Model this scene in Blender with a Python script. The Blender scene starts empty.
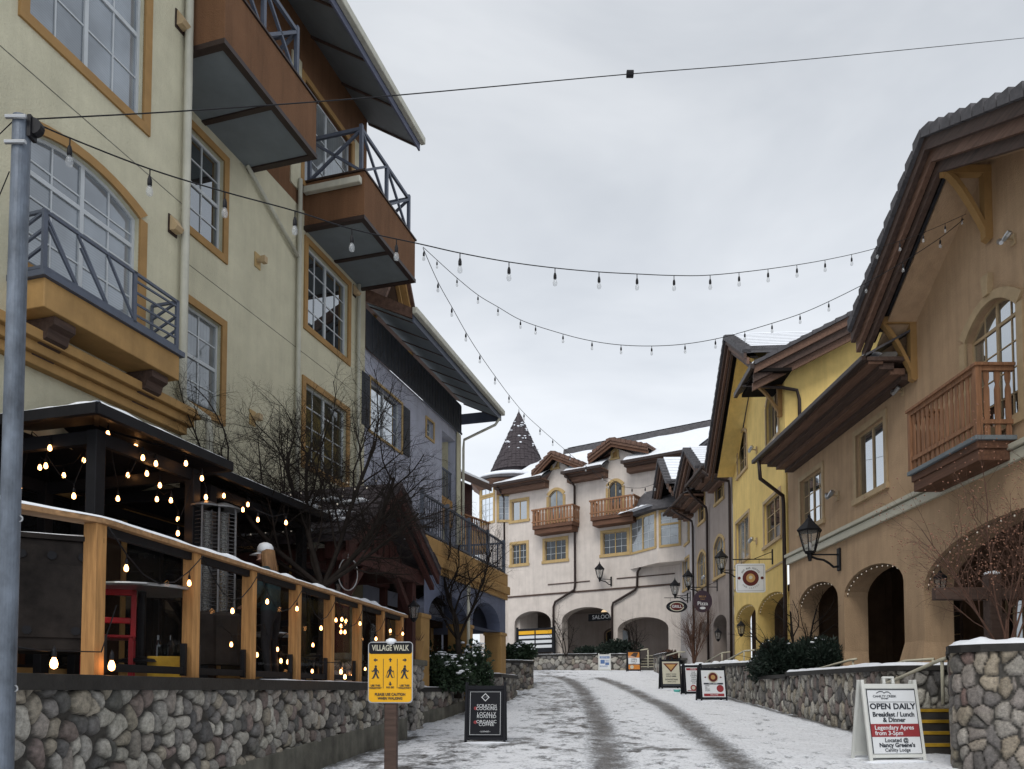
import bpy, bmesh, math, random
import numpy as np
from mathutils import Vector, Matrix, noise
from math import radians, sin, cos, pi, atan2, sqrt

sc = bpy.context.scene
COL = sc.collection
RND = random.Random(7)

# ------------------------------------------------------------------ camera model (eye at the world origin)
FOC, CX, HY = 780.0, 512.0, 690.0
PIT = radians(2.6)
PY0 = HY - FOC * math.tan(PIT)

def ray(px, py):
    a = (PY0 - py) / FOC
    return Vector(((px - CX) / FOC, cos(PIT) - a * sin(PIT), sin(PIT) + a * cos(PIT)))

def pt(px, py, Y):
    d = ray(px, py)
    return d * (Y / d.y)

def lerp(a, b, t):
    return a + (b - a) * t

def gz(y):
    ks = [(-400, -1.62), (0, -1.62), (7.5, -1.24), (11, -1.03), (15, -.87), (20, -.55), (24, -.30), (28, .05), (33, .5), (38, .88), (43, 1.1), (60, 1.15), (600, 1.15)]
    return float(np.interp(y, [k[0] for k in ks], [k[1] for k in ks]))

# ------------------------------------------------------------------ mesh builder
class MB:
    def __init__(s):
        s.v = []; s.f = []; s.m = []; s.k = 0
    def mat(s, k):
        s.k = k; return s
    def add(s, vs, fs):
        o = len(s.v)
        s.v += [tuple(v) for v in vs]
        for f in fs:
            s.f.append(tuple(i + o for i in f)); s.m.append(s.k)
        return s
    def quad(s, a, b, c, d):
        return s.add([a, b, c, d], [(0, 1, 2, 3)])
    def box(s, x0, x1, y0, y1, z0, z1):
        if x0 > x1: x0, x1 = x1, x0
        if y0 > y1: y0, y1 = y1, y0
        if z0 > z1: z0, z1 = z1, z0
        return s.add([(x0, y0, z0), (x1, y0, z0), (x1, y1, z0), (x0, y1, z0), (x0, y0, z1), (x1, y0, z1), (x1, y1, z1), (x0, y1, z1)],
                     [(0, 3, 2, 1), (4, 5, 6, 7), (0, 1, 5, 4), (1, 2, 6, 5), (2, 3, 7, 6), (3, 0, 4, 7)])
    def ext(s, poly, vec):
        n = len(poly); vec = Vector(vec)
        a = [Vector(p) for p in poly]; b = [p + vec for p in a]
        nrm = Vector((0, 0, 0))
        for i in range(n):
            nrm += a[i].cross(a[(i + 1) % n])
        if nrm.dot(vec) < 0:
            a.reverse(); b = [p + vec for p in a]
        fs = [tuple(reversed(range(n))), tuple(range(n, 2 * n))] + [(i, (i + 1) % n, n + (i + 1) % n, n + i) for i in range(n)]
        return s.add(a + b, fs)
    def bar(s, p, q, w, h=None, up=(0, 0, 1)):
        h = w if h is None else h
        p = Vector(p); q = Vector(q); d = (q - p).normalized(); up = Vector(up)
        if abs(d.dot(up)) > .98: up = Vector((1, 0, 0))
        x = d.cross(up).normalized() * (w / 2); y = x.cross(d).normalized() * (h / 2)
        vs = [p - x - y, p + x - y, p + x + y, p - x + y, q - x - y, q + x - y, q + x + y, q - x + y]
        return s.add(vs, [(0, 3, 2, 1), (4, 5, 6, 7), (0, 1, 5, 4), (1, 2, 6, 5), (2, 3, 7, 6), (3, 0, 4, 7)])
    def tube(s, pts, r, n=8, cap=True):
        pts = [Vector(p) for p in pts]; k = len(pts)
        rs = list(r) if hasattr(r, '__len__') else [r] * k
        o = []; ref = None
        for i in range(k):
            d = (pts[min(i + 1, k - 1)] - pts[max(i - 1, 0)]).normalized()
            if ref is None:
                ref = Vector((0, 0, 1)) if abs(d.z) < .9 else Vector((1, 0, 0))
            x = d.cross(ref)
            x = x.normalized() if x.length > 1e-5 else Vector((1, 0, 0))
            y = x.cross(d).normalized(); ref = y
            for j in range(n):
                a = 2 * pi * j / n
                o.append(pts[i] + x * (cos(a) * rs[i]) + y * (sin(a) * rs[i]))
        fs = []
        for i in range(k - 1):
            for j in range(n):
                j2 = (j + 1) % n
                fs.append((i * n + j, i * n + j2, (i + 1) * n + j2, (i + 1) * n + j))
        if cap:
            fs.append(tuple(reversed(range(n)))); fs.append(tuple(range((k - 1) * n, k * n)))
        return s.add(o, fs)
    def lathe(s, prof, n=12, c=(0, 0, 0)):
        c = Vector(c); vs = []; k = len(prof)
        for (r, z) in prof:
            for j in range(n):
                a = 2 * pi * j / n
                vs.append(c + Vector((r * cos(a), r * sin(a), z)))
        fs = [(i * n + j, i * n + (j + 1) % n, (i + 1) * n + (j + 1) % n, (i + 1) * n + j) for i in range(k - 1) for j in range(n)]
        fs.append(tuple(reversed(range(n)))); fs.append(tuple(range((k - 1) * n, k * n)))
        return s.add(vs, fs)
    def blob(s, c, rx, ry, rz, n=8, m=5, jit=0, rnd=RND):
        c = Vector(c); vs = [c + Vector((0, 0, -rz))]
        for i in range(1, m):
            t = pi * i / m
            for j in range(n):
                a = 2 * pi * j / n; q = 1 + rnd.uniform(-jit, jit)
                vs.append(c + Vector((rx * sin(t) * cos(a) * q, ry * sin(t) * sin(a) * q, -rz * cos(t) * q)))
        vs.append(c + Vector((0, 0, rz)))
        fs = [(0, 1 + (j + 1) % n, 1 + j) for j in range(n)]
        for i in range(m - 2):
            for j in range(n):
                a0 = 1 + i * n; b0 = a0 + n; j2 = (j + 1) % n
                fs.append((a0 + j, a0 + j2, b0 + j2, b0 + j))
        l = 1 + (m - 2) * n; t = len(vs) - 1
        fs += [(l + j, l + (j + 1) % n, t) for j in range(n)]
        return s.add(vs, fs)
    def xf(s, M, start=0):
        s.v[start:] = [tuple(M @ Vector(v)) for v in s.v[start:]]; return s
    def build(s, name, mats, parent=None, smooth=False, bevel=0, M=None):
        me = bpy.data.meshes.new(name)
        me.from_pydata(s.v, [], s.f)
        if not isinstance(mats, (list, tuple)): mats = [mats]
        for m in mats: me.materials.append(m)
        if len(mats) > 1:
            me.polygons.foreach_set('material_index', [min(k, len(mats) - 1) for k in s.m])
        if smooth:
            me.polygons.foreach_set('use_smooth', [True] * len(me.polygons))
        me.update()
        o = bpy.data.objects.new(name, me); COL.objects.link(o)
        if parent is not None: o.parent = parent
        if M is not None: o.matrix_local = M
        if bevel:
            b = o.modifiers.new('bevel', 'BEVEL'); b.width = bevel; b.segments = 2; b.limit_method = 'ANGLE'; b.angle_limit = radians(40)
        return o

def tag(o, label=None, cat=None, group=None, kind=None):
    if label: o['label'] = label
    if cat: o['category'] = cat
    if group: o['group'] = group
    if kind: o['kind'] = kind
    return o

def thing(name, label, cat, loc=(0, 0, 0), rz=0, group=None):
    o = bpy.data.objects.new(name, None); COL.objects.link(o)
    o.location = loc; o.rotation_euler = (0, 0, rz); o.empty_display_size = .2
    return tag(o, label, cat, group)

def dup(root, loc, rz=0, label=None, scale=None):
    r = root.copy(); COL.objects.link(r); r.location = loc; r.rotation_euler = (0, 0, rz)
    if scale: r.scale = (scale,) * 3
    if label: r['label'] = label
    for ch in list(root.children):
        c = ch.copy(); COL.objects.link(c); c.parent = r
        for g in list(ch.children):
            d = g.copy(); COL.objects.link(d); d.parent = c
    return r

class Fac:
    """local frame of a facade: x along it, y out of it (towards the viewer), z up"""
    def __init__(s, ox, oy, nx, ny):
        l = sqrt(nx * nx + ny * ny); nx /= l; ny /= l
        s.o = Vector((ox, oy, 0)); s.n = Vector((nx, ny, 0)); s.x = Vector((ny, -nx, 0))
        s.rz = atan2(-nx, ny)
    def uz(s, px, py, off=0):
        d = ray(px, py)
        t = (s.o.dot(s.n) + off) / d.dot(s.n)
        p = d * t
        return (p - s.o).dot(s.x), p.z
    def u(s, px, py, off=0): return s.uz(px, py, off)[0]
    def z(s, px, py, off=0): return s.uz(px, py, off)[1]
    def w(s, u, y, z): return s.o + s.x * u + s.n * y + Vector((0, 0, z))
    def op(s, pxa, pya, pxb, pyb, rise=0, off=0, **k):
        """opening from one bottom corner and one top corner on the other side"""
        ua, z0 = s.uz(pxa, pya, off); ub, z1 = s.uz(pxb, pyb, off)
        return dict(u0=min(ua, ub), u1=max(ua, ub), z0=min(z0, z1), z1=max(z0, z1), rise=rise, **k)

def ztop(o, u):
    if not o['rise']: return o['z1']
    c = (o['u0'] + o['u1']) / 2; h = (o['u1'] - o['u0']) / 2
    t = max(0, 1 - ((u - c) / h) ** 2)
    if o.get('para'): return o['z1'] - o['rise'] + o['rise'] * t
    return o['z1'] - o['rise'] + o['rise'] * sqrt(t)

def usteps(o, n=14):
    if not o['rise']: return [o['u0'], o['u1']]
    c = (o['u0'] + o['u1']) / 2; h = (o['u1'] - o['u0']) / 2
    return [c - h * cos(pi * i / n) for i in range(n + 1)]

def wall(mb, u0, u1, z0, top, ops, depth=.22, y=0):
    """wall face at y with openings; top is a number or a polyline [(u,z)..]"""
    if not isinstance(top, (list, tuple)): top = [(u0, top), (u1, top)]
    tu = [p[0] for p in top]; tz = [p[1] for p in top]
    T = lambda u: float(np.interp(u, tu, tz))
    br = {round(u0, 4), round(u1, 4)}
    for p in top:
        if u0 < p[0] < u1: br.add(round(p[0], 4))
    for o in ops:
        for u in usteps(o):
            if u0 < u < u1: br.add(round(u, 4))
    br = sorted(br)
    for a, b in zip(br, br[1:]):
        if b - a < 1e-4: continue
        c = (a + b) / 2
        here = sorted([o for o in ops if o['u0'] < c < o['u1']], key=lambda o: o['z0'])
        la, lb = z0, z0
        for o in here:
            if o['z0'] > la + 1e-3:
                mb.quad((b, y, lb), (a, y, la), (a, y, o['z0']), (b, y, o['z0']))
            la, lb = ztop(o, a), ztop(o, b)
        mb.quad((b, y, lb), (a, y, la), (a, y, T(a)), (b, y, T(b)))
    for o in ops:
        us = usteps(o); yb = y - o.get('dep', depth)
        for a, b in zip(us, us[1:]):
            mb.quad((a, y, ztop(o, a)), (b, y, ztop(o, b)), (b, yb, ztop(o, b)), (a, yb, ztop(o, a)))
        for uu in (o['u0'], o['u1']):
            mb.quad((uu, y, o['z0']), (uu, yb, o['z0']), (uu, yb, ztop(o, uu)), (uu, y, ztop(o, uu)))
        mb.quad((o['u0'], y, o['z0']), (o['u1'], y, o['z0']), (o['u1'], yb, o['z0']), (o['u0'], yb, o['z0']))

def band_around(mb, o, w, y0, y1, bottom=True):
    """surround trim of width w round an opening"""
    us = usteps(o); a0, a1 = o['u0'], o['u1']; c = (a0 + a1) / 2; h = (a1 - a0) / 2
    zs0, zs1 = ztop(o, a0), ztop(o, a1)
    mb.box(a0 - w, a0, y0, y1, o['z0'], zs0); mb.box(a1, a1 + w, y0, y1, o['z0'], zs1)
    if not o['rise']:
        mb.box(a0 - w, a1 + w, y0, y1, o['z1'], o['z1'] + w)
    else:
        r = o['rise']; zc = o['z1'] - r
        n = 14
        P = [(c - h * cos(pi * i / n), zc + r * sin(pi * i / n)) for i in range(n + 1)]
        Q = [(c - (h + w) * cos(pi * i / n), zc + (r + w) * sin(pi * i / n)) for i in range(n + 1)]
        if o.get('para'):
            P = [(u_, ztop(o, u_)) for u_ in us]
            Q = [(c + (u_ - c) * (h + w) / h, ztop(o, u_) + w * .9) for u_ in us]
        for i in range(n):
            mb.ext([(P[i][0], y0, P[i][1]), (P[i + 1][0], y0, P[i + 1][1]), (Q[i + 1][0], y0, Q[i + 1][1]), (Q[i][0], y0, Q[i][1])], (0, y1 - y0, 0))
    if bottom:
        mb.box(a0 - w, a1 + w, y0, y1, o['z0'] - w, o['z0'])

def window(root, o, frame, glass, sash=None, tw=.1, cols=2, rows=3, y=0, dep=.12, sill=True, light=True, proud=.035, transom=None, muntins=True, leaf=2, bm=None):
    """window part > pane, sash, sill"""
    m = MB(); band_around(m, o, tw, y - .01, y + proud, bottom=not sill)
    W = m.build('window', frame, root)
    if sill:
        s = MB(); s.box(o['u0'] - tw - .05, o['u1'] + tw + .05, y - .01, y + proud + .04, o['z0'] - tw, o['z0'])
        s.build('sill', frame, W, bevel=.006)
    sash = sash or frame
    f = MB(); yy = y - dep
    us = usteps(o)
    sw = .045
    f.box(o['u0'], o['u0'] + sw, yy - .03, yy + .03, o['z0'], ztop(o, o['u0'])); f.box(o['u1'] - sw, o['u1'], yy - .03, yy + .03, o['z0'], ztop(o, o['u1']))
    f.box(o['u0'] + sw, o['u1'] - sw, yy - .03, yy + .03, o['z0'], o['z0'] + sw)
    for a, b in zip(us, us[1:]):
        f.ext([(a, yy - .03, ztop(o, a) - sw), (b, yy - .03, ztop(o, b) - sw), (b, yy - .03, ztop(o, b)), (a, yy - .03, ztop(o, a))], (0, .057, 0))
    W_ = o['u1'] - o['u0']
    for i in range(1, leaf):
        uu = o['u0'] + W_ * i / leaf
        f.box(uu - .03, uu + .03, yy - .028, yy + .028, o['z0'] + .01, ztop(o, uu) - .01)
    if transom:
        zt = lerp(o['z0'], o['z1'], transom)
        f.box(o['u0'] + .01, o['u1'] - .01, yy - .026, yy + .026, zt - .03, zt + .03)
    f.build('sash', sash, W)
    if muntins:
        g = MB()
        nc = leaf * cols
        for i in range(1, nc):
            if i % cols == 0: continue
            uu = o['u0'] + W_ * i / nc
            g.box(uu - .011, uu + .011, yy - .02, yy + .016, o['z0'] + .02, ztop(o, uu) - .02)
        for j in range(1, rows):
            zz = o['z0'] + (o['z1'] - o['z0']) * j / rows
            if zz > ztop(o, o['u0']) - .02 and o['rise']:
                e = .15 * W_
            else: e = 0
            g.box(o['u0'] + .02 + e, o['u1'] - .02 - e, yy - .018, yy + .014, zz - .011, zz + .011)
        g.build('glazing_bar', bm or sash, W)
    p = MB()
    for a, b in zip(us, us[1:]):
        p.quad((b, yy, o['z0']), (a, yy, o['z0']), (a, yy, ztop(o, a)), (b, yy, ztop(o, b)))
    p.build('pane', glass, W)
    return W

def slopeband(mb, P, a, b, y0, y1):
    for (u0, z0), (u1, z1) in zip(P, P[1:]):
        mb.ext([(u0, y0, z0 - a), (u1, y0, z1 - a), (u1, y0, z1 - b), (u0, y0, z0 - b)], (0, y1 - y0, 0))

def text(s, size, parent, m, M, align='CENTER', name='lettering', ext=.002, bold=0, sx=1):
    cu = bpy.data.curves.new(name, 'FONT'); cu.body = s; cu.size = size; cu.align_x = align; cu.align_y = 'CENTER'
    cu.extrude = ext; cu.offset = bold; cu.resolution_u = 3
    o = bpy.data.objects.new(name, cu); COL.objects.link(o)
    bpy.context.view_layer.update()
    me = bpy.data.meshes.new_from_object(o.evaluated_get(bpy.context.evaluated_depsgraph_get()))
    bpy.data.objects.remove(o); bpy.data.curves.remove(cu)
    me.name = name
    me.transform(M @ Matrix.Rotation(pi / 2, 4, 'X') @ Matrix.Diagonal((sx, 1, 1, 1)))
    me.materials.clear(); me.materials.append(m)
    q = bpy.data.objects.new(name, me); COL.objects.link(q); q.parent = parent
    return q

# ------------------------------------------------------------------ materials
def newmat(name):
    m = bpy.data.materials.new(name); m.use_nodes = True
    nt = m.node_tree; b = nt.nodes['Principled BSDF']
    return m, nt, b

def N(nt, t, **kw):
    n = nt.nodes.new(t)
    for k, v in kw.items():
        if k in n.inputs: n.inputs[k].default_value = v
        else: setattr(n, k, v)
    return n

def mat(name, col, rough=.8, var=.12, scale=3, bump=.15, bscale=60, metal=0, stretch=(1, 1, 1), streak=0, spec=.35, vcol=None, dirt=0, coords='Object'):
    m, nt, b = newmat(name); L = nt.links.new
    tc = N(nt, 'ShaderNodeTexCoord'); mp = N(nt, 'ShaderNodeMapping'); mp.inputs['Scale'].default_value = stretch
    L(tc.outputs[coords], mp.inputs['Vector'])
    n1 = N(nt, 'ShaderNodeTexNoise', Scale=scale, Detail=6.0, Roughness=.6); L(mp.outputs[0], n1.inputs['Vector'])
    cr = N(nt, 'ShaderNodeValToRGB')
    c = Vector(col[:3])
    cr.color_ramp.elements[0].position = .3; cr.color_ramp.elements[1].position = .7
    cr.color_ramp.elements[0].color = (*[max(0, x * (1 - var)) for x in c], 1)
    cr.color_ramp.elements[1].color = (*[min(1, x * (1 + var)) for x in c], 1)
    L(n1.outputs['Fac'], cr.inputs[0]); out = cr.outputs[0]
    if vcol:
        at = N(nt, 'ShaderNodeAttribute', attribute_name=vcol)
        mx = N(nt, 'ShaderNodeMix', data_type='RGBA', blend_type='MULTIPLY'); mx.inputs['Factor'].default_value = 1
        L(out, mx.inputs[6]); L(at.outputs['Color'], mx.inputs[7]); out = mx.outputs[2]
    if streak:
        mp2 = N(nt, 'ShaderNodeMapping'); mp2.inputs['Scale'].default_value = (4, 4, .35); L(tc.outputs[coords], mp2.inputs['Vector'])
        n3 = N(nt, 'ShaderNodeTexNoise', Scale=1.3, Detail=5.0, Roughness=.65); L(mp2.outputs[0], n3.inputs['Vector'])
        r3 = N(nt, 'ShaderNodeMapRange'); r3.inputs[1].default_value = .42; r3.inputs[2].default_value = .72; r3.inputs[3].default_value = 1; r3.inputs[4].default_value = 1 - streak
        L(n3.outputs['Fac'], r3.inputs[0])
        mx = N(nt, 'ShaderNodeMix', data_type='RGBA', blend_type='MULTIPLY'); mx.inputs['Factor'].default_value = 1
        L(out, mx.inputs[6]); L(r3.outputs[0], mx.inputs[7]); out = mx.outputs[2]
    L(out, b.inputs['Base Color'])
    b.inputs['Roughness'].default_value = rough; b.inputs['Metallic'].default_value = metal; b.inputs['Specular IOR Level'].default_value = spec
    if bump:
        n2 = N(nt, 'ShaderNodeTexNoise', Scale=bscale, Detail=4.0, Roughness=.6); L(mp.outputs[0], n2.inputs['Vector'])
        bp = N(nt, 'ShaderNodeBump', Strength=bump, Distance=.02); L(n2.outputs['Fac'], bp.inputs['Height']); L(bp.outputs[0], b.inputs['Normal'])
    return m

def stucco(name, col, streak=.18, bump=.35):
    return mat(name, col, .92, .1, 1.6, bump, 38, streak=streak, spec=.25)

def wood(name, col, ax=0, var=.35):
    st = [9, 9, 9]; st[ax] = .8
    return mat(name, col, .7, var, 2.2, .25, 7, stretch=st, spec=.3)

def glass(name, tint, mixf=.3, blinds=False, rough=.02):
    m, nt, b = newmat(name); L = nt.links.new
    tc = N(nt, 'ShaderNodeTexCoord')
    n = N(nt, 'ShaderNodeTexNoise', Scale=1.1, Detail=3.0); L(tc.outputs['Object'], n.inputs['Vector'])
    cr = N(nt, 'ShaderNodeValToRGB'); c = tint
    cr.color_ramp.elements[0].position = .35; cr.color_ramp.elements[1].position = .65
    cr.color_ramp.elements[0].color = (c[0] * .6, c[1] * .6, c[2] * .6, 1); cr.color_ramp.elements[1].color = (c[0] * 1.2, c[1] * 1.2, c[2] * 1.2, 1)
    L(n.outputs['Fac'], cr.inputs[0]); out = cr.outputs[0]
    if blinds:
        w = N(nt, 'ShaderNodeTexWave', wave_type='BANDS', bands_direction='Z' if blinds == 'h' else 'X', Scale=9.0 if blinds == 'h' else 4.0, Distortion=.6 if blinds != 'h' else .0)
        L(tc.outputs['Object'], w.inputs['Vector'])
        mx = N(nt, 'ShaderNodeMix', data_type='RGBA', blend_type='MULTIPLY'); mx.inputs['Factor'].default_value = .16
        L(out, mx.inputs[6]); L(w.outputs['Color'], mx.inputs[7]); out = mx.outputs[2]
    L(out, b.inputs['Base Color']); b.inputs['Roughness'].default_value = .9; b.inputs['Specular IOR Level'].default_value = 0
    g = N(nt, 'ShaderNodeBsdfGlossy'); g.inputs['Roughness'].default_value = rough; g.inputs['Color'].default_value = (.92, .96, 1, 1)
    fr = N(nt, 'ShaderNodeFresnel', IOR=1.5)
    nb = N(nt, 'ShaderNodeTexNoise', Scale=.9, Detail=1.0); L(tc.outputs['Object'], nb.inputs['Vector'])
    bp = N(nt, 'ShaderNodeBump', Strength=.06, Distance=.05); L(nb.outputs['Fac'], bp.inputs['Height']); L(bp.outputs[0], g.inputs['Normal'])
    ma = N(nt, 'ShaderNodeMath', operation='ADD'); ma.use_clamp = True; ma.inputs[1].default_value = mixf; L(fr.outputs[0], ma.inputs[0])
    mix = N(nt, 'ShaderNodeMixShader'); L(ma.outputs[0], mix.inputs[0]); L(b.outputs[0], mix.inputs[1]); L(g.outputs[0], mix.inputs[2])
    L(mix.outputs[0], nt.nodes['Material Output'].inputs['Surface'])
    return m

def clearglass(name, op=.25, tint=(.05, .055, .06)):
    m, nt, b = newmat(name); L = nt.links.new
    b.inputs['Base Color'].default_value = (*tint, 1); b.inputs['Roughness'].default_value = .03
    tr = N(nt, 'ShaderNodeBsdfTransparent'); mix = N(nt, 'ShaderNodeMixShader'); mix.inputs[0].default_value = op
    L(tr.outputs[0], mix.inputs[1]); L(b.outputs[0], mix.inputs[2]); L(mix.outputs[0], nt.nodes['Material Output'].inputs['Surface'])
    return m

def emit(name, col, s):
    m, nt, b = newmat(name)
    b.inputs['Base Color'].default_value = (*col, 1); b.inputs['Emission Color'].default_value = (*col, 1); b.inputs['Emission Strength'].default_value = s
    return m

M = dict(
    cream=stucco('cream_stucco', (.57, .54, .40), .10, .6),
    brown=stucco('russet_stucco', (.17, .086, .044), .25, .6),
    ochre=mat('ochre_trim', (.34, .20, .075), .75, .12, 4, .1, 40),
    ochre2=mat('ochre_paint', (.40, .24, .09), .7, .15, 3, .12, 30, streak=.15),
    yellow=stucco('yellow_stucco', (.82, .60, .22), .12, .5),
    tan=stucco('tan_stucco', (.50, .345, .215), .18, .7),
    grey=stucco('taupe_stucco', (.33, .28, .25), .15),
    pale=stucco('pale_stucco', (.47, .44, .43), .12),
    pink=stucco('pinkish_stucco', (.62, .56, .51), .12, .5),
    blue=mat('lavender_siding', (.40, .42, .51), .8, .12, 2, .1, 30, streak=.15),
    bluepaint=mat('blue_paint', (.13, .15, .22), .7, .15, 3, .1, 30),
    trimw=mat('window_trim_honey', (.44, .31, .14), .7, .12, 5, .1, 50),
    trimb=mat('window_trim_tan', (.46, .34, .20), .7, .12, 5, .1, 50),
    white=mat('white_paint', (.62, .63, .60), .5, .06, 3, .05, 40),
    sashw=mat('white_sash', (.50, .53, .55), .5, .06, 3, 0, 40),
    gutter=mat('cream_gutter', (.50, .49, .41), .5, .1, 3, .05, 40, streak=.15),
    soffit=mat('grey_soffit', (.165, .19, .205), .8, .1, 2, .1, 60),
    dkwood=wood('dark_brown_fascia', (.075, .048, .038), 0),
    fascia=wood('red_brown_fascia', (.15, .085, .058), 0),
    balwood=wood('balcony_cedar', (.25, .125, .065), 2),
    balwood2=wood('balcony_boards_brown', (.12, .058, .034), 0),
    cedar=wood('cedar_post', (.42, .22, .08), 2),
    rail=wood('cedar_rail', (.33, .19, .09), 0),
    redwood=wood('dark_red_timber', (.055, .019, .016), 2),
    tile=mat('roof_tile', (.085, .082, .088), .75, .3, 6, .4, 20),
    brtile=mat('brown_roof_tile', (.13, .075, .055), .8, .35, 7, .4, 20),
    shingle=mat('slate_shingle', (.055, .045, .05), .8, .45, 14, .5, 25),
    snow=mat('snow', (.80, .83, .88), .65, .04, 4, .35, 22, spec=.3),
    black=mat('black_metal', (.010, .010, .012), .55, .2, 6, .05, 40, spec=.2),
    dkmetal=mat('dark_bronze_pipe', (.03, .018, .015), .5, .2, 5, .05, 30),
    bluegrey=mat('bluegrey_railing', (.085, .10, .135), .5, .15, 5, .05, 40),
    ltblue=mat('blue_grey_fascia', (.10, .11, .16), .6, .12, 4, .05, 30),
    pole=mat('galvanised_pole', (.115, .135, .165), .5, .45, 9, .15, 60, metal=.2, stretch=(1, 1, .5)),
    steel=mat('brushed_steel', (.45, .46, .47), .3, .1, 5, .03, 60, metal=.85),
    smoker=mat('sooty_steel', (.022, .018, .016), .7, .5, 5, .15, 30, spec=.12),
    red=mat('red_plastic', (.35, .015, .02), .4, .1, 4, 0, 30),
    dkboard=mat('charcoal_board', (.050, .055, .066), .8, .15, 3, .1, 40),
    dksteel=mat('dull_steel', (.16, .16, .165), .45, .2, 5, .05, 60, metal=.6),
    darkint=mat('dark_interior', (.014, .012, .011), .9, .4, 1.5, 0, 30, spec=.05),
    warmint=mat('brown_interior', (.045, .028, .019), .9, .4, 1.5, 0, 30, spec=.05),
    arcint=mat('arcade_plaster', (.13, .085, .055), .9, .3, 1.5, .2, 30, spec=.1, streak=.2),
    coping=mat('wet_coping', (.022, .020, .018), .6, .35, 8, .3, 30),
    concrete=mat('mossy_concrete', (.15, .145, .12), .85, .45, 2.2, .3, 30, streak=.35),
    bark=mat('dark_bark', (.020, .016, .014), .9, .35, 10, .5, 30, spec=.1),
    twig=mat('brown_twig', (.10, .052, .036), .8, .3, 10, .2, 30),
    berry=mat('dry_berry', (.28, .14, .09), .7, .3, 10, 0, 30),
    leaf=mat('evergreen_leaf', (.022, .042, .020), .55, .45, 5, 0, 30),
    dkleaf=mat('juniper_leaf', (.014, .026, .018), .6, .4, 5, 0, 30),
    soil=mat('dark_soil', (.03, .025, .02), .9, .4, 8, .4, 20),
    signw=mat('sign_white', (.68, .70, .72), .45, .03, 3, 0, 30),
    signk=mat('sign_black', (.013, .014, .018), .6, .15, 4, 0, 30, spec=.15),
    signy=mat('sign_yellow', (.80, .42, .012), .45, .05, 3, 0, 30),
    signr=mat('sign_red', (.27, .035, .04), .5, .05, 3, 0, 30),
    signo=mat('sign_orange', (.55, .20, .03), .5, .1, 3, 0, 30),
    signcream=mat('sign_cream', (.52, .50, .40), .5, .05, 3, 0, 30),
    signb=mat('sign_blue', (.08, .16, .36), .5, .05, 3, 0, 30),
    plum=mat('plum_sign', (.045, .028, .042), .5, .1, 4, 0, 30),
    dkred=mat('oxblood', (.10, .015, .012), .5, .1, 4, 0, 30),
    goldp=mat('sign_gold', (.45, .27, .10), .5, .1, 4, 0, 30),
    ink=mat('ink', (.03, .035, .045), .6, .05, 3, 0, 30),
    nose=mat('yellow_nosing', (.55, .33, .03), .6, .25, 6, .1, 30),
    railc=mat('cream_handrail', (.50, .47, .36), .45, .1, 4, .03, 30),
    teal=mat('teal_plastic', (.10, .42, .38), .4, .1, 4, 0, 30),
    pave=mat('wet_walkway', (.07, .065, .06), .5, .35, 3, .2, 20),
    gl_blind=glass('glass_over_blinds', (.24, .27, .30), .12, 'h'),
    gl_curt=glass('glass_over_curtain', (.22, .24, .25), .10, 'v'),
    gl_dark=glass('dark_glass', (.016, .018, .020), .03),
    gl_mid=glass('half_reflecting_glass', (.018, .020, .022), .28),
    gl_sky=glass('reflecting_glass', (.05, .06, .06), .42),
    gl_olive=glass('olive_glass', (.05, .05, .028), .10, 'v'),
    clear=clearglass('clear_screen', .10, (.01, .01, .01)),
    bulbg=clearglass('clear_bulb', .32, (.5, .52, .53)),
    warm=emit('warm_bulb', (1, .45, .15), 7),
    warm2=emit('warm_fairy', (1, .9, .75), .2),
    lit=emit('lit_lamp_glass', (1, .72, .42), .5),
    lamp=clearglass('lantern_glass', .3, (.35, .35, .33)),
    skin=mat('skin', (.45, .26, .19), .6, .05, 4, 0, 30),
    hair=mat('blond_hair', (.20, .105, .045), .6, .35, 9, .3, 60, stretch=(6, 6, .6)),
    jacket=mat('dark_teal_jacket', (.012, .028, .032), .8, .2, 6, .2, 40),
    trousers=mat('black_trousers', (.012, .012, .015), .8, .2, 6, .2, 40),
)
# ------------------------------------------------------------------ numpy lattice noise
def _h(ix, iy, seed):
    n = (ix * 374761393 + iy * 668265263 + seed * 974634777) & 0xffffffff
    n = ((n ^ (n >> 13)) * 1274126177) & 0xffffffff
    n = n ^ (n >> 16)
    return (n & 0xffff) / 65535.0
def vnoise(x, y, seed=0):
    ix = np.floor(x).astype(np.int64); iy = np.floor(y).astype(np.int64); fx = x - ix; fy = y - iy
    fx = fx * fx * (3 - 2 * fx); fy = fy * fy * (3 - 2 * fy)
    a = _h(ix, iy, seed); b = _h(ix + 1, iy, seed); c = _h(ix, iy + 1, seed); d = _h(ix + 1, iy + 1, seed)
    return (a * (1 - fx) + b * fx) * (1 - fy) + (c * (1 - fx) + d * fx) * fy
def fbm(x, y, seed=0, o=4):
    r = 0; a = .5; t = 0
    for i in range(o):
        r = r + a * vnoise(x, y, seed + i); t += a; a *= .5; x = x * 2.03 + 7.1; y = y * 2.03 + 3.3
    return r / t

GY = [(-400, -1.62), (0, -1.62), (7.5, -1.24), (11, -1.03), (15, -.87), (20, -.55), (24, -.30), (28, .05), (33, .5), (38, .88), (43, 1.1), (60, 1.15), (600, 1.15)]
def ground_hit(px, py):
    d = ray(px, py)
    lo, hi = 2.0, 60.0
    y = lo
    while y < hi:
        z = d.z / d.y * y
        if z < gz(y): return Vector((d.x / d.y * y, y, gz(y)))
        y += .05
    y = 44
    return Vector((d.x / d.y * y, y, gz(y)))

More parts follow.
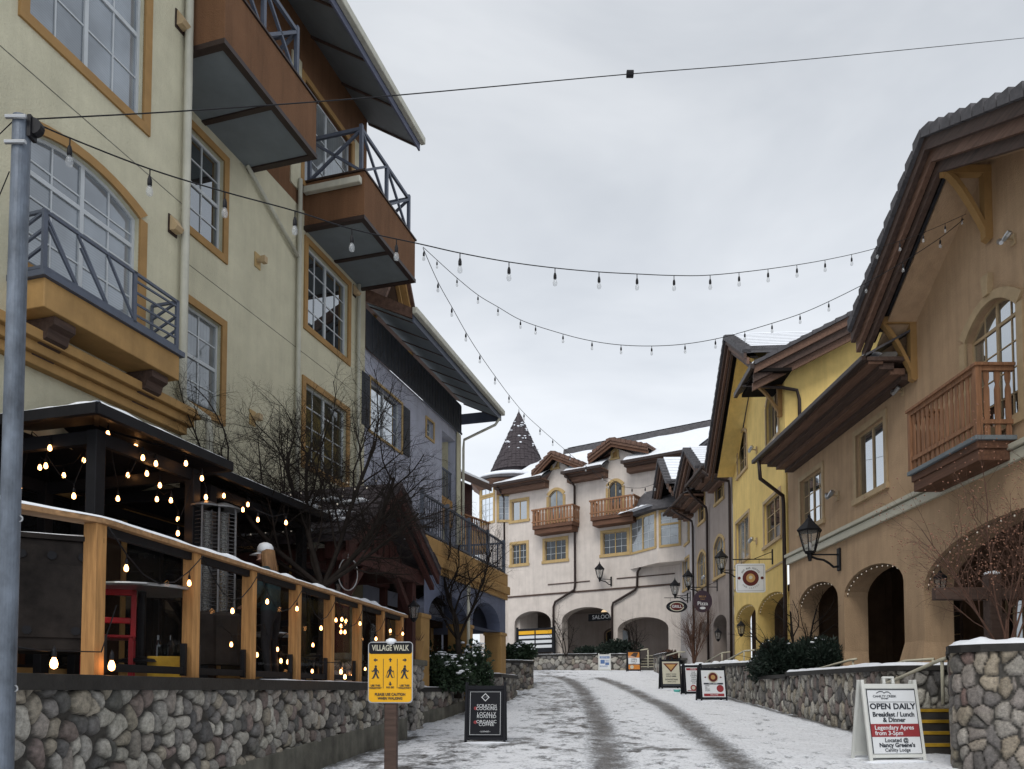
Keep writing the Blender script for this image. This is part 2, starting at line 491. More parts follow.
# ------------------------------------------------------------------ world, sun, camera
w = bpy.data.worlds.new("World"); sc.world = w; w.use_nodes = True
nt = w.node_tree; bg = nt.nodes['Background']; L = nt.links.new
SUN_EL, SUN_AZ = radians(48), radians(200)
sky = N(nt, 'ShaderNodeTexSky'); sky.sky_type = 'NISHITA'; sky.sun_disc = False; sky.sun_elevation = SUN_EL; sky.sun_rotation = SUN_AZ
tc = N(nt, 'ShaderNodeTexCoord')
mp = N(nt, 'ShaderNodeMapping'); mp.inputs['Scale'].default_value = (1, 1, 2.2); L(tc.outputs['Generated'], mp.inputs['Vector'])
nz = N(nt, 'ShaderNodeTexNoise', Scale=2.1, Detail=5.0, Roughness=.55, Distortion=.4); L(mp.outputs[0], nz.inputs['Vector'])
cr = N(nt, 'ShaderNodeValToRGB'); cr.color_ramp.elements[0].position = .3; cr.color_ramp.elements[1].position = .72
cr.color_ramp.elements[0].color = (4.0, 4.25, 4.6, 1); cr.color_ramp.elements[1].color = (5.9, 6.1, 6.35, 1)
L(nz.outputs['Fac'], cr.inputs[0])
# cloud deck is brighter towards the horizon (thin far cloud)
sx = N(nt, 'ShaderNodeSeparateXYZ'); L(tc.outputs['Generated'], sx.inputs[0])
mr = N(nt, 'ShaderNodeMapRange'); mr.inputs[1].default_value = .12; mr.inputs[2].default_value = .62; mr.inputs[3].default_value = 1.28; mr.inputs[4].default_value = .88
L(sx.outputs['Z'], mr.inputs[0])
mm = N(nt, 'ShaderNodeMix', data_type='RGBA', blend_type='MULTIPLY'); mm.inputs['Factor'].default_value = 1
L(cr.outputs[0], mm.inputs[6]); L(mr.outputs[0], mm.inputs[7])
mx = N(nt, 'ShaderNodeMix', data_type='RGBA'); mx.inputs['Factor'].default_value = .93
L(sky.outputs[0], mx.inputs[6]); L(mm.outputs[2], mx.inputs[7]); L(mx.outputs[2], bg.inputs['Color'])
bg.inputs['Strength'].default_value = .1
sl = bpy.data.lights.new('sun', 'SUN'); sl.energy = 1.1; sl.angle = radians(25); sl.color = (1, .97, .92)
so = bpy.data.objects.new('sun', sl); COL.objects.link(so)
sd = Vector((sin(SUN_AZ) * cos(SUN_EL), cos(SUN_AZ) * cos(SUN_EL), sin(SUN_EL)))
so.rotation_euler = sd.to_track_quat('Z', 'Y').to_euler()
cam = bpy.data.cameras.new('camera'); co = bpy.data.objects.new('camera', cam); COL.objects.link(co)
cam.sensor_width = 36; cam.lens = FOC * 36 / 1024; cam.shift_y = (PY0 - 384.5) / 1024; cam.clip_end = 2000; cam.clip_start = .05
co.rotation_euler = (pi / 2 + PIT, 0, 0); sc.camera = co
sc.view_settings.view_transform = 'Standard'; sc.view_settings.look = 'None'; sc.view_settings.exposure = 0.66; sc.view_settings.gamma = 1
sc.view_settings.use_curve_mapping = False
sc.cycles.use_denoising = True; sc.cycles.max_bounces = 6; sc.cycles.transparent_max_bounces = 16; sc.cycles.diffuse_bounces = 3; sc.cycles.glossy_bounces = 3
sc.cycles.caustics_reflective = False; sc.cycles.caustics_refractive = False
sc.render.use_persistent_data = False

# ------------------------------------------------------------------ ground: one sheet, fine where the street is
def make_ground():
    xs = np.concatenate([[-400, -150, -60, -25, -12, -8], np.arange(-6, 10, .06), [11, 14, 20, 40, 100, 200, 400]])
    ys = np.concatenate([[-300, -100, -30, -5, 0, 2], np.arange(3, 22, .06), np.arange(22, 52, .11), [55, 60, 80, 120, 250, 600]])
    X, Y = np.meshgrid(xs, ys)
    Z = np.interp(Y, [k[0] for k in GY], [k[1] for k in GY])
    # smooth the profile a little
    Z = Z + .0 * X
    def track(pts):
        W = [ground_hit(*p) for p in pts]
        yy = [q.y for q in W]; xx = [q.x for q in W]
        o = np.argsort(yy); yy = np.array(yy)[o]; xx = np.array(xx)[o]
        return np.abs(X - np.interp(Y, yy, xx)), (Y < yy[-1] + .5)
    t1, m1 = track([(616, 790), (611, 769), (602, 730), (592, 704), (582, 690), (571, 681), (560, 677)])
    t2, m2 = track([(775, 790), (746, 769), (722, 749), (700, 732), (680, 716), (664, 705), (640, 694), (618, 684), (600, 678)])
    n0 = fbm(X * 1.2, Y * 1.2, 3); n1 = fbm(X * 4, Y * 3, 11); n2 = fbm(X * 9, Y * 7, 23); n3 = fbm(X * .35, Y * .35, 41)
    ww = .31
    tr = np.maximum(np.exp(-(t1 / ww) ** 2.6) * m1, np.exp(-(t2 / (ww * .95)) ** 2.6) * m2)
    tr = tr * np.clip(.25 + .95 * n1, 0, .8)
    # slush between and left of the tracks, trodden snow at the left kerb
    mid = np.exp(-((X - 1.3) / 1.6) ** 2) * .26
    left = np.clip((.1 - X) / 2.0, 0, 1) * np.clip((21 - Y) / 9, 0, 1) * .36
    slush = np.clip((n1 * .42 + n2 * .62 + (n0 - .5) * .5 + mid + left - .69) * 2.8, 0, 1)
    edge = np.exp(-((X - 6.85) / .16) ** 2) * ((Y > 14.5) & (Y < 32)) + np.exp(-((X - (-4.37 + .164 * Y) - .08) / .16) ** 2) * (Y < 14.9)
    wet = np.clip(np.maximum(np.maximum(tr, slush * .85), edge * np.clip(n1 * 1.7 - .1, 0, 1)), 0, 1)
    inside = (X > -5.5) & (X < 9.5) & (Y > 3) & (Y < 51)
    wet = np.where(inside, wet, .1)
    Zr = (n1 - .5) * .045 + (n2 - .5) * .035 + (n0 - .5) * .05 - wet * .02 - tr * .015
    Z = Z + np.where(inside, Zr, 0)
    rf = np.random.RandomState(3); x0s, y0s = xs, ys
    for path in range(22):
        fx, fy = rf.uniform(-1.8, 5.0), rf.uniform(6, 20); ang = rf.uniform(-.35, .35) + (pi if rf.rand() < .5 else 0)
        for st in range(rf.randint(8, 22)):
            sgn = 1 if st % 2 else -1
            cx_ = fx + sin(ang) * .62 * st + cos(ang) * .1 * sgn; cy_ = fy + cos(ang) * .62 * st - sin(ang) * .1 * sgn
            if not (4 < cy_ < 40): continue
            i0, i1 = np.searchsorted(xs, [cx_ - .3, cx_ + .3]); j0, j1 = np.searchsorted(ys, [cy_ - .3, cy_ + .3])
            sx_ = X[j0:j1, i0:i1] - cx_; sy_ = Y[j0:j1, i0:i1] - cy_
            la = sx_ * sin(ang) + sy_ * cos(ang); lb = sx_ * cos(ang) - sy_ * sin(ang)
            q = (la / .17) ** 2 + (lb / .075) ** 2
            Z[j0:j1, i0:i1] += -.022 * np.exp(-q ** 2) + .008 * np.exp(-((q - 1.9) / .7) ** 2)
            wet[j0:j1, i0:i1] = np.clip(wet[j0:j1, i0:i1] + .38 * np.exp(-q ** 2), 0, 1)
    h, wd = X.shape
    v = np.stack([X, Y, Z], -1).reshape(-1, 3)
    i = np.arange(h * wd).reshape(h, wd)
    f = np.stack([i[:-1, :-1], i[:-1, 1:], i[1:, 1:], i[1:, :-1]], -1).reshape(-1, 4)
    me = bpy.data.meshes.new('snowy_street')
    me.vertices.add(len(v)); me.vertices.foreach_set('co', v.ravel())
    me.loops.add(f.size); me.loops.foreach_set('vertex_index', f.ravel())
    me.polygons.add(len(f)); me.polygons.foreach_set('loop_start', np.arange(0, f.size, 4)); me.polygons.foreach_set('loop_total', np.full(len(f), 4))
    me.polygons.foreach_set('use_smooth', np.ones(len(f), bool))
    me.update(calc_edges=True)
    ca = me.color_attributes.new('wet', 'FLOAT_COLOR', 'POINT')
    c = np.ones((len(v), 4)); c[:, 0] = wet.ravel(); c[:, 1] = tr.ravel(); ca.data.foreach_set('color', c.ravel())
    m, nt, b = newmat('snow_over_pavers'); L = nt.links.new
    at = N(nt, 'ShaderNodeAttribute', attribute_name='wet'); se = N(nt, 'ShaderNodeSeparateColor'); L(at.outputs['Color'], se.inputs[0])
    tc = N(nt, 'ShaderNodeTexCoord')
    fn = N(nt, 'ShaderNodeTexNoise', Scale=19.0, Detail=7.0, Roughness=.75); L(tc.outputs['Object'], fn.inputs['Vector'])
    ad = N(nt, 'ShaderNodeMath', operation='MULTIPLY_ADD'); ad.inputs[1].default_value = 2.5; ad.inputs[2].default_value = -1.2; L(fn.outputs['Fac'], ad.inputs[0])
    a2 = N(nt, 'ShaderNodeMath', operation='ADD'); L(se.outputs[0], a2.inputs[0]); L(ad.outputs[0], a2.inputs[1])
    rp = N(nt, 'ShaderNodeMapRange'); rp.inputs[1].default_value = .12; rp.inputs[2].default_value = .95; L(a2.outputs[0], rp.inputs[0])
    cs = N(nt, 'ShaderNodeValToRGB')
    e = cs.color_ramp.elements; e[0].position = 0; e[0].color = (.80, .82, .86, 1); e[1].position = 1; e[1].color = (.070, .066, .062, 1)
    q = e.new(.35); q.color = (.42, .44, .47, 1); q = e.new(.65); q.color = (.19, .19, .195, 1)
    L(rp.outputs[0], cs.inputs[0]); L(cs.outputs[0], b.inputs['Base Color'])
    rr = N(nt, 'ShaderNodeMapRange'); rr.inputs[3].default_value = .65; rr.inputs[4].default_value = .3; L(rp.outputs[0], rr.inputs[0]); L(rr.outputs[0], b.inputs['Roughness'])
    b2 = N(nt, 'ShaderNodeTexNoise', Scale=30.0, Detail=5.0, Roughness=.65); L(tc.outputs['Object'], b2.inputs['Vector'])
    sm = N(nt, 'ShaderNodeMath', operation='SUBTRACT'); L(b2.outputs['Fac'], sm.inputs[0]); L(rp.outputs[0], sm.inputs[1])
    bp = N(nt, 'ShaderNodeBump', Strength=.5, Distance=.02); L(sm.outputs[0], bp.inputs['Height']); L(bp.outputs[0], b.inputs['Normal'])
    me.materials.append(m)
    o = bpy.data.objects.new('snowy_street', me); COL.objects.link(o); o['kind'] = 'structure'
make_ground()

# ------------------------------------------------------------------ river-stone walls
def stonemat():
    m, nt, b = newmat('river_stone'); L = nt.links.new
    at = N(nt, 'ShaderNodeAttribute', attribute_name='Col'); tc = N(nt, 'ShaderNodeTexCoord')
    n = N(nt, 'ShaderNodeTexNoise', Scale=26.0, Detail=7.0, Roughness=.75); L(tc.outputs['Object'], n.inputs['Vector'])
    r = N(nt, 'ShaderNodeMapRange'); r.inputs[1].default_value = .3; r.inputs[2].default_value = .75; r.inputs[3].default_value = .45; r.inputs[4].default_value = 1.6; L(n.outputs['Fac'], r.inputs[0])
    mx = N(nt, 'ShaderNodeMix', data_type='RGBA', blend_type='MULTIPLY'); mx.inputs['Factor'].default_value = 1
    L(at.outputs['Color'], mx.inputs[6]); L(r.outputs[0], mx.inputs[7]); L(mx.outputs[2], b.inputs['Base Color'])
    b.inputs['Roughness'].default_value = .62; b.inputs['Specular IOR Level'].default_value = .4
    bp = N(nt, 'ShaderNodeBump', Strength=.5, Distance=.02); L(n.outputs['Fac'], bp.inputs['Height']); L(bp.outputs[0], b.inputs['Normal'])
    return m
M['stone'] = stonemat()
PAL = [(.22, .21, .19), (.16, .15, .14), (.11, .105, .10), (.27, .255, .225), (.19, .17, .15), (.14, .11, .10), (.30, .285, .25), (.075, .072, .07), (.22, .195, .155)]

def pathfun(P):
    P = [Vector((p[0], p[1], 0)) for p in P]
    d = [0]
    for a, b in zip(P, P[1:]): d.append(d[-1] + (b - a).length)
    return np.array(d), np.array([[p.x, p.y] for p in P])

def stone_face(name, P, z0, z1, parent, side=1, cell=(.21, .22), seed=1, res=.018, pal=PAL, moss=True, ins=.04, rnd_=.56):
    """P plan polyline; z0,z1 functions of distance; side=+1: outward is to the right of travel"""
    d, xy = pathfun(P); Ln = d[-1]
    ns = max(8, int(Ln / res)); s = np.linspace(0, Ln, ns + 1)
    px = np.interp(s, d, xy[:, 0]); py = np.interp(s, d, xy[:, 1])
    tx = np.gradient(px); ty = np.gradient(py); l = np.hypot(tx, ty); tx /= l; ty /= l
    nx, ny = ty * side, -tx * side
    Z0 = np.array([z0(q) for q in s]); Z1 = np.array([z1(q) for q in s])
    nh = max(6, int((Z1 - Z0).max() / res)); t = np.linspace(0, 1, nh + 1)
    S, T = np.meshgrid(s, t); H = Z0[None, :] + (Z1 - Z0)[None, :] * T
    cw, ch = cell
    wx = S + (vnoise(S * 7, H * 7, seed + 50) - .5) * .05; wy = H + (vnoise(S * 7, H * 7, seed + 60) - .5) * .05
    gx = wx / cw; gy = wy / ch
    ix = np.floor(gx).astype(np.int64); iy = np.floor(gy).astype(np.int64)
    f1 = np.full(S.shape, 9.); f2 = np.full(S.shape, 9.); cid = np.zeros(S.shape)
    for a in (-2, -1, 0, 1, 2):
        for b in (-2, -1, 0, 1, 2):
            cx_ = ix + a; cy_ = iy + b
            qx = cx_ + .5 + (_h(cx_, cy_, seed) - .5) * .95 + .5 * (cy_ % 2) - .25; qy = cy_ + .5 + (_h(cx_, cy_, seed + 5) - .5) * .9
            asp = .75 + .6 * _h(cx_, cy_, seed + 8); siz = .12 * _h(cx_, cy_, seed + 13)
            dd = np.sqrt(((gx - qx) * asp) ** 2 + ((gy - qy) / asp) ** 2) - siz
            idv = _h(cx_, cy_, seed + 9)
            m1 = dd < f1
            f2 = np.where(m1, f1, np.minimum(f2, dd)); cid = np.where(m1, idv, cid); f1 = np.where(m1, dd, f1)
    e = np.clip(np.minimum((f2 - f1 - .05) / .36, (rnd_ - f1) / .30), 0, 1)
    hgt = np.sqrt(1 - (1 - e) ** 2) * (.045 + .03 * cid)
    pal = np.array(pal); k = (cid * 997).astype(int) % len(pal)
    c = pal[k] * (1.12 + .5 * ((cid * 131) % 1))[..., None]
    mort = np.clip(e * 7, 0, 1)[..., None]
    if moss:
        mo = np.clip((fbm(S * 2, H * 3, seed + 77) - .52) * 5, 0, 1)[..., None] * .5
        c = c * (1 - mo * .4) + np.array([.07, .08, .035]) * mo * .4
    c = np.array([.050, .046, .040]) * (1 - mort) + c * mort
    off = hgt - ins
    VX = px[None, :] + nx[None, :] * off; VY = py[None, :] + ny[None, :] * off
    v = np.stack([VX, VY, H], -1).reshape(-1, 3)
    i = np.arange(S.size).reshape(S.shape)
    f = np.stack([i[:-1, :-1], i[:-1, 1:], i[1:, 1:], i[1:, :-1]], -1).reshape(-1, 4)
    if side < 0: f = f[:, ::-1]
    me = bpy.data.meshes.new(name)
    me.vertices.add(len(v)); me.vertices.foreach_set('co', v.ravel())
    me.loops.add(f.size); me.loops.foreach_set('vertex_index', f.ravel())
    me.polygons.add(len(f)); me.polygons.foreach_set('loop_start', np.arange(0, f.size, 4)); me.polygons.foreach_set('loop_total', np.full(len(f), 4))
    me.polygons.foreach_set('use_smooth', np.ones(len(f), bool)); me.update(calc_edges=True)
    ca = me.color_attributes.new('Col', 'FLOAT_COLOR', 'POINT')
    cc = np.ones((len(v), 4)); cc[:, :3] = c.reshape(-1, 3); ca.data.foreach_set('color', cc.ravel())
    me.materials.append(M['stone'])
    o = bpy.data.objects.new(name, me); COL.objects.link(o); o.parent = parent
    return o

def strip(mb, P, y0, y1, za, zb, side=1, n=None, jit=0):
    """solid strip along plan polyline between offsets y0..y1 (outward) and heights za..zb (numbers or functions of distance)"""
    d, xy = pathfun(P); Ln = d[-1]
    n = n or max(1, int(Ln / .5))
    s = np.union1d(np.linspace(0, Ln, n + 1), d)
    px = np.interp(s, d, xy[:, 0]); py = np.interp(s, d, xy[:, 1])
    tx = np.gradient(px, s); ty = np.gradient(py, s); l = np.hypot(tx, ty); nx, ny = ty / l * side, -tx / l * side
    fa = za if callable(za) else (lambda q: za); fb = zb if callable(zb) else (lambda q: zb)
    vs = []; fs = []
    for k in range(len(s)):
        j = RND.uniform(-jit, jit) if jit else 0; j2 = RND.uniform(-jit, jit) if jit else 0
        for (o, z) in ((y0, fa(s[k])), (y1 + j2, fa(s[k])), (y1 + j2, fb(s[k]) + j), (y0, fb(s[k]) + j)):
            vs.append((px[k] + nx[k] * o, py[k] + ny[k] * o, z))
    for k in range(len(s) - 1):
        a = k * 4; b = a + 4
        for q in range(4):
            r = (q + 1) % 4
            fs.append((a + q, a + r, b + r, b + q))
    fs.append((0, 1, 2, 3)); e = (len(s) - 1) * 4; fs.append((e + 3, e + 2, e + 1, e))
    mb.add(vs, fs)

def snowstrip(mb, P, y0, y1, z, h, side=1, step=.12, seed=0):
    """rounded, uneven ridge of snow lying along a path"""
    d, xy = pathfun(P); Ln = d[-1]; s = np.union1d(np.arange(0, Ln, step), d)
    px = np.interp(s, d, xy[:, 0]); py = np.interp(s, d, xy[:, 1])
    tx = np.gradient(px, s); ty = np.gradient(py, s); l = np.hypot(tx, ty); nx, ny = ty / l * side, -tx / l * side
    fz = z if callable(z) else (lambda q: z)
    vs = []; fs = []; K = 7
    for k in range(len(s)):
        hh = h * (.45 + .9 * noise.noise(Vector((s[k] * 2.1, seed, 0))) ** 2 * 2 + .5 * abs(noise.noise(Vector((s[k] * .7, seed + 9, 0)))))
        e0 = y0 + .02 * noise.noise(Vector((s[k] * 4, seed + 3, 1))); e1 = y1 + .025 * noise.noise(Vector((s[k] * 4, seed + 7, 1)))
        for q in range(K):
            t = q / (K - 1); o = lerp(e0, e1, t)
            vs.append((px[k] + nx[k] * o, py[k] + ny[k] * o, fz(s[k]) + .001 + hh * (1 - (2 * t - 1) ** 4)))
    for k in range(len(s) - 1):
        for q in range(K - 1):
            a = k * K + q; b = a + K
            fs.append((a, a + 1, b + 1, b))
    mb.add(vs, fs)

# left terrace wall -------------------------------------------------
TW0 = Vector((-4.37 + .164 * 3.6, 3.6, 0)); TW1 = Vector((-4.37 + .164 * 14.7, 14.7, 0))
TD = (TW1 - TW0).normalized(); TN = Vector((TD.y, -TD.x, 0))      # TN points to the street
CAPZ = .12
PATIO = .06
tw = thing('terrace_wall', 'long river stone terrace wall with dark coping at the left edge of the street', 'wall')
TP = [TW0[:2], TW1[:2], (TW1 - TN * .5 + TD * .0)[:2]]
gf = lambda s: gz(TW0.y + TD.y * min(s, 11.25))
TPs = [TW0[:2], (TW1 - TD * .12)[:2], (TW1 - TD * .04 - TN * .03)[:2], (TW1 - TN * .12)[:2], (TW1 - TN * .9)[:2]]
stone_face('stone_face', TPs, lambda s: gf(s) + .36, lambda s: CAPZ - .12, tw, 1, (.15, .17), 4, res=.014, rnd_=.58)
m = MB(); strip(m, TPs, -.3, .03, lambda s: gf(s) - .3, lambda s: gf(s) + .38); m.build('footing', M['concrete'], tw, bevel=.012)
m = MB(); strip(m, TPs, -.32, .06, CAPZ - .12, CAPZ); m.build('coping', M['coping'], tw, bevel=.012)
m = MB(); snowstrip(m, [(TW0 + TD * 5.6)[:2], (TW0 + TD * 11.0)[:2]], -.2, -.05, CAPZ, .02, seed=4); m.build('snow', M['snow'], tw, smooth=True)

# patio floor behind it
m = MB()
m.add([(-12, 2, PATIO), (TW0.x - .25, 3.6, PATIO), (TW1.x - .25, 14.65, PATIO), (-4.8, 15.2, PATIO), (-12, 15.2, PATIO)], [(0, 1, 2, 3, 4)])
tag(m.build('patio_floor', M['pave']), kind='structure')

# left planters further up the street
def stone_box(name, label, P, zt, seed, cell=(.22, .2), closed_fill=None, snow=True, base=.0, capm='coping', res=.022, side=1, capin=-.28, group=None, cat='wall', pal=PAL, rnd_=.62):
    r = thing(name, label, cat, group=group)
    d, xy = pathfun(P)
    g = lambda s: gz(float(np.interp(s, d, xy[:, 1]))) + base - .04
    ztf = zt if callable(zt) else (lambda s: zt)
    stone_face('stone_face', P, g, lambda s: ztf(s) - .1, r, side, cell, seed, res=res, pal=pal, rnd_=rnd_)
    if base:
        m = MB(); strip(m, P, -.25, .03, lambda s: g(s) - .3 - base, lambda s: g(s) + .02, side); m.build('footing', M['concrete'], r)
    m = MB(); strip(m, P, capin, .05, lambda s: ztf(s) - .1, ztf, side); m.build(  'coping', M[capm], r, bevel=.01)
    if snow:
        m = MB(); snowstrip(m, P, capin + .03, .035, ztf, .07 if snow is True else snow, side, seed=seed); m.build('snow', M['snow'], r, smooth=True)
    if closed_fill:
        m = MB(); m.add([(x, y, closed_fill[0]) for x, y in closed_fill[1]], [tuple(range(len(closed_fill[1])))]); m.build('soil', M['soil'], r)
    return r
# ================================================================== LEFT ROW
LB = Fac(-3.6, 18.75, .9598, -.2806)
lb = thing('cream_building', 'tall cream stucco lodge on the left with russet balconies and honey coloured window trim', 'building', LB.o, LB.rz)
def rect(F, l, t, r, b, off=0, yref=None):
    """opening whose left/right pixel edges and top (at left-x) / bottom (at right-x) pixels are known"""
    ua, zt = F.uz(*t, off); ub, zb = F.uz(*b, off); u0 = F.u(l, t[1], off); u1 = F.u(r, b[1], off)
    return dict(u0=min(u0, u1), u1=max(u0, u1), z0=zb, z1=zt, rise=0)
def R(F, l, ytl, r, ybr, rise=0, **k):
    u0, zt = F.uz(l, ytl); u1, zb = F.uz(r, ybr)
    # nearer side is higher in the picture for the same z: use the corner given
    return dict(u0=min(u0, u1), u1=max(u0, u1), z0=min(zb, zt), z1=max(zb, zt), rise=rise, **k)
# opening list (near/top-left and far/bottom-right corners)
BO = .75                                   # the near part of the facade stands forward by this much
LC = Fac(*(LB.o + LB.n * BO)[:2], LB.n.x, LB.n.y)
UB = LC.u(185.5, 200)
w1 = R(LC, 30, -60, 142, 122); w1['z1'] = w1['z0'] + 2.5
w2 = R(LC, 26, 128, 136.5, 330, .2, para=True); w2['z0'] = 5.0; w2['z1'] = LC.z(30, 130) + .16
w3 = R(LB, 188, 125, 222, 254)
w4 = R(LB, 184, 300, 219.5, 417)
w5 = R(LB, 307.4, 244, 347, 359)
w6 = R(LB, 305, 383, 345.6, 484)
w7 = dict(u0=w5['u0'] - .1, u1=w5['u1'] + .2, z0=10.75, z1=12.95, rise=0)
w8 = dict(u0=w3['u0'], u1=w3['u1'] + .3, z0=10.8, z1=12.9, rise=0)
w9 = dict(u0=9.3, u1=11.5, z0=w1['z0'] - 7, z1=w1['z0'] - 4.9, rise=0)
ZB = 10.6
m = MB(); wall(m, 0, UB, 3.35, 10.1, [w3, w4, w5, w6], .2); wall(m, UB, 16, 3.0, 16.5, [w1, w2], .2, y=BO)
m.quad((UB, 0, 3.0), (UB, BO, 3.0), (UB, BO, 16.5), (UB, 0, 16.5))
m.add([(0, -6, 0), (0, 0, 0), (0, 0, 14.1), (0, -6, 18)], [(0, 1, 2, 3)])
m.build('wall', M['cream'], lb)
m = MB(); wall(m, 0, UB, 10.1, 14.2, [w7, w8], .2); m.build('upper_wall', M['brown'], lb)
m = MB(); m.box(.03, 3.2, .001, .03, 10.4, 12.95) if False else None
# expansion joints
m = MB()
for zz, ua, ub, yy in ((LC.z(90, 124), UB, 16, BO), (LB.z(240, 304), 0, UB, 0)):
    m.box(ua, ub, yy - .01, yy + .003, zz - .006, zz + .006)
m.build('wall_joint', M['concrete'], lb)
for o, g, kw in ((w1, 'gl_blind', dict(cols=2, rows=4, transom=.5)), (w2, 'gl_blind', dict(cols=2, rows=4, transom=.66)), (w3, 'gl_mid', dict(cols=2, rows=4, leaf=1, transom=.5)),
                 (w4, 'gl_curt', dict(cols=2, rows=4, leaf=1, transom=.5)), (w5, 'gl_mid', dict(cols=2, rows=4)), (w6, 'gl_olive', dict(cols=2, rows=4)), (w7, 'gl_curt', dict(cols=1, rows=3)), (w8, 'gl_curt', dict(cols=1, rows=3))):
    window(lb, o, M['ochre'], M[g], M['sashw'], tw=.13, sill=False, dep=.1, y=BO if o in (w1, w2) else 0, **kw)
# pale door surround on the top floor
for a_, b_ in ((w7['u0'] - .38, w7['u0'] - .14), (w7['u1'] + .14, w7['u1'] + .5)):
    m = MB(); m.box(a_, b_, .0, .03, 10.4, w7['z1'] + .25); m.build('door_surround', M['cream'], lb)

def xpanel(mb, p, q, z0, z1, t=.055, kind='x', posts=True):
    p = Vector(p); q = Vector(q)
    a = Vector((0, 0, z0)); b = Vector((0, 0, z1))
    if kind == 'x':
        mb.bar(p + a, q + b, t, t); mb.bar(p + b, q + a, t, t)
    elif kind == 'd':
        mb.bar(p + b, q + a, t, t)
    elif kind == 'u':
        mb.bar(p + a, q + b, t, t)

def stucco_balcony(u0, u1, D, z0, z1, gutter=False, ru=None):
    b = MB(); b.box(u0, u1, 0, D, z0 + .02, z1)
    B = b.build('balcony', M['brown'], lb, bevel=.01)
    s = MB(); s.box(u0 + .1, u1 - .1, 0, D - .1, z0 - .0, z0 + .02)
    s.build('underside_panel', M['soffit'], B)
    s = MB()
    s.box(u0 - .02, u1 + .02, D - .1, D + .015, z0 - .03, z0 + .05); s.box(u0 - .02, u0 + .1, 0, D - .1, z0 - .03, z0 + .05); s.box(u1 - .1, u1 + .02, 0, D - .1, z0 - .03, z0 + .05)
    um = (u0 + u1) / 2; s.box(um - .05, um + .05, 0, D - .1, z0 - .028, z0 + .01)
    s.box(u0 - .03, u1 + .03, D - .2, D + .03, z1, z1 + .035); s.box(u0 - .03, u0 + .15, 0, D - .2, z1, z1 + .035); s.box(u1 - .15, u1 + .03, 0, D - .2, z1, z1 + .035)
    s.build('edge_trim', M['dkmetal'], B)
    r = MB(); h = 1.02; e = .07; y = D - .13; ra, rb = ru or (u0 + .1, u1 - .1)
    n = max(1, round((rb - ra) / 1.2)); W = (rb - ra) / n
    for i in range(n + 1):
        uu = ra + W * i; r.box(uu - e / 2, uu + e / 2, y - e / 2, y + e / 2, z1, z1 + h + (.06 if i in (0, n) else 0))
    for zz in (z1 + .08, z1 + h - .03): r.bar((ra, y, zz), (rb, y, zz), .06, .07)
    for i in range(n): xpanel(r, (ra + W * i, y, 0), (ra + W * (i + 1), y, 0), z1 + .09, z1 + h - .04, .05)
    for uu in (ra, rb):
        r.box(uu - e / 2, uu + e / 2, .02, .02 + e, z1, z1 + h)
        for zz in (z1 + .08, z1 + h - .03): r.bar((uu, .02, zz), (uu, y, zz), .06, .07)
        xpanel(r, (uu, .05, 0), (uu, y, 0), z1 + .09, z1 + h - .04, .05)
    r.build('railing', M['bluegrey'], B)
    s = MB(); s.box(u0 + .2, u1 - .2, D - .19, D - .02, z1 + .036, z1 + .05); s.build('snow', M['snow'], B)
    return B
stucco_balcony(4.72, 7.36, 1.4, 9.73, 10.75, ru=(5.2, 7.2))
B2 = stucco_balcony(.2, 2.82, 1.4, 9.73, 10.72)
# little gutter along the near side of the second balcony
m = MB(); m.box(2.84, 2.96, .05, 1.36, 10.42, 10.56); m.build('gutter', M['gutter'], B2, bevel=.015)

# Juliet balcony
JD = .5
JA = LC.u(179.4, 370, JD); JE = LC.u(44, 300, JD); JZ = (LC.z(179.4, 379.4, JD) + LC.z(44, 308, JD)) / 2
B = MB(); B.box(JA, JE, BO, BO + JD, JZ, JZ + .34)
JB = B.build('balcony', M['ochre2'], lb, bevel=.012)
s = MB(); s.box(JA - .05, JE + .05, BO, BO + JD + .05, JZ + .34, JZ + .41); s.build('edge_trim', M['bluegrey'], JB)
for uu in (JA + .15, JE - .5):
    s = MB(); s.ext([(uu, BO, JZ - .01), (uu, BO + JD - .06, JZ - .01), (uu, BO + JD - .06, JZ - .1), (uu, BO + .36, JZ - .14), (uu, BO + .33, JZ - .24), (uu, BO + .2, JZ - .3), (uu, BO + .12, JZ - .42), (uu, BO, JZ - .46)], (.3, 0, 0)); s.build('bracket', M['dkwood'], JB)
r = MB(); y = BO + JD - .04; t = .035
JL = JE - JA; us = [JA + .02, JA + JL * .37, JE - .02]
zf = JZ + .41; z0, z1 = zf + .06, JZ + 1.12
for uu in us: r.box(uu - t / 2 - .01, uu + t / 2 + .01, y - t / 2, y + t / 2, zf, z1 + .02)
for zz in (z0, z1): r.bar((us[0], y, zz), (us[-1], y, zz), t, t)
W3 = (us[2] - us[1]) / 3
for k in range(3):
    a = us[1] + W3 * k; r.bar((a, y, z0 + .02), (a + W3, y, z1 - .02), t * .8, t * .8)
    if k < 2: r.bar((a + W3, y, z0), (a + W3 * 1.9, y, z0 + .5), t * .8, t * .8)
for k in range(4):
    zz = z0 + .1 + k * .15; r.bar((us[0], y, zz + .03), (us[1], y, zz), t * .7, t * .7)
for uu in (us[0], us[-1]):
    r.box(uu - t / 2, uu + t / 2, BO + .02, BO + .05, zf, z1)
    for zz in (z0, z1): r.bar((uu, BO + .03, zz), (uu, y, zz), t, t)
    for k in range(3): r.bar((uu, BO + .03, z0 + .05 + .2 * k), (uu, y, z0 + .25 + .2 * k), t * .8, t * .8)
r.build('railing', M['bluegrey'], JB)
s = MB(); s.box(JA + .2, JE - .3, BO + .05, BO + JD - .1, zf, zf + .03); s.build('snow', M['snow'], JB, bevel=.015)

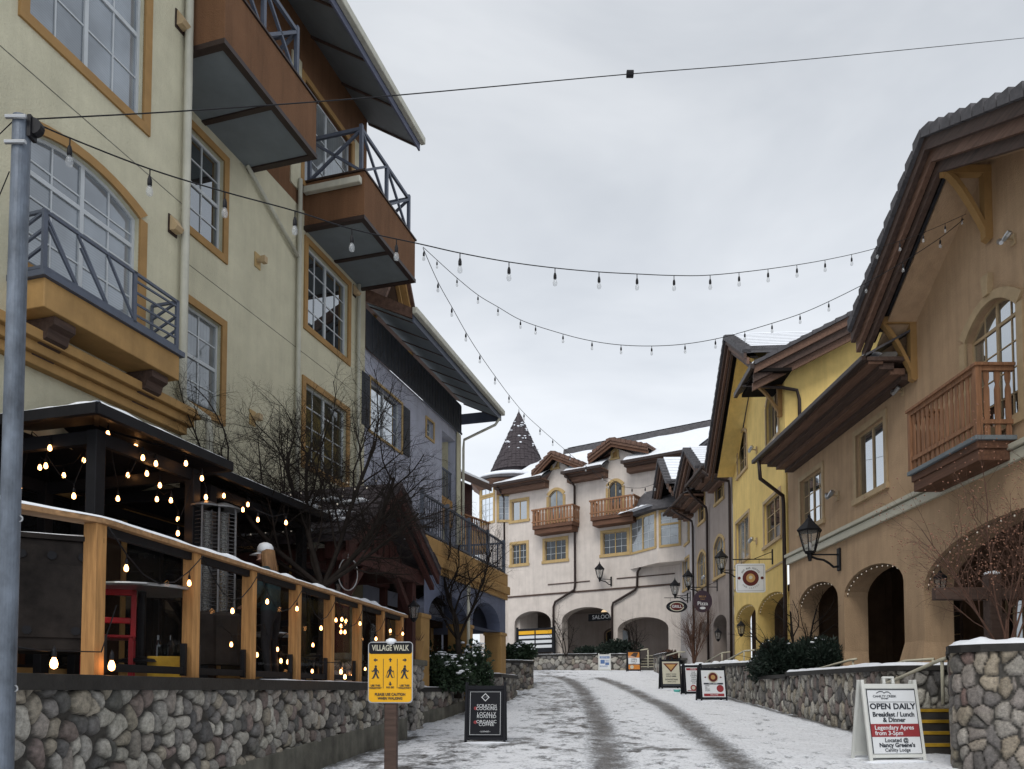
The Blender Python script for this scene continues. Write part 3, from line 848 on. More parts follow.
# ochre cornice over the ground floor
c1 = LC.z(182, 405, .2); c0 = LC.z(182, 430, .2)
m = MB(); h_ = (c1 - c0) / 3
m.box(UB + .01, 16, BO - .3, BO + .12, c0, c0 + h_); m.box(UB - .05, 16, BO - .3, BO + .2, c0 + h_, c0 + 2 * h_); m.box(UB - .1, 16, BO - .3, BO + .28, c0 + 2 * h_, c1); m.build('cornice', M['ochre2'], lb, bevel=.012)
# main roof eave: sloping soffit, fascia and gutter
Z_in, Z_out, D = 14.15, 13.3, 1.3
m = MB(); m.ext([(-.15, 0, Z_in), (-.15, D, Z_out), (-.15, D, Z_out + .3), (-.15, -5, Z_in + 3.6), (-.15, -5, Z_in + 3.3)], (16.2, 0, 0)); m.build('roof', M['tile'], lb)
m = MB()
m.ext([(-.1, .0, Z_in - .03), (-.1, D - .02, Z_out - .01), (-.1, D - .02, Z_out - .001), (-.1, .0, Z_in - .001)], (16.1, 0, 0)); m.build('soffit', M['soffit'], lb)
for k in range(12):
    uu = -.1 + 1.35 * k; m = MB(); m.ext([(uu, 0, Z_in - .08), (uu, D, Z_out - .06), (uu, D, Z_out), (uu, 0, Z_in)], (.05, 0, 0)); m.build('rafter_trim', M['dkwood'], lb)
m = MB(); m.box(-.2, 16, D, D + .04, Z_out - .08, Z_out + .22); m.build('fascia', M['ltblue'], lb)
m = MB(); m.box(-.25, 16, D + .04, D + .17, Z_out + .08, Z_out + .25); m.build('gutter', M['gutter'], lb, bevel=.02)

# downspouts
def pipe(parent, pts, r, m, name='downspout', n=8):
    b = MB(); b.tube(pts, r, n); return b.build(name, m, parent, smooth=True)
ud = LB.u(186, 250)
ud = max(UB + .1, 7.46)
for _z in (12.4,):
    m = MB(); m.box(ud - .1, ud + .1, BO, BO + .22, _z, _z + .3); m.build('leader_head', M['gutter'], lb, bevel=.02)
pipe(lb, [(ud, BO + .1, 15.5), (ud, BO + .1, c1 + .25), (ud - .04, BO + .12, c1 + .1), (ud - .26, BO + .35, c1 - .1), (ud - .28, BO + .37, c1 - .3), (ud - .28, BO + .37, c0 - .5)], .06, M['gutter'])
u2 = LB.u(295.5, 300)
pipe(lb, [(u2, .08, 10.6), (u2, .08, 2.9)], .05, M['gutter'])
pipe(lb, [(LB.u(244, 166), .07, LB.z(244, 166)), (u2 + .04, .07, LB.z(294, 256))], .04, M['gutter'])
u3 = LB.u(356, 300)
pipe(lb, [(u3, .08, 9.7), (u3, .08, 2.5)], .045, M['gutter'])

# ground floor of the cream building behind the patio
gf_ops = [dict(u0=.6 + 2.35 * k, u1=.6 + 2.35 * k + 1.75, z0=.3, z1=2.75, rise=0) for k in range(6)]
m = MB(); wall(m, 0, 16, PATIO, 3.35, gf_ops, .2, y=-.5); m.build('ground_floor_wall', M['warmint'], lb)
for o in gf_ops:
    window(lb, o, M['ochre2'], M['gl_dark'], M['black'], tw=.08, cols=1, rows=2, y=-.5, sill=False, muntins=True, dep=.08)

# little wall lights on the cream wall
def wall_lightbox(label, F, px, py, size=.26, kind=0):
    u, z = F.uz(px, py)
    t = thing('wall_light', label, 'wall light', F.w(u, 0, z), F.rz, 'small wall lights on the cream lodge')
    m = MB(); m.box(-.09 * size / .26, .09 * size / .26, 0.003, .02, -.14, .14); m.build('back_plate', M['trimw'] if kind else M['dkmetal'], t)
    m = MB()
    if kind:
        m.tube([(0, .02, 0), (0, .13, .0)], .045, 8); m.box(-.05, .05, .11, .2, -.06, .06)
        m.build('lamp_head', M['trimb'], t)
    else:
        m.ext([(-.07, .02, .12), (-.07, .04, .12), (-.07, .16, -.05), (-.07, .12, -.1), (-.07, .02, -.1)], (.14, 0, 0)); m.build('lamp_head', M['trimb'], t)
    return t
wall_lightbox('small wedge shaped light under the roof beside the big gridded window', LC, 179, 22)
wall_lightbox('small wedge shaped light between the arched window and the white downspout', LC, 172, 226)
wall_lightbox('round headed light on bare cream wall between two window columns', LB, 257, 261, kind=1)
wall_lightbox('round headed light on cream wall behind the bare tree crown', LB, 252, 418, kind=1)
wall_lightbox('small dark light at the building corner below the second balcony', LB, 354, 291, .2)

# ------------------------------------------------------------------ lavender building beyond
bb = thing('lavender_building', 'lavender blue sided building with dark board frieze beyond the cream lodge', 'building', LB.o, LB.rz)
UE = -6.75
bw1 = R(LB, 371, 378, 402, 452); bw2 = R(LB, 427, 418, 434, 441); bw3 = R(LB, 443, 430, 456, 520)
bw3['z0'] = 2.6
m = MB(); wall(m, UE, -.02, 2.2, 8.4, [bw1, bw2, bw3], .25, y=-.03); m.add([(UE, -6, 0), (UE, -.03, 0), (UE, -.03, 9), (UE, -6, 12)], [(0, 1, 2, 3)])
m.build('wall', M['blue'], bb)
m = MB(); m.box(UE - .02, -.02, -.0, .03, 8.4, 9.35)
for k in range(30):
    uu = UE + .22 * k
    if uu < -.1: m.box(uu, uu + .05, .03, .055, 8.4, 9.3)
m.box(UE - .04, -.02, .03, .07, 8.36, 8.42)
m.build('board_frieze', M['dkboard'], bb)
for o, g, kw in ((bw1, 'gl_sky', dict(cols=1, rows=3)), (bw2, 'gl_sky', dict(cols=1, rows=2, leaf=1))):
    window(bb, o, M['trimw'], M[g], M['sashw'], tw=.06, y=-.03, sill=False, **kw)
for uu in (bw1['u0'] - .5, bw1['u1'] + .07):
    m = MB(); m.box(uu, uu + .42, -.03, .015, bw1['z0'], bw1['z1'])
    for k in range(16): m.box(uu + .04, uu + .38, .015, .025, bw1['z0'] + .05 + k * (bw1['z1'] - bw1['z0'] - .1) / 16, bw1['z0'] + .09 + k * (bw1['z1'] - bw1['z0'] - .1) / 16)
    m.build('shutter', M['dkboard'], bb)
# recessed loggia
o = bw3
m = MB(); m.box(o['u0'] + .01, o['u1'] - .01, -1.6, -1.5, o['z0'], o['z1']); m.box(o['u0'] - .0, o['u0'] + .05, -1.5, -.28, o['z0'], o['z1']); m.build('loggia_wall', M['cream'], bb)
for zz in (o['z0'] + 1.1, o['z0'] + 3.5):
    m = MB(); m.box(o['u0'] + .06, o['u1'] - .01, -1.4, -.1, zz - .9, zz - .05); b_ = m.build('loggia_parapet', M['ochre'], bb)
    m = MB(); m.bar((o['u0'] + .06, -.15, zz + .85), (o['u1'] - .02, -.15, zz + .85), .05)
    for k in range(9):
        uu = lerp(o['u0'] + .1, o['u1'] - .05, k / 8); m.bar((uu, -.15, zz - .05), (uu, -.15, zz + .85), .025)
    m.build('railing', M['bluegrey'], b_)
m = MB(); m.box(UE - .02, o['u0'] - .02, 0, .03, 2.5, 8.35); m.build('corner_trim', M['cream'], bb)
# eave
Zi, Zo, D = 9.55, 8.95, 1.25
m = MB(); m.ext([(UE - .38, .0, Zi - .03), (UE - .38, D - .02, Zo - .03), (UE - .38, D - .02, Zo - .004), (UE - .38, .0, Zi - .004)], (-UE + .3, 0, 0)); m.build('soffit', M['soffit'], bb)
m = MB(); m.ext([(UE - .4, -.02, Zi), (UE - .4, D, Zo), (UE - .4, D, Zo + .25), (UE - .4, -6, Zi + 3.5), (UE - .4, -6, Zi + 3.2)], (-UE + .4, 0, 0)); m.build('roof', M['brtile'], bb)
for k in range(8):
    uu = UE - .36 + .98 * k; m = MB(); m.ext([(uu, 0, Zi - .06), (uu, D, Zo - .055), (uu, D, Zo), (uu, 0, Zi)], (.04, 0, 0)); m.build('rafter_trim', M['dkwood'], bb)
m = MB(); m.box(UE - .42, 0, D, D + .035, Zo - .1, Zo + .2); m.box(UE - .45, UE - .41, -2, D + .03, Zo - .1, Zo + .25); m.build('fascia', M['bluegrey'], bb)
m = MB(); m.box(UE - .46, 0.1, D + .035, D + .16, Zo + .06, Zo + .22); m.build('gutter', M['gutter'], bb, bevel=.02)
m = MB(); snowstrip(m, [(UE - .3, D - .2), (-.2, D - .2)], -.2, .12, Zo + .2, .05, -1, seed=2); m.build('snow', M['snow'], bb, smooth=True)
pipe(bb, [(UE - .2, D + .05, Zo - .1), (UE - .2, D - .1, Zo - .3), (UE - .06, .12, 8.2), (UE - .06, .1, 7.9), (UE - .06, .1, 2.4)], .045, M['gutter'])
# small ochre dormer gable above the eave
du0, du1 = -3.2, -.9
m = MB(); m.add([(du0 + .2, -.25, 10.0), (du1 - .2, -.25, 10.0), ((du0 + du1) / 2, -.25, 11.75)], [(0, 1, 2)])
G = m.build('dormer', M['warmint'], bb)
m = MB(); P = [(du0 - .1, 9.95), ((du0 + du1) / 2, 12.0), (du1 + .1, 9.95)]; slopeband(m, P, .16, .34, -.2, .0); slopeband(m, P, .5, .6, -.25, -.15); m.build('rake_board', M['ochre2'], G)
m = MB(); slopeband(m, P, 0, .15, -3.5, .1); m.build('dormer_roof', M['brtile'], G)
# ground storey of the lavender building
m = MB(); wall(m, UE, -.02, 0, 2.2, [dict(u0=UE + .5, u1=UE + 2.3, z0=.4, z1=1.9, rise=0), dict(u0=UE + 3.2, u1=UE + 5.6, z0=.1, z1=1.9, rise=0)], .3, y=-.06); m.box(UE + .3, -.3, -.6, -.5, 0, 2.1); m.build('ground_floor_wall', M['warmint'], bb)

# ------------------------------------------------------------------ ochre & blue arcade in front of it
AR = Fac(-.2, 23.4, .9598, -.2806)
ar = thing('ochre_arcade', 'projecting arcade with blue arches, ochre piers and a dark railing on top', 'building', AR.o + Vector((0, 0, -.42)), AR.rz)
AL = 6.3
ops = [dict(u0=.55, u1=3.0, z0=2.12, z1=2.85, rise=.6), dict(u0=3.45, u1=AL - .3, z0=2.12, z1=2.72, rise=.55)]
m = MB(); wall(m, 0.002, AL, 2.12, 3.12, ops, .4); m.add([(0, -2.4, 3.12), (0, 0, 3.12), (0, 0, 2.12), (0, -2.4, 2.12)], [(0, 1, 2, 3)]); m.build('arch_wall', M['bluepaint'], ar)
m = MB(); m.box(-.06, AL, -.35, .06, 3.12, 3.28); m.box(-.12, AL, -.35, .12, 3.28, 3.52); m.box(-.06, AL, -.3, .06, 3.55, 3.9); m.box(-.12, -.0, -2.4, -.35, 3.28, 3.52); m.build('cornice', M['ochre2'], ar, bevel=.012)
for uu in (0, 3.02, AL - .3):
    m = MB(); m.box(uu, uu + .5, -.5, .02, -.2, 2.13); m.box(uu - .03, uu + .53, -.53, .05, 2.03, 2.118); m.build('pier', M['ochre2'], ar, bevel=.015)
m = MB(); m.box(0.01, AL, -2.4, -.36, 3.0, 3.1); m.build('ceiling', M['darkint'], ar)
r = MB()
for zz in (4.0, 4.85): r.bar((.0, -.05, zz), (AL, -.05, zz), .05); r.bar((0, -2.3, zz), (0, -.05, zz), .05)
for k in range(int(AL / .14)): r.bar((.14 * k, -.05, 3.9), (.14 * k, -.05, 4.85), .02)
for k in range(5): r.box(k * AL / 4 - .04, k * AL / 4 + .04, -.09, -.01, 3.9, 4.95)
for k in range(15): r.bar((0, -.15 * k - .1, 3.9), (0, -.15 * k - .1, 4.85), .02)
r.build('railing', M['bluegrey'], ar)
pipe(ar, [(3.6, .1, 3.1), (3.6, .1, -.1)], .045, M['gutter'])
# back wall with shop windows under the arcade
ops = [dict(u0=.9, u1=2.2, z0=.4, z1=2.2, rise=0), dict(u0=3.6, u1=5.2, z0=.4, z1=2.2, rise=0)]
m = MB(); wall(m, .05, AL, -.2, 3.0, ops, .1, y=-2.3); m.build('shop_wall', M['ochre'], ar)
for o in ops: window(ar, o, M['trimw'], M['gl_mid'], M['trimw'], tw=.08, cols=1, rows=2, y=-2.3, sill=False)

# ------------------------------------------------------------------ dark red building further left-back
DR = Fac(-1.75, 34.0, .86, -.5)
dr = thing('dark_red_building', 'dark red timber clad building with ochre balconies glimpsed behind the bare tree', 'building', DR.o, DR.rz)
dops = [dict(u0=.6 + 2.0 * k, u1=1.5 + 2.0 * k, z0=3.0 + 2.9 * j, z1=4.4 + 2.9 * j, rise=0) for k in range(3) for j in range(2)]
m = MB(); wall(m, 0, 7, .3, 9.0, dops, .1); m.add([(0, -5, 0), (0, 0, 0), (0, 0, 9), (0, -5, 11)], [(0, 1, 2, 3)]); m.build('wall', M['redwood'], dr)
for o in dops: window(dr, o, M['dkwood'], M['gl_dark'], M['trimw'], tw=.07, cols=1, rows=2, sill=False)
for zz in (3.1, 5.9):
    m = MB(); m.box(-.0, 3.6, 0, .9, zz, zz + .8); b_ = m.build('balcony', M['ochre2'], dr, bevel=.01)
    m = MB(); m.box(-.03, 3.63, .84, .93, zz + .8, zz + .88)
    for k in range(26): m.box(.02 + k * .14, .06 + k * .14, .85, .89, zz + .88, zz + 1.3)
    m.box(-.03, 3.63, .84, .93, zz + 1.3, zz + 1.36); m.build('railing', M['balwood'], b_)
m = MB(); m.ext([(-.25, 0, 9.1), (-.25, .8, 8.8), (-.25, .8, 9.0), (-.25, -5, 12), (-.25, -5, 11.7)], (7.9, 0, 0)); m.build('roof', M['tile'], dr)
m = MB(); m.box(-.28, 7.7, .8, .84, 8.7, 8.98); m.build('fascia', M['dkwood'], dr)
m = MB(); m.ext([(-.2, .75, 9.03), (-.2, .75, 9.12), (-.2, -4.9, 12.12), (-.2, -4.9, 12.03)], (7.8, 0, 0)); m.build('snow', M['snow'], dr)

# ------------------------------------------------------------------ shingled red timber porch at the terrace end
PF = Fac(-2.1, 16.1, .9598, -.2806)     # front plane of the porch
po = thing('timber_porch', 'dark red timber gable porch with snowy shingle roof draped in tiny lights', 'porch', PF.o, PF.rz)
PW = 2.9
P = [(-.55, 2.55), (PW / 2, 3.9), (PW + .55, 2.55)]
m = MB(); slopeband(m, P, 0, .1, -2.6, .45)
rows = 9
for side in (0, 1):
    a = Vector((P[side][0], 0, P[side][1])) if side == 0 else Vector((P[2][0], 0, P[2][1])); b = Vector((P[1][0], 0, P[1][1]))
    for k in range(rows):
        p = a.lerp(b, k / rows); q = a.lerp(b, (k + 1) / rows)
        yy = -2.6
        while yy < .45:
            wv = RND.uniform(.14, .22); e = min(yy + wv - .012, .47)
            h = RND.uniform(.02, .045)
            m.ext([(p.x, yy, p.z + .012), (q.x, yy, q.z + .004), (q.x, yy, q.z + .016), (p.x, yy, p.z + .012 + h)], (0, e - yy, 0))
            yy += wv
m.build('roof', M['shingle'], po)
m = MB(); slopeband(m, P, .1, .3, .36, .42); slopeband(m, P, .32, .42, .2, .3); m.build('bargeboard', M['redwood'], po)
m = MB(); m.add([(.1, -.1, 2.5), (PW - .1, -.1, 2.5), (PW / 2, -.1, 3.62)], [(0, 1, 2)])
for k in range(10):
    uu = .3 + k * .26; m.box(uu, uu + .03, -.1, -.07, 2.5, 3.7 - abs(uu - PW / 2) * .9)
m.build('gable_panel', M['redwood'], po)
m = MB(); m.box(-.4, PW + .4, -.12, .14, 2.22, 2.5); m.box(-.05, .15, -2.5, -.12, 2.22, 2.45); m.box(PW - .15, PW + .05, -2.5, -.12, 2.22, 2.45); m.bar((.1, 0, 1.6), (.75, 0, 2.25), .12); m.bar((PW - .1, 0, 1.6), (PW - .75, 0, 2.25), .12); m.build('beam', M['redwood'], po, bevel=.01)
for uu in (0, PW):
    for yy in (0, -.18):
        m = MB(); m.box(uu - .09, uu + .09, yy - .08, yy + .08, .62, 2.22); m.build('post', M['redwood'], po, bevel=.01)
m = MB()
for k in range(60):
    side = RND.random() < .6
    t = RND.uniform(.05, .9); uu = lerp(P[0][0], P[1][0], t) if side else lerp(P[2][0], P[1][0], t); zz = lerp(P[0][1], P[1][1], t)
    m.blob((uu, RND.uniform(-2.3, .3), zz + .05), RND.uniform(.08, .25), RND.uniform(.1, .35), .05, 7, 4, .2)
m.build('snow', M['snow'], po, smooth=True)
# stone piers carrying the porch posts
for k, (uu, lab) in enumerate(((0, 'river stone pier with a flat cap under the right porch post'), (PW, 'river stone pier with a flat cap under the left porch post'))):
    c = PF.w(uu, -.09, 0)
    pr = thing('stone_pier', lab, 'pier', (0, 0, 0), 0, 'stone piers under the porch posts')
    hw = .27; a_ = PF.x * hw; n_ = PF.n * hw
    C = [c - a_ - n_, c - a_ + n_, c + a_ + n_, c + a_ - n_, c - a_ - n_]
    stone_face('stone_face', [q[:2] for q in C], lambda s: -1.0, lambda s: .5, pr, -1, (.17, .17), 31 + k, res=.022, pal=[(.34, .32, .28), (.27, .25, .23), (.20, .19, .18)])
    m = MB(); m.box(-.34, .34, -.34, .34, .5, .62); o_ = m.build('cap', M['concrete'], pr, bevel=.02); o_.matrix_local = Matrix.Translation(c) @ Matrix.Rotation(PF.rz, 4, 'Z')

pp_ = PF.w(-.05, -.1, .62)
bk = thing('planter_basket', 'flared ochre wicker planter standing on the stone pier at the porch', 'planter', pp_ + PF.x * -.42, PF.rz)
m = MB(); m.lathe([(.10, 0), (.12, .05), (.19, .38), (.21, .42), (.17, .42), (.1, .1)], 12); m.build('basket', M['ochre'], bk)
m = MB(); r9 = random.Random(4)
for k in range(26): a = r9.uniform(0, 6.28); m.tube([(.08 * cos(a), .08 * sin(a), .38), (.2 * cos(a), .2 * sin(a), .5 + r9.uniform(0, .12))], [.008, .003], 4)
m.build('dry_stems', M['twig'], bk)
hp = pt(348, 574, 13.2)
hw_ = thing('hoop', 'thin pale metal hoop hanging beside the lantern near the tree trunk', 'hoop', hp, .2)
m = MB(); m.tube([(.16 * cos(a), 0, .28 * sin(a)) for a in [2 * pi * k / 24 for k in range(25)]], .012, 6, False); m.bar((0, 0, .28), (0, 0, .7), .01); m.build('ring', M['steel'], hw_, smooth=True)
# lean-to shingle roof over the ground floor between the patio and the porch
lt = thing('arcade_roof', 'shingled lean-to roof with grey gutter over the shopfront behind the bare tree', 'roof', LB.o, LB.rz)
ua, ub = LB.u(382, 520, .9), LB.u(290, 500, .9)
zt, zb = 3.55, 2.75
m = MB()
m.ext([(ua, .02, zt), (ua, 1.15, zb), (ua, 1.15, zb - .08), (ua, .02, zt - .08)], (ub - ua, 0, 0))
for k in range(9):
    y0 = .02 + k * .125; z_ = lerp(zt, zb, k / 9)
    uu = ua
    while uu < ub:
        wv = RND.uniform(.14, .24); m.box(uu, min(uu + wv - .012, ub), y0, y0 + .15, z_ - .05, z_ + RND.uniform(.0, .02)); uu += wv
m.build('shingles', M['shingle'], lt)
m = MB(); m.box(ua, ub, 1.15, 1.28, zb - .2, zb - .02); m.build('gutter', M['gutter'], lt, bevel=.02)
m = MB(); m.box(ua, ub, .9, 1.1, zb - .45, zb - .12)
for uu in (ua + .1, (ua + ub) / 2, ub - .1): m.box(uu - .07, uu + .07, .93, 1.07, PATIO, zb - .45)
m.build('frame', M['redwood'], lt)

# ================================================================== PATIO FURNITURE AND GAZEBOS
def bulb_parts():
    pass
def make_bulb_mesh(lit):
    m = MB(); m.lathe([(.012, .02), (.02, -.01), (.021, -.05), (.018, -.062)], 8); sock = m
    g = MB(); g.lathe([(.012, -.06), (.024, -.085), (.031, -.115), (.026, -.145), (.006, -.158)], 10)
    return sock, g
_s, _g = make_bulb_mesh(0)
_so = _s.build('socket', M['black'], None, smooth=True); SOCK = _so.data; bpy.data.objects.remove(_so)
def _gm(mm):
    o = _g.build('bulb', mm, None, smooth=True); d = o.data; bpy.data.objects.remove(o); return d
BULB_C = _gm(M['bulbg']); BULB_W = _gm(M['warm'])

def string_light(label, pts, bulbs, lit=False, r=.008, scale=1, anchor=None, group='strings of bulbs', name='string_light', hang=.05):
    """pts world polyline of the cable; bulbs: world points on it"""
    o0 = Vector(pts[0])
    t = thing(name, label, 'string lights', o0, 0, group)
    m = MB(); m.tube([Vector(p) - o0 for p in pts], r, 5)
    for b in bulbs:
        b = Vector(b) - o0; m.tube([b, b - Vector((0, 0, hang))], .006 * scale, 4)
    m.build('cable', M['black'], t, smooth=True)
    for b in bulbs:
        b = Vector(b) - o0 - Vector((0, 0, hang))
        s_ = bpy.data.objects.new('bulb', BULB_W if lit else BULB_C); COL.objects.link(s_); s_.parent = t; s_.location = b; s_.scale = (scale,) * 3
        q = bpy.data.objects.new('socket', SOCK); COL.objects.link(q); q.parent = s_
    return t

def gazebo(label, F, u0, u1, y0, y1, zt, rise, seed):
    g = thing('gazebo', label, 'gazebo', F.w(0, 0, 0), F.rz, 'black metal patio gazebos')
    # F local: x towards camera
    e = .32
    a, b, c, d = (u0 - e, y1 + e), (u1 + e, y1 + e), (u1 + e, y0 - e), (u0 - e, y0 - e)
    ins = .62
    A, B_, C_, D_ = (u0 + ins, y1 - ins), (u1 - ins, y1 - ins), (u1 - ins, y0 + ins), (u0 + ins, y0 + ins)
    m = MB(); lo = [a, b, c, d]; hi = [A, B_, C_, D_]
    for i in range(4):
        j = (i + 1) % 4
        m.add([(lo[i][0], lo[i][1], zt), (lo[j][0], lo[j][1], zt), (hi[j][0], hi[j][1], zt + rise), (hi[i][0], hi[i][1], zt + rise)], [(0, 1, 2, 3)])
        m.add([(lo[i][0], lo[i][1], zt - .02), (lo[j][0], lo[j][1], zt - .02), (hi[j][0], hi[j][1], zt + rise - .03), (hi[i][0], hi[i][1], zt + rise - .03)], [(3, 2, 1, 0)])
    # raised vent roof
    hh = .18; q = .22; lo2 = [(x + (q if x > (u0 + u1) / 2 else -q), y + (q if y > (y0 + y1) / 2 else -q)) for x, y in hi]
    apx = ((u0 + u1) / 2, (y0 + y1) / 2, zt + rise + hh + .08)
    for i in range(4):
        j = (i + 1) % 4
        m.add([(lo2[i][0], lo2[i][1], zt + rise + hh - .1), (lo2[j][0], lo2[j][1], zt + rise + hh - .1), apx], [(0, 1, 2)])
        m.bar((lo2[i][0], lo2[i][1], zt + rise + hh - .1), (lo2[j][0], lo2[j][1], zt + rise + hh - .1), .05)
    m.build('roof', M['black'], g)
    m = MB()
    for i in range(4):
        j = (i + 1) % 4; m.bar((lo[i][0], lo[i][1], zt - .03), (lo[j][0], lo[j][1], zt - .03), .06, .11)
        m.bar((lo[i][0], lo[i][1], zt - .03), (hi[i][0], hi[i][1], zt + rise - .03), .05)
    pp = [(u0, y1), (u1, y1), (u1, y0), (u0, y0)]
    for i in range(4):
        j = (i + 1) % 4; m.bar((pp[i][0], pp[i][1], zt - .2), (pp[j][0], pp[j][1], zt - .2), .07, .14)
    m.build('frame', M['black'], g)
    for x, y in pp:
        m = MB(); m.box(x - .065, x + .065, y - .065, y + .065, PATIO, zt - .13); m.build('post', M['black'], g, bevel=.006)
    m = MB()
    k = (rise) / ins if ins else 0
    for P_, sd in (([(u0 - e + .05, y1 + e), (u1 + e - .05, y1 + e)], 1),):
        snowstrip(m, P_, -.17, .0, zt + .03, .06, -1, seed=seed)
    snowstrip(m, [(u1 + e, y1 + e - .05), (u1 + e, y0 - e)], -.17, .0, zt + .03, .06, -1, seed=seed + 1)
    m.build('snow', M['snow'], g, smooth=True)
    return g
# gazebo axes share the facade direction; distances u measured from LB origin, y outwards
gu1, _ = LB.uz(98, 405, 2.42); 
def on_y(px, py, Y): return pt(px, py, Y)
def toF(F, p): d = Vector(p) - F.o; return d.dot(F.x), d.dot(F.n), p.z
c1 = toF(LB, pt(97.5, 404.7, 7.7)); c2 = toF(LB, pt(235, 464.5, 9.75))
c3 = toF(LB, pt(215, 471, 10.0)); c4 = toF(LB, pt(312, 515, 12.9))
E = .32
gazebo('nearest black hip roofed gazebo over the patio, snow along its eave', LB, c2[0] + E, c1[0] - E, c1[1] - E - 2.3, c1[1] - E, (c1[2] + c2[2]) / 2, .24, 11)
gazebo('second, farther black gazebo over the patio next to the bare tree', LB, c4[0] + E, c3[0] - E, c3[1] - E - 2.2, c3[1] - E, (c3[2] + c4[2]) / 2, .22, 21)

# cedar rail with glass screens on the terrace wall
rl = thing('patio_rail', 'cedar post and glass wind screen with snowy handrail along the terrace wall', 'railing')
def tp(Y, off=-.14): s = (Y - TW0.y) / TD.y; return TW0 + TD * s + TN * off
RZ = 1.42
posts = []
for tx in (92, 190, 249, 294, 329, 357, 380, 399):
    posts.append(min((abs(512 + 780 * tp(Y_ * .01).x / tp(Y_ * .01).y - tx), Y_ * .01) for Y_ in range(560, 1700, 4))[1])
corner = tp(posts[0]); lp = [corner + Vector((-.45, -.62, 0)) * k for k in (1.55, 3.1)]
C_ = [tp(posts[-1] + .2), corner, lp[0], lp[1]]
Pp = [tp(Y) for Y in posts] + lp[1:]
ang = atan2(TD.y, TD.x)
for i, p in enumerate(Pp):
    m = MB(); m.box(-.062, .062, -.062, .062, CAPZ, RZ - .045); o_ = m.build('post', M['cedar'], rl, bevel=.006, M=Matrix.Translation(p) @ Matrix.Rotation(ang, 4, 'Z'))
m = MB(); strip(m, [q[:2] for q in C_], -.1, .1, RZ - .045, RZ, n=4); m.build('handrail', M['rail'], rl, bevel=.006)
m = MB(); strip(m, [q[:2] for q in C_[:2]], -.035, .02, RZ - .12, RZ - .047, n=4); m.build('rail_board', M['black'], rl)
m = MB(); snowstrip(m, [q[:2] for q in C_], -.095, .10, RZ, .06, seed=8); m.build('snow', M['snow'], rl, smooth=True)
for a, b in zip(Pp[:-2], Pp[1:-1]):
    d = (b - a).normalized(); a2 = a + d * .12; b2 = b - d * .12
    m = MB(); m.bar(a2 + Vector((0, 0, CAPZ + .07)), b2 + Vector((0, 0, CAPZ + .07)), .04, .07); m.bar(a2 + Vector((0, 0, CAPZ + .02)), a2 + Vector((0, 0, CAPZ + .34)), .05, .05); m.bar(b2 + Vector((0, 0, CAPZ + .02)), b2 + Vector((0, 0, CAPZ + .34)), .05, .05)
    m.build('panel_frame', M['black'], rl)
    m = MB(); m.bar(a2 + Vector((0, 0, (CAPZ + RZ) / 2 - .03)), b2 + Vector((0, 0, (CAPZ + RZ) / 2 - .03)), .008, RZ - CAPZ - .28); m.build('glass_panel', M['clear'], rl)

# bulbs strung along the rail
rnd = random.Random(5)
pts = []; bl = []
for i in range(len(posts) - 1):
    a = tp(posts[i], -.02); b = tp(posts[i + 1], -.02)
    for k in range(6):
        t = k / 6; p = a.lerp(b, t); p.z = RZ - .07 - .38 * sin(pi * t) ** 1; pts.append(p)
        if k in ((3,) if i % 2 else (1, 5)): bl.append(p)
string_light('lit warm bulbs looping under the cedar handrail on the street side', pts, bl, True, .006, .62, group='warm bulb strings on the patio')
pts = []; bl = []
for i in range(3, len(posts)):
    a = tp(posts[i - 1], -.5); b = tp(posts[i], -.45)
    for k in range(5):
        t = k / 5; p = a.lerp(b, t); p.z = .75 + .1 * sin(6.3 * t + i) - .35 * (i > 4); pts.append(p)
        if k in (1, 3): bl.append(p)
string_light('lit warm bulbs strung low behind the glass screens of the patio', pts, bl, True, .006, .62, group='warm bulb strings on the patio')
p0 = tp(5.7, .0)
string_light('two lit bulbs lying on the stone coping near the grey pole', [tp(5.4, -.05) + Vector((0, 0, CAPZ + .19)), tp(5.75, -.04) + Vector((0, 0, CAPZ + .17)), tp(6.35, -.02) + Vector((0, 0, CAPZ + .19)), tp(6.6, -.08) + Vector((0, 0, CAPZ + .6))], [tp(5.85, -.03) + Vector((0, 0, CAPZ + .21)), tp(6.45, -.0) + Vector((0, 0, CAPZ + .21))], True, .006, .9, group='warm bulb strings on the patio', hang=.03)
def cluster(label, pix, Y, lit=True):
    P_ = [pt(x, y, Y + dy) for x, y, dy in pix]
    cab = []
    for a, b in zip(P_, P_[1:]):
        cab += [a, a.lerp(b, .5) - Vector((0, 0, .06))]
    cab.append(P_[-1])
    string_light(label, [c + Vector((0, 0, .06)) for c in cab], [c + Vector((0, 0, .06)) for c in P_], lit, .006, .68, group='warm bulb strings on the patio')
cluster('lit bulbs hanging inside the nearest gazebo left of its corner post', [(20, 482, .5), (32, 437, .2), (50, 442, 0), (46, 460, .3), (74, 490, 0), (91, 437, .4)], 8.2)
cluster('lit bulbs hanging inside the nearest gazebo right of its corner post', [(108, 428, 0), (118, 493, .3), (143, 452, 0), (156, 458, .2), (147, 468, .4)], 8.6)
cluster('cluster of lit bulbs around the gazebo corner near the steel heaters', [(160, 480, 0), (157, 494, .3), (171, 495, .1), (178, 514, .4), (178, 528, .1), (194, 477, .2), (202, 473, 0), (206, 492, .3)], 9.3)
cluster('scattered lit bulbs deep inside the nearest gazebo behind the smoker', [(40, 462, .6), (64, 470, .9), (84, 455, 1.2), (128, 470, 1.3), (136, 440, 1.0), (166, 440, 1.2), (186, 458, .8)], 8.4)
cluster('lit bulbs hanging under the second gazebo', [(224, 491, 0), (243, 505, .1), (248, 500, .4), (258, 515, 0), (286, 518, .3)], 10.6)
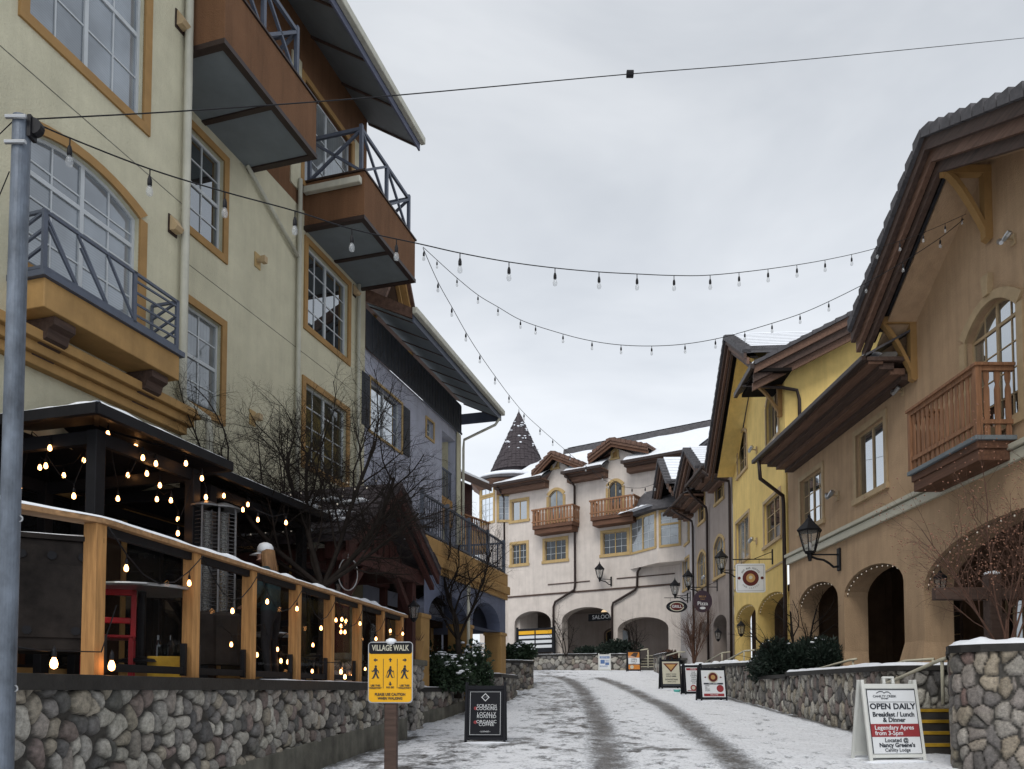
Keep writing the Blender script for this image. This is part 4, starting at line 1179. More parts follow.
cluster('cluster of lit bulbs behind the rail near the tree trunk', [(336, 616, 0), (341, 622, .2), (346, 617, .1), (341, 628, .3), (345, 628, 0), (313, 641, .2), (320, 641, 0)], 12.4)
cluster('lit bulbs low behind the rail near the person in the cap', [(257, 650, 0), (266, 651, .2), (281, 656, .1), (288, 657, 0), (341, 667, .3), (345, 672, .1)], 10.4)

# dark smoker cabinet at the left
sm = thing('smoker', 'big sooty steel smoker cabinet with snow on its lid beside the grey pole', 'smoker', (-3.83, 6.55, PATIO), .5)
m = MB(); m.box(-.42, .3, -.28, .3, .25, 1.16); m.build('body', M['smoker'], sm, bevel=.02)
for x in (-.36, .24):
    for y in (-.2, .22):
        m = MB(); m.box(x - .025, x + .025, y - .025, y + .025, 0, .25); m.build('leg', M['black'], sm)
m = MB(); m.box(-.45, .33, -.31, .33, 1.16, 1.2); m.build('lid', M['smoker'], sm)
for x in (-.25, -.04, .18):
    m = MB(); m.tube([(x, -.3, 1.03), (x, -.275, 1.03)], .035, 12); m.build('vent', M['black'], sm)
for x in (-.2, .14):
    m = MB(); m.tube([(x, -.3, .42), (x, -.275, .42)], .035, 12); m.build('vent', M['black'], sm)
m = MB(); m.box(-.36, .24, -.295, -.282, .36, .96); m.bar((-.28, -.33, .72), (-.28, -.33, .9), .02); m.build('door', M['smoker'], sm, bevel=.006)
m = MB(); snowstrip(m, [(-.42, 0), (.3, 0)], -.28, .28, 1.2, .05, seed=3); m.build('snow', M['snow'], sm, smooth=True)

def chair(label, p, rz, mm, cat='chair'):
    t = thing('patio_chair', label, cat, p, rz, 'patio chairs')
    m = MB(); m.box(-.22, .22, -.22, .22, .43, .46); m.build('seat', mm, t, bevel=.01)
    m = MB(); m.box(-.22, -.17, .2, .24, .46, .95); m.box(.17, .22, .2, .24, .46, .95); m.box(-.22, .22, .2, .24, .88, .97); m.box(-.17, .17, .2, .235, .6, .66); m.build('backrest', mm, t, bevel=.01)
    for x in (-.2, .2):
        for y in (-.2, .2):
            m = MB(); m.box(x - .02, x + .02, y - .02, y + .02, 0, .43); m.build('leg', mm, t)
    return t
def fl(px, Y): p = pt(px, 690, Y); p.z = PATIO; return p
chair('red plastic patio chair behind the first cedar post', fl(108, 7.5), .4, M['red'])
chair('dark patio chair turned to the table behind the second screen', fl(300, 11.6), 2.4, M['black'])
def table(label, p, r):
    t = thing('patio_table', label, 'table', p, 0, 'patio tables')
    m = MB(); m.lathe([(r, .72), (r + .01, .735), (r, .75), (.01, .75)], 24); m.build('tabletop', M['steel'], t, smooth=False)
    m = MB(); m.lathe([(.22, 0), (.2, .03), (.04, .06), (.04, .72)], 12); m.build('pedestal', M['black'], t)
table('round table with a pale rim behind the first glass screen', fl(140, 7.9) + Vector((0, 0, .22)), .55)
table('small round table behind the third glass screen', fl(270, 11.2), .4)
def crate(label, p, mm):
    t = thing('bottle_crate', label, 'crate', p, .3)
    m = MB(); m.box(-.2, .2, -.15, .15, 0, .28); m.build('box', mm, t, bevel=.008)
    for x in (-.12, 0, .12):
        m = MB(); m.lathe([(.035, .28), (.035, .4), (.014, .45), (.014, .5)], 8, (x, 0, 0)); m.build('bottle', M['gl_dark'], t)
crate('yellow crate of bottles on the patio by the glass screen', fl(170, 8.0), M['nose'])

def heater(label, p):
    t = thing('patio_heater', label, 'heater', p, 0, 'tall patio heaters')
    m = MB(); m.lathe([(.24, 0), (.24, .6), (.2, .64), (.12, .66)], 16); m.build('base', M['smoker'], t)
    m = MB(); m.lathe([(.045, .66), (.045, 1.9)], 8); m.build('tube', M['lamp'], t)
    m = MB()
    for k in range(26): 
        a = [(.15 * cos(2 * pi * j / 14), .15 * sin(2 * pi * j / 14), .68 + k * .048) for j in range(15)]; m.tube(a, .004, 4, False)
    for k in range(4): m.bar((.15 * cos(k * pi / 2), .15 * sin(k * pi / 2), .64), (.15 * cos(k * pi / 2), .15 * sin(k * pi / 2), 1.95), .02)
    m.build('cage', M['dksteel'], t)
    m = MB(); m.lathe([(.2, 1.95), (.2, 1.97), (.05, 2.03), (.01, 2.04)], 20); m.build('hood', M['dksteel'], t)
heater('steel caged patio heater, left of the two side by side', fl(204, 9.6) + Vector((0, 0, .25)))
heater('steel caged patio heater, right of the two side by side', fl(221, 9.7) + Vector((0, 0, .25)))
# ================================================================== RIGHT ROW
TB = Fac(8.7, 6.0, -1, 0)
tb = thing('tan_building', 'tan stucco lodge on the right with timber balcony, gabled roof and arched arcade', 'building', TB.o, TB.rz)
UL = TB.u(789, 560)                       # far end
WLK = .30                                 # raised walkway level
t1 = R(TB, 856.5, 470, 884.5, 415); a_, zt_ = TB.uz(884, 416); b_, zb_ = TB.uz(885, 484)
t1 = dict(u0=a_, u1=TB.u(856.8, 470), z0=zb_, z1=zt_, rise=0)
a_, zt_ = TB.uz(821.7, 467); _, zb_ = TB.uz(823, 519)
t2 = dict(u0=a_, u1=TB.u(801, 500), z0=zb_, z1=zt_, rise=0)
ud0, ud1 = TB.u(1016, 340), TB.u(970.5, 400)
ud0, ud1 = TB.u(1019, 340), TB.u(968, 400)
t3 = dict(u0=ud0, u1=ud1, z0=4.75, z1=TB.z(1000, 297) + .05, rise=.42, para=True)
def arch(F, pl, pr, ax, ay, base, rise):
    u0, u1 = F.u(pr, 600), F.u(pl, 600)
    return dict(u0=u0, u1=u1, z0=base, z1=F.z(ax, ay), rise=rise)
A1 = dict(u0=4.6, u1=TB.u(924, 600), z0=WLK, z1=TB.z(985, 521), rise=1.0)
A2 = arch(TB, 844, 904, 877, 563, WLK, .6)
A3 = arch(TB, 798, 838, 821, 581, WLK, .6)
RA = TB.uz(921, 131, 1.22); RF = TB.uz(848, 327, 1.22); RN = TB.uz(1024, 88, 1.22)
gp = (RA[0], TB.z(989, 160))                     # gable apex of the wall
WF = TB.uz(916, 315)
sl_ = (gp[1] - WF[1]) / (WF[0] - gp[0])
gable = [(0, 7.1), (gp[0] - 4.6, gp[1] - 4.6 * .45), gp, (gp[0] + (gp[1] - 7.15) / sl_, 7.15), (UL, 7.15)]
m = MB()
wall(m, 0, UL, 3.9, gable, [t1, t2, t3], .2)
wall(m, 0, UL, WLK, 3.9, [A1, A2, A3], .62)
m.quad((UL, 0, -1), (UL, -6, -1), (UL, -6, 10), (UL, 0, 7.15))
m.build('wall', M['tan'], tb)
# battered pier feet
for (ua, ub) in ((A1['u1'], A2['u0']), (A2['u1'], A3['u0']), (A3['u1'], UL)):
    m = MB(); z0, z1 = WLK, WLK + .75
    e = .16
    m.add([(ua - e, e, z0), (ub + e, e, z0), (ub + e, -.6, z0), (ua - e, -.6, z0), (ua + .01, .003, z1), (ub - .01, .003, z1), (ub - .01, -.6, z1), (ua + .01, -.6, z1)],
          [(0, 1, 5, 4), (1, 2, 6, 5), (2, 3, 7, 6), (3, 0, 4, 7), (4, 5, 6, 7)])
    m.build('pier_foot', M['tan'], tb)
# arcade interior
m = MB()
bo = [dict(u0=6.2, u1=7.6, z0=WLK + .0, z1=2.5, rise=.3), dict(u0=8.4, u1=10.0, z0=1.0, z1=2.5, rise=0), dict(u0=11.6, u1=12.9, z0=WLK, z1=2.6, rise=.3), dict(u0=14.6, u1=16.2, z0=1.0, z1=2.5, rise=0)]
wall(m, 0, UL, WLK, 3.7, bo, .1, y=-3.2); m.quad((0, -.62, 3.7), (UL, -.62, 3.7), (UL, -3.2, 3.7), (0, -3.2, 3.7)); m.quad((UL - .02, -.6, WLK), (UL - .02, -3.2, WLK), (UL - .02, -3.2, 3.7), (UL - .02, -.6, 3.7))
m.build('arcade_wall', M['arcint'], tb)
for o in bo: window(tb, o, M['dkwood'], M['gl_mid'], M['trimb'], tw=.08, cols=1, rows=3, y=-3.2, sill=False)
m = MB(); m.box(0, UL, -3.2, .35, -1.7, WLK); tag(m.build('arcade_walkway', M['pave'], None, M=Matrix.Translation(TB.o) @ Matrix.Rotation(TB.rz, 4, 'Z')), kind='structure')
# cream band
zc = TB.z(789, 567); 
m = MB(); m.box(.0, UL + .03, 0, .09, 3.92, 4.12); m.box(.0, UL + .05, 0, .14, 4.14, 4.24); m.build('band', M['signcream'], tb, bevel=.015)
# windows
window(tb, t1, M['trimb'], M['gl_sky'], M['trimb'], tw=.14, cols=1, rows=1, muntins=False, dep=.1)
window(tb, t2, M['trimb'], M['gl_sky'], M['trimb'], tw=.14, cols=2, rows=3, dep=.1, bm=M['trimb'])
W_ = window(tb, t3, M['trimb'], M['gl_sky'], M['trimb'], tw=.17, cols=2, rows=5, dep=.14, transom=.8, sill=False, proud=.05)
m = MB(); c = (t3['u0'] + t3['u1']) / 2; m.ext([(c - .07, 0, t3['z1'] + .12), (c + .07, 0, t3['z1'] + .12), (c + .11, 0, t3['z1'] + .5), (c - .11, 0, t3['z1'] + .5)], (0, .1, 0)); m.build('keystone', M['trimb'], W_)

# roof helpers --------------------------------------------------------------
def gable_roof(root, P, D, back=-7, th=.12, steps=3, tile=M['tile'], fas=(M['dkwood'], M['fascia']), y_w=0, tiles=True, snow=False, scale=1.0, sofm=None):
    m = MB(); slopeband(m, P, 0, th, back, D)
    if tiles:
        for (u0, z0), (u1, z1) in zip(P, P[1:]):
            L_ = sqrt((u1 - u0) ** 2 + (z1 - z0) ** 2); n = max(2, int(L_ / .34))
            for k in range(n):
                a, b = k / n, (k + 1) / n
                b -= .12 / n; ua, za, ub, zb = lerp(u0, u1, a), lerp(z0, z1, a), lerp(u0, u1, b), lerp(z0, z1, b)
                up = z1 > z0
                la, lb = (.11, .03) if up else (.03, .11)
                m.ext([(ua, D - .28, za + la), (ub, D - .28, zb + lb), (ub, D - .28, zb - .13), (ua, D - .28, za - .13)], (0, .31, 0))
                if up: m.ext([(ua, back, za + la), (ua + .03 * (1 if u1 > u0 else -1), back, za + la), (ua + .03, back, za - .05), (ua, back, za - .05)], (0, D - back - .29, 0))
    R_ = m.build('roof', tile, root)
    m = MB(); s = scale
    lay = [(.12, .36, .06, 0), (.34, .58, .17, 1), (.56, .78, .29, 0)][:steps]
    for (a, b, ins, k) in lay:
        m.mat(k); slopeband(m, P, a * s, b * s, D - (ins + .1) * s, D - ins * s)
    m.build('bargeboard', list(fas), root)
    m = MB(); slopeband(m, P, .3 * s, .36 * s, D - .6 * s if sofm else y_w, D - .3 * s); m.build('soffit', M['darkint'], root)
    if sofm: m = MB(); slopeband(m, P, .5 * s, .56 * s, y_w, D - .6 * s); m.build('soffit', sofm, root)
    if snow:
        m = MB(); slopeband(m, P, -.1, -.02, back, D - .3); m.build('snow', M['snow'], root)
    return R_

def eave_roof(root, u0, u1, D, z, slope=.55, back=3, ends=True, gut=True, snow=.05, steps=4, name='roof', tile=M['tile'], y_w=0, fas=(M['dkwood'], M['fascia'])):
    """boxed eave with stepped mouldings: profile in (y,z) extruded along the facade"""
    m = MB(); zt = z + .2
    m.ext([(u0, y_w + D, zt), (u0, y_w + D, zt - .05), (u0, y_w - back, zt - .05 + slope * (D + back)), (u0, y_w - back, zt + slope * (D + back))], (u1 - u0, 0, 0))
    Rf = m.build(name, tile, root)
    m = MB(); h = .16; st = D / (steps + .3)
    for k in range(steps):
        y0 = y_w + (0 if k == 0 else st * k - .06); y1 = y_w + st * (k + 1)
        zz = z - .16 * (steps - k) * .62 + .1; m.mat(k % 2); e = .004 * k
        m.box(u0 + .05 * (steps - k) * (1 if ends else 0) + e, u1 - .05 * (steps - k) * (1 if ends else 0) - e, y0, y1, zz, zz + .135)
    m.mat(0); m.box(u0 + .03, u1 - .03, y_w, y_w + D - .03, z + .06, z + .145)
    m.build('eave_moulding', list(fas), Rf)
    if gut:
        m = MB(); m.box(u0 - .02, u1 + .02, y_w + D, y_w + D + .12, z + .03, z + .15); m.build('gutter', M['dkmetal'], Rf, bevel=.02)
    if snow:
        m = MB(); snowstrip(m, [(u0, y_w + D), (u1, y_w + D)], -.35, .03, lambda s: zt - .005, snow, -1, seed=int(u0 * 10)); m.build('snow', M['snow'], Rf, smooth=True)
    return Rf

sn_ = (RA[1] - RN[1]) / (RA[0] - RN[0])
GP = [(RA[0] - 5.0, RA[1] - 5.0 * sn_), RA, RF]
gable_roof(tb, GP, 1.22, sofm=M['tan'])
eave_roof(tb, TB.u(866, 350, 1.1), TB.u(757, 467, 1.05), 1.1, 7.02, snow=.09)
eave_roof(tb, -.5, GP[0][0] + .3, 1.1, 7.02)
# brackets under the gable
def bracket(root, u, z, D, h, w=.16, mm=None, name='bracket'):
    m = MB(); u0 = u - w / 2
    m.ext([(u0, 0, z), (u0, D, z), (u0, D + .04, z - .07), (u0, D - .02, z - .15), (u0, 0, z - .15)], (w, 0, 0))
    m.ext([(u0 + .006, 0.001, z - .15), (u0 + .006, .14, z - .15), (u0 + .006, .14, z - h), (u0 + .006, .05, z - h - .05), (u0 + .006, 0.001, z - h)], (w - .012, 0, 0))
    n = 8; A, B = [], []
    for k in range(n + 1):
        t = k / n; yy = lerp(D - .06, .12, t); zz = z - .13 - (h - .25) * (t ** 1.35); A.append((yy, zz)); B.append((yy - .13 * (1 - t * .4), zz - .02))
    for k in range(n): m.ext([(u0 + .01, A[k][0], A[k][1]), (u0 + .01, A[k + 1][0], A[k + 1][1]), (u0 + .01, B[k + 1][0], B[k + 1][1]), (u0 + .01, B[k][0], B[k][1])], (w - .02, 0, 0))
    m.build(name, mm or M['ochre'], root)
bracket(tb, gp[0], TB.z(989, 167), .88, 1.35)
bracket(tb, TB.u(915, 330), TB.z(915, 318), .84, 1.35)

# timber balcony
bu0, bu1 = TB.u(976, 400, .68), TB.u(908.5, 430, .68); BD = .68; bz0 = 3.97; bz1 = 5.62
m = MB(); m.box(bu0 + .05, bu1 - .05, 0, BD - .05, bz0, bz0 + .2); m.box(bu0 + .02, bu1 - .02, 0, BD - .02, bz0 + .2, bz0 + .34)
BL = m.build('balcony', M['balwood2'], tb, bevel=.012)
m = MB(); m.box(bu0 - .03, bu1 + .03, 0, BD + .04, bz0 + .34, bz0 + .42); m.build('edge_trim', M['soffit'], BL, bevel=.008)
m = MB(); zb0 = bz0 + .42
def balusters(mb, a, b, z0, z1, step=.155, w=.10, t=.022):
    a = Vector(a); b = Vector(b); L_ = (b - a).length; d = (b - a).normalized(); n = max(2, int(L_ / step)); nn = Vector((-d.y, d.x, 0)) * t / 2
    for k in range(n):
        c = a + d * (L_ * (k + .5) / n)
        prof = [(.5, 0), (.5, .12), (.30, .2), (.5, .3), (.5, .72), (.28, .8), (.5, .88), (.5, 1)]
        for (w0, t0), (w1, t1) in zip(prof, prof[1:]):
            p0 = c + Vector((0, 0, lerp(z0, z1, t0))); p1 = c + Vector((0, 0, lerp(z0, z1, t1)))
            x0 = d * w * w0; x1 = d * w * w1
            mb.add([p0 - x0 - nn, p0 + x0 - nn, p1 + x1 - nn, p1 - x1 - nn, p0 - x0 + nn, p0 + x0 + nn, p1 + x1 + nn, p1 - x1 + nn],
                   [(0, 1, 2, 3), (7, 6, 5, 4), (1, 5, 6, 2), (4, 0, 3, 7)])
yy = BD - .04
balusters(m, (bu0 + .06, yy, 0), (bu1 - .06, yy, 0), zb0 + .0, bz1 - .1)
balusters(m, (bu0 + .02, .02, 0), (bu0 + .02, yy - .06, 0), zb0, bz1 - .1); balusters(m, (bu1 - .02, .02, 0), (bu1 - .02, yy - .06, 0), zb0, bz1 - .1)
for uu in (bu0 + .02, bu1 - .02): m.box(uu - .05, uu + .05, yy - .05, yy + .05, zb0, bz1)
for (za, zb2, w) in ((bz1 - .1, bz1 - .02, .04), (zb0 + .2, zb0 + .28, .035)):
    m.box(bu0 + .0, bu1 - .0, yy - w, yy + w, za, zb2); m.box(bu0 + .02 - w, bu0 + .02 + w, 0.01, yy, za + .002, zb2 - .002); m.box(bu1 - .02 - w, bu1 - .02 + w, .01, yy, za + .002, zb2 - .002)
m.build('railing', M['balwood'], BL)
m = MB(); m.box(bu0 - .06, bu1 + .06, yy - .08, yy + .08, bz1 - .02, bz1 + .04); m.box(bu0 - .06, bu0 + .1, .01, yy - .08, bz1 - .021, bz1 + .038); m.box(bu1 - .1, bu1 + .06, .01, yy - .08, bz1 - .021, bz1 + .038); m.build('handrail', M['balwood'], BL, bevel=.01)

# downspout at the junction
pipe(tb, [(TB.u(759, 472, 1.15), 1.15, 7.0), (TB.u(761, 490, 1.1), 1.12, 6.45), (UL + .12, .12, 6.15), (UL + .12, .1, 5.9), (UL + .12, .1, WLK)], .06, M['dkmetal'])

# ------------------------------------------------------------------ yellow building
YB = Fac(8.7, 24.5, -1, .0705)
yb = thing('yellow_building', 'bright yellow stucco lodge in the middle of the right row', 'building', YB.o, YB.rz)
YL = YB.u(733.5, 560)
def Rr(F, xn, yt, xf, yb_, rise=0):
    """right row: near edge pixel with its top y, near edge bottom y, far edge pixel"""
    u0, z1 = F.uz(xn, yt); _, z0 = F.uz(xn, yb_)
    return dict(u0=u0, u1=F.u(xf, (yt + yb_) / 2), z0=z0, z1=z1, rise=rise)
y1 = Rr(YB, 777.8, 386, 766.3, 434, .45); y1['para'] = True; y1['z1'] += .25
y2 = Rr(YB, 746.5, 428, 737.8, 467, .3); y2['para'] = True; y2['z1'] += .1
y3 = Rr(YB, 780.3, 490, 764.3, 536)
y4 = Rr(YB, 749, 512, 736.4, 556)
YA1 = arch(YB, 757.5, 787, 777, 590, .3, .55); YA2 = arch(YB, 735.5, 755.5, 747, 604, .3, .5)
ya_top = [(0, 10.4), (.2, 10.4), (3.6, 12.2), (YL - 1.2, 9.4), (YL, 9.1)]
m = MB(); wall(m, 0, YL, 3.8, ya_top, [y1, y2, y3, y4], .2); wall(m, 0, YL, -.2, 3.8, [YA1, YA2], .6); m.build('wall', M['yellow'], yb)
# side wall facing down the street, towards the viewer
sdx = -YB.x
m = MB(); m.add([(0, 0, 3.95), (0, -7, 3.95), (0, -7, 13.6), (0, 0, 10.25)], [(0, 1, 2, 3)]); m.build('side_wall', M['yellow'], yb)
for o, g, kw in ((y1, 'gl_sky', dict(cols=1, rows=1, muntins=False)), (y2, 'gl_dark', dict(cols=1, rows=3)), (y3, 'gl_dark', dict(cols=1, rows=3)), (y4, 'gl_curt', dict(cols=1, rows=1, muntins=False))):
    window(yb, o, M['trimb'], M[g], M['trimb'], tw=.11, dep=.1, **kw)
# arcade inside
bo = [dict(u0=1.0, u1=2.6, z0=.6, z1=2.3, rise=.2), dict(u0=4.6, u1=6.2, z0=.6, z1=2.3, rise=.2)]
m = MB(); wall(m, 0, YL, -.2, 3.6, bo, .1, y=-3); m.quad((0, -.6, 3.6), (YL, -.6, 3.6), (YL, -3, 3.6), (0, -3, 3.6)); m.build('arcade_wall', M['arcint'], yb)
for o in bo: window(yb, o, M['dkwood'], M['gl_mid'], M['trimb'], tw=.08, cols=1, rows=3, y=-3, sill=False)
for (ua, ub) in ((0, YA1['u0']), (YA1['u1'], YA2['u0']), (YA2['u1'], YL)):
    e = .15; m = MB(); z0, z1_ = .0, 1.25
    m.add([(ua - (e if ua else 0), e, z0), (ub + e, e, z0), (ub + e, -.58, z0), (ua - (e if ua else 0), -.58, z0), (ua + .01, .003, z1_), (ub - .01, .003, z1_), (ub - .01, -.58, z1_), (ua + .01, -.58, z1_)],
          [(0, 1, 5, 4), (1, 2, 6, 5), (2, 3, 7, 6), (3, 0, 4, 7), (4, 5, 6, 7)])
    m.build('pier_foot', M['yellow'], yb)
# main roof: rake towards the viewer
SR = Fac(8.7 + 7, 24.5, 0, -1)     # frame of the side wall, x points to the left (street) side
RB = -.95
m = MB()
def rakebar(mb, y_out0, y_out1, a, b, k=0):
    # polygon in (y,z) of YB frame extruded along -u (towards the viewer)
    mb.mat(k)
    Y0, Z0 = 1.15, 10.15; Y1, Z1 = -7, 10.15 + 8.15 * .5
    mb.ext([(y_out0, Y0, Z0 - a), (y_out0, Y1, Z1 - a), (y_out0, Y1, Z1 - b), (y_out0, Y0, Z0 - b)], (y_out1 - y_out0, 0, 0))
m = MB(); rakebar(m, RB, 1.6, 0, .12)
for k in range(24):
    y_ = 1.15 - k * .35; z_ = 10.15 + k * .35 * .5
    m.ext([(RB - .03, y_, z_ + .02), (RB - .03, y_ - .34, z_ + .02 + .12), (RB - .03, y_ - .34, z_ + .05), (RB - .03, y_, z_ - .12)], (.25, 0, 0))
mr_ = m.build('roof', M['tile'], yb)
m = MB(); rakebar(m, RB + .06, RB + .16, .12, .36, 0); rakebar(m, RB + .17, RB + .27, .34, .6, 1); rakebar(m, RB + .29, RB + .39, .58, .82, 0); m.build('bargeboard', [M['fascia'], M['dkwood']], mr_)
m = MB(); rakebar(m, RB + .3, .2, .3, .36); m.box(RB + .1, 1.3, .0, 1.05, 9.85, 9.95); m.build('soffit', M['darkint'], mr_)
m = MB(); rakebar(m, RB + .3, 1.6, -.09, -.01); m.build('snow', M['snow'], mr_)
m = MB(); m.box(RB, 1.5, 1.15, 1.28, 9.9, 10.08); m.build('gutter', M['dkmetal'], mr_, bevel=.02)
pipe(yb, [(.35, 1.2, 9.9), (.0, .9, 9.75), (-.13, .1, 9.6), (-.14, -.35, 9.5), (-.14, -.42, 9.2), (-.14, -.42, 6)], .055, M['dkmetal'])
# cross gable
GY_ = [(.6, 11.2), (3.45, 12.95), (YL - .2, 9.35)]
gable_roof(yb, GY_, 1.17, back=-6, snow=True, sofm=M['yellow'], scale=.85)
bracket(yb, YB.u(737, 400), 12.15, .8, 1.3); 
bracket(yb, .35, 9.95, .85, 1.1)
m = MB(); m.box(0, YL, 0, .03, 4.1, 4.16) ; m.build('wall_joint', M['trimb'], yb)

# ------------------------------------------------------------------ taupe building
GB = Fac(*YB.w(YL + .02, 0, 0)[:2], -1, .008)
gb = thing('taupe_building', 'taupe stucco lodge just beyond the yellow one with small bracketed roofs', 'building', GB.o, GB.rz)
GLn = GB.u(695.5, 560)
g1 = Rr(GB, 723, 457, 715.5, 497); g2 = Rr(GB, 704.5, 482, 699, 519); g3 = Rr(GB, 724, 533, 714.5, 573, .4); g4 = Rr(GB, 705.6, 549, 698, 584, .4)
g3['para'] = g4['para'] = True
GA1 = arch(GB, 712.8, 726.5, 722, 614, .5, .5); GA2 = arch(GB, 699, 708.5, 705, 621, .5, .5)
m = MB(); wall(m, 0, GLn, 4.4, 9.7, [g1, g2, g3, g4], .2); wall(m, 0, GLn, 0, 4.4, [GA1, GA2], .6); m.build('wall', M['grey'], gb)
for o, g in ((g1, 'gl_dark'), (g2, 'gl_dark'), (g3, 'gl_curt'), (g4, 'gl_curt')): window(gb, o, M['trimw'], M[g], M['trimw'], tw=.13, dep=.1, cols=1, rows=3)
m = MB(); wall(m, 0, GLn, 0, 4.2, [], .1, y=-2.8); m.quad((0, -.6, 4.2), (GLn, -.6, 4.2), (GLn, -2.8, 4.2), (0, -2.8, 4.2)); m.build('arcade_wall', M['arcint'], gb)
eave_roof(gb, .25, 3.4, 1.15, 9.35, back=4, snow=.08, fas=(M['fascia'], M['dkwood']))
GP2 = [(1.6, 9.9), (3.9, 11.4), (6.2, 9.9)]
gable_roof(gb, GP2, 1.2, back=-5, snow=True, sofm=M['grey'])
eave_roof(gb, GLn - 2.2, GLn + .2, 1.05, 9.3, back=4, snow=.08, fas=(M['fascia'], M['dkwood']))
pipe(gb, [(3.3, 1.2, 9.35), (3.4, .9, 9.0), (GB.u(709, 520), .14, 8.6), (GB.u(709, 520), .1, 8.3), (GB.u(709, 520), .1, .6)], .06, M['dkmetal'])
pipe(gb, [(.3, 1.2, 9.3), (.3, .8, 9.0), (.12, .12, 8.8), (.12, .1, 8.5), (.12, .1, .5)], .06, M['dkmetal'])

# ------------------------------------------------------------------ narrow pale building at the bend
PB = Fac(*GB.w(GLn + .02, 0, 0)[:2], -1, .012)
pb = thing('pale_corner_building', 'narrow pale stucco lodge where the right row bends', 'building', PB.o, PB.rz)
PL = PB.u(680, 560)
p1 = Rr(PB, 689, 507, 683.5, 541, .3); p2 = Rr(PB, 689, 557, 683.5, 587)
m = MB(); wall(m, 0, PL, 0, 11.2, [p1, p2], .2); m.build('wall', M['pale'], pb)
for o in (p1, p2): window(pb, o, M['trimw'], M['gl_curt'], M['trimw'], tw=.12, dep=.1, cols=1, rows=3)
eave_roof(pb, .1, 1.8, 1.2, 9.2, back=2, snow=.08, fas=(M['fascia'], M['dkwood']))
gable_roof(pb, [(-.2, 10.6), (2.0, 12.4), (4.2, 10.6)], 1.5, back=-5, snow=True, fas=(M['dkwood'], M['fascia']))
pipe(pb, [(.1, 1.2, 9.2), (.1, .14, 8.6), (.1, .1, 8.3), (.1, .1, .5)], .06, M['dkmetal'])
# ================================================================== FAR BUILDING
FB = Fac(9.6, 43.2, -.557, -.83)
fb = thing('pink_building', 'pale pinkish stucco lodge closing the street with snowy roof and two balconies', 'building', FB.o, FB.rz)
FL = FB.u(503, 560)
def Q(xl, yt, xr, yb_, rise=0, off=0):
    xm = (xl + xr) / 2
    return dict(u0=FB.u(xr, (yt + yb_) / 2, off), u1=FB.u(xl, (yt + yb_) / 2, off), z0=FB.z(xm, yb_, off), z1=FB.z(xm, yt, off), rise=rise)
fw = [(Q(549, 490, 563, 512, .5), 'gl_curt', 1), (Q(608.5, 481, 622, 501, .5), 'gl_dark', 1), (Q(512, 501, 527, 520), 'gl_sky', 1), (Q(512, 544, 526.5, 564), 'gl_dark', 3), (Q(545, 540, 566, 560), 'gl_dark', 3), (Q(603, 532, 627, 553.5), 'gl_dark', 3)]
fw[0][0]['para'] = fw[1][0]['para'] = True; fw[0][0]['rise'] = fw[1][0]['rise'] = .35; fw[0][0]['z0'] -= .5; fw[1][0]['z0'] -= .5
sm_ = [Q(552.5, 461, 558, 468, .12), Q(612.5, 450.5, 617.5, 458, .12)]
FA = [Q(514.5, 611, 551, 652, .75), Q(562, 607, 611, 652, .75), Q(617.5, 617, 668.5, 652, .7)]
for a in FA: a['z0'] = 1.75
def top_at(x, y): return FB.uz(x, y)
ze = FB.z(582, 471, 1.0)                 # eave height
E_ = .85
g_a = [FB.u(583, 463, E_), FB.u(551, 451, E_), FB.u(531, 469, E_)]
g_b = [FB.u(647, 452, E_), FB.u(610, 438, E_), FB.u(587, 456, E_)]
zfa, zfb = FB.z(583, 463, E_), FB.z(587, 456, E_)
zpa, zpb = FB.z(551, 451, E_) - .4, FB.z(610, 438, E_) - .4
i_ = .6
top = [(-.5, ze), (g_b[0] + i_, ze), (g_b[0] + i_ + .02, zfb - .4), (g_b[1], zpb), (g_b[2] - i_, zfb - .4), (g_b[2] - i_ + .02, ze), (g_a[0] + i_, ze), (g_a[0] + i_ + .02, zfa - .4), (g_a[1], zpa), (g_a[2] - i_, zfa - .4), (g_a[2] - i_ + .02, ze), (FL, ze)]
m = MB(); wall(m, -1.5, FL, 5.05, top, [w[0] for w in fw] + sm_, .2); wall(m, -1.5, FL, .6, 5.05, FA, .7)
m.build('wall', M['pink'], fb)
for o, g, rr_ in fw: window(fb, o, M['trimw'], M[g], M['trimw'], tw=.17, dep=.1, cols=2 if rr_ > 1 else 1, rows=rr_, sill=rr_ > 1 or True, muntins=rr_ > 1, bm=M['sashw'])
for o in sm_: window(fb, o, M['trimw'], M['ochre'], M['trimw'], tw=.1, dep=.05, leaf=1, muntins=False)
# string courses
m = MB()
za, zb_ = FB.z(600, 590), FB.z(600, 584)
m.box(-1.5, FL, 0, .05, za - .05, za + .05); m.build('string_course', M['dkwood'], fb)
m = MB(); m.box(FB.u(590, 590), FB.u(548, 590), 0, .04, zb_ + .2, zb_ + .26); m.build('string_course', M['dkwood'], fb)
m = MB(); m.box(FB.u(675, 590), FB.u(617, 590), 0, .04, zb_ + .2, zb_ + .26); m.build('string_course', M['dkwood'], fb)
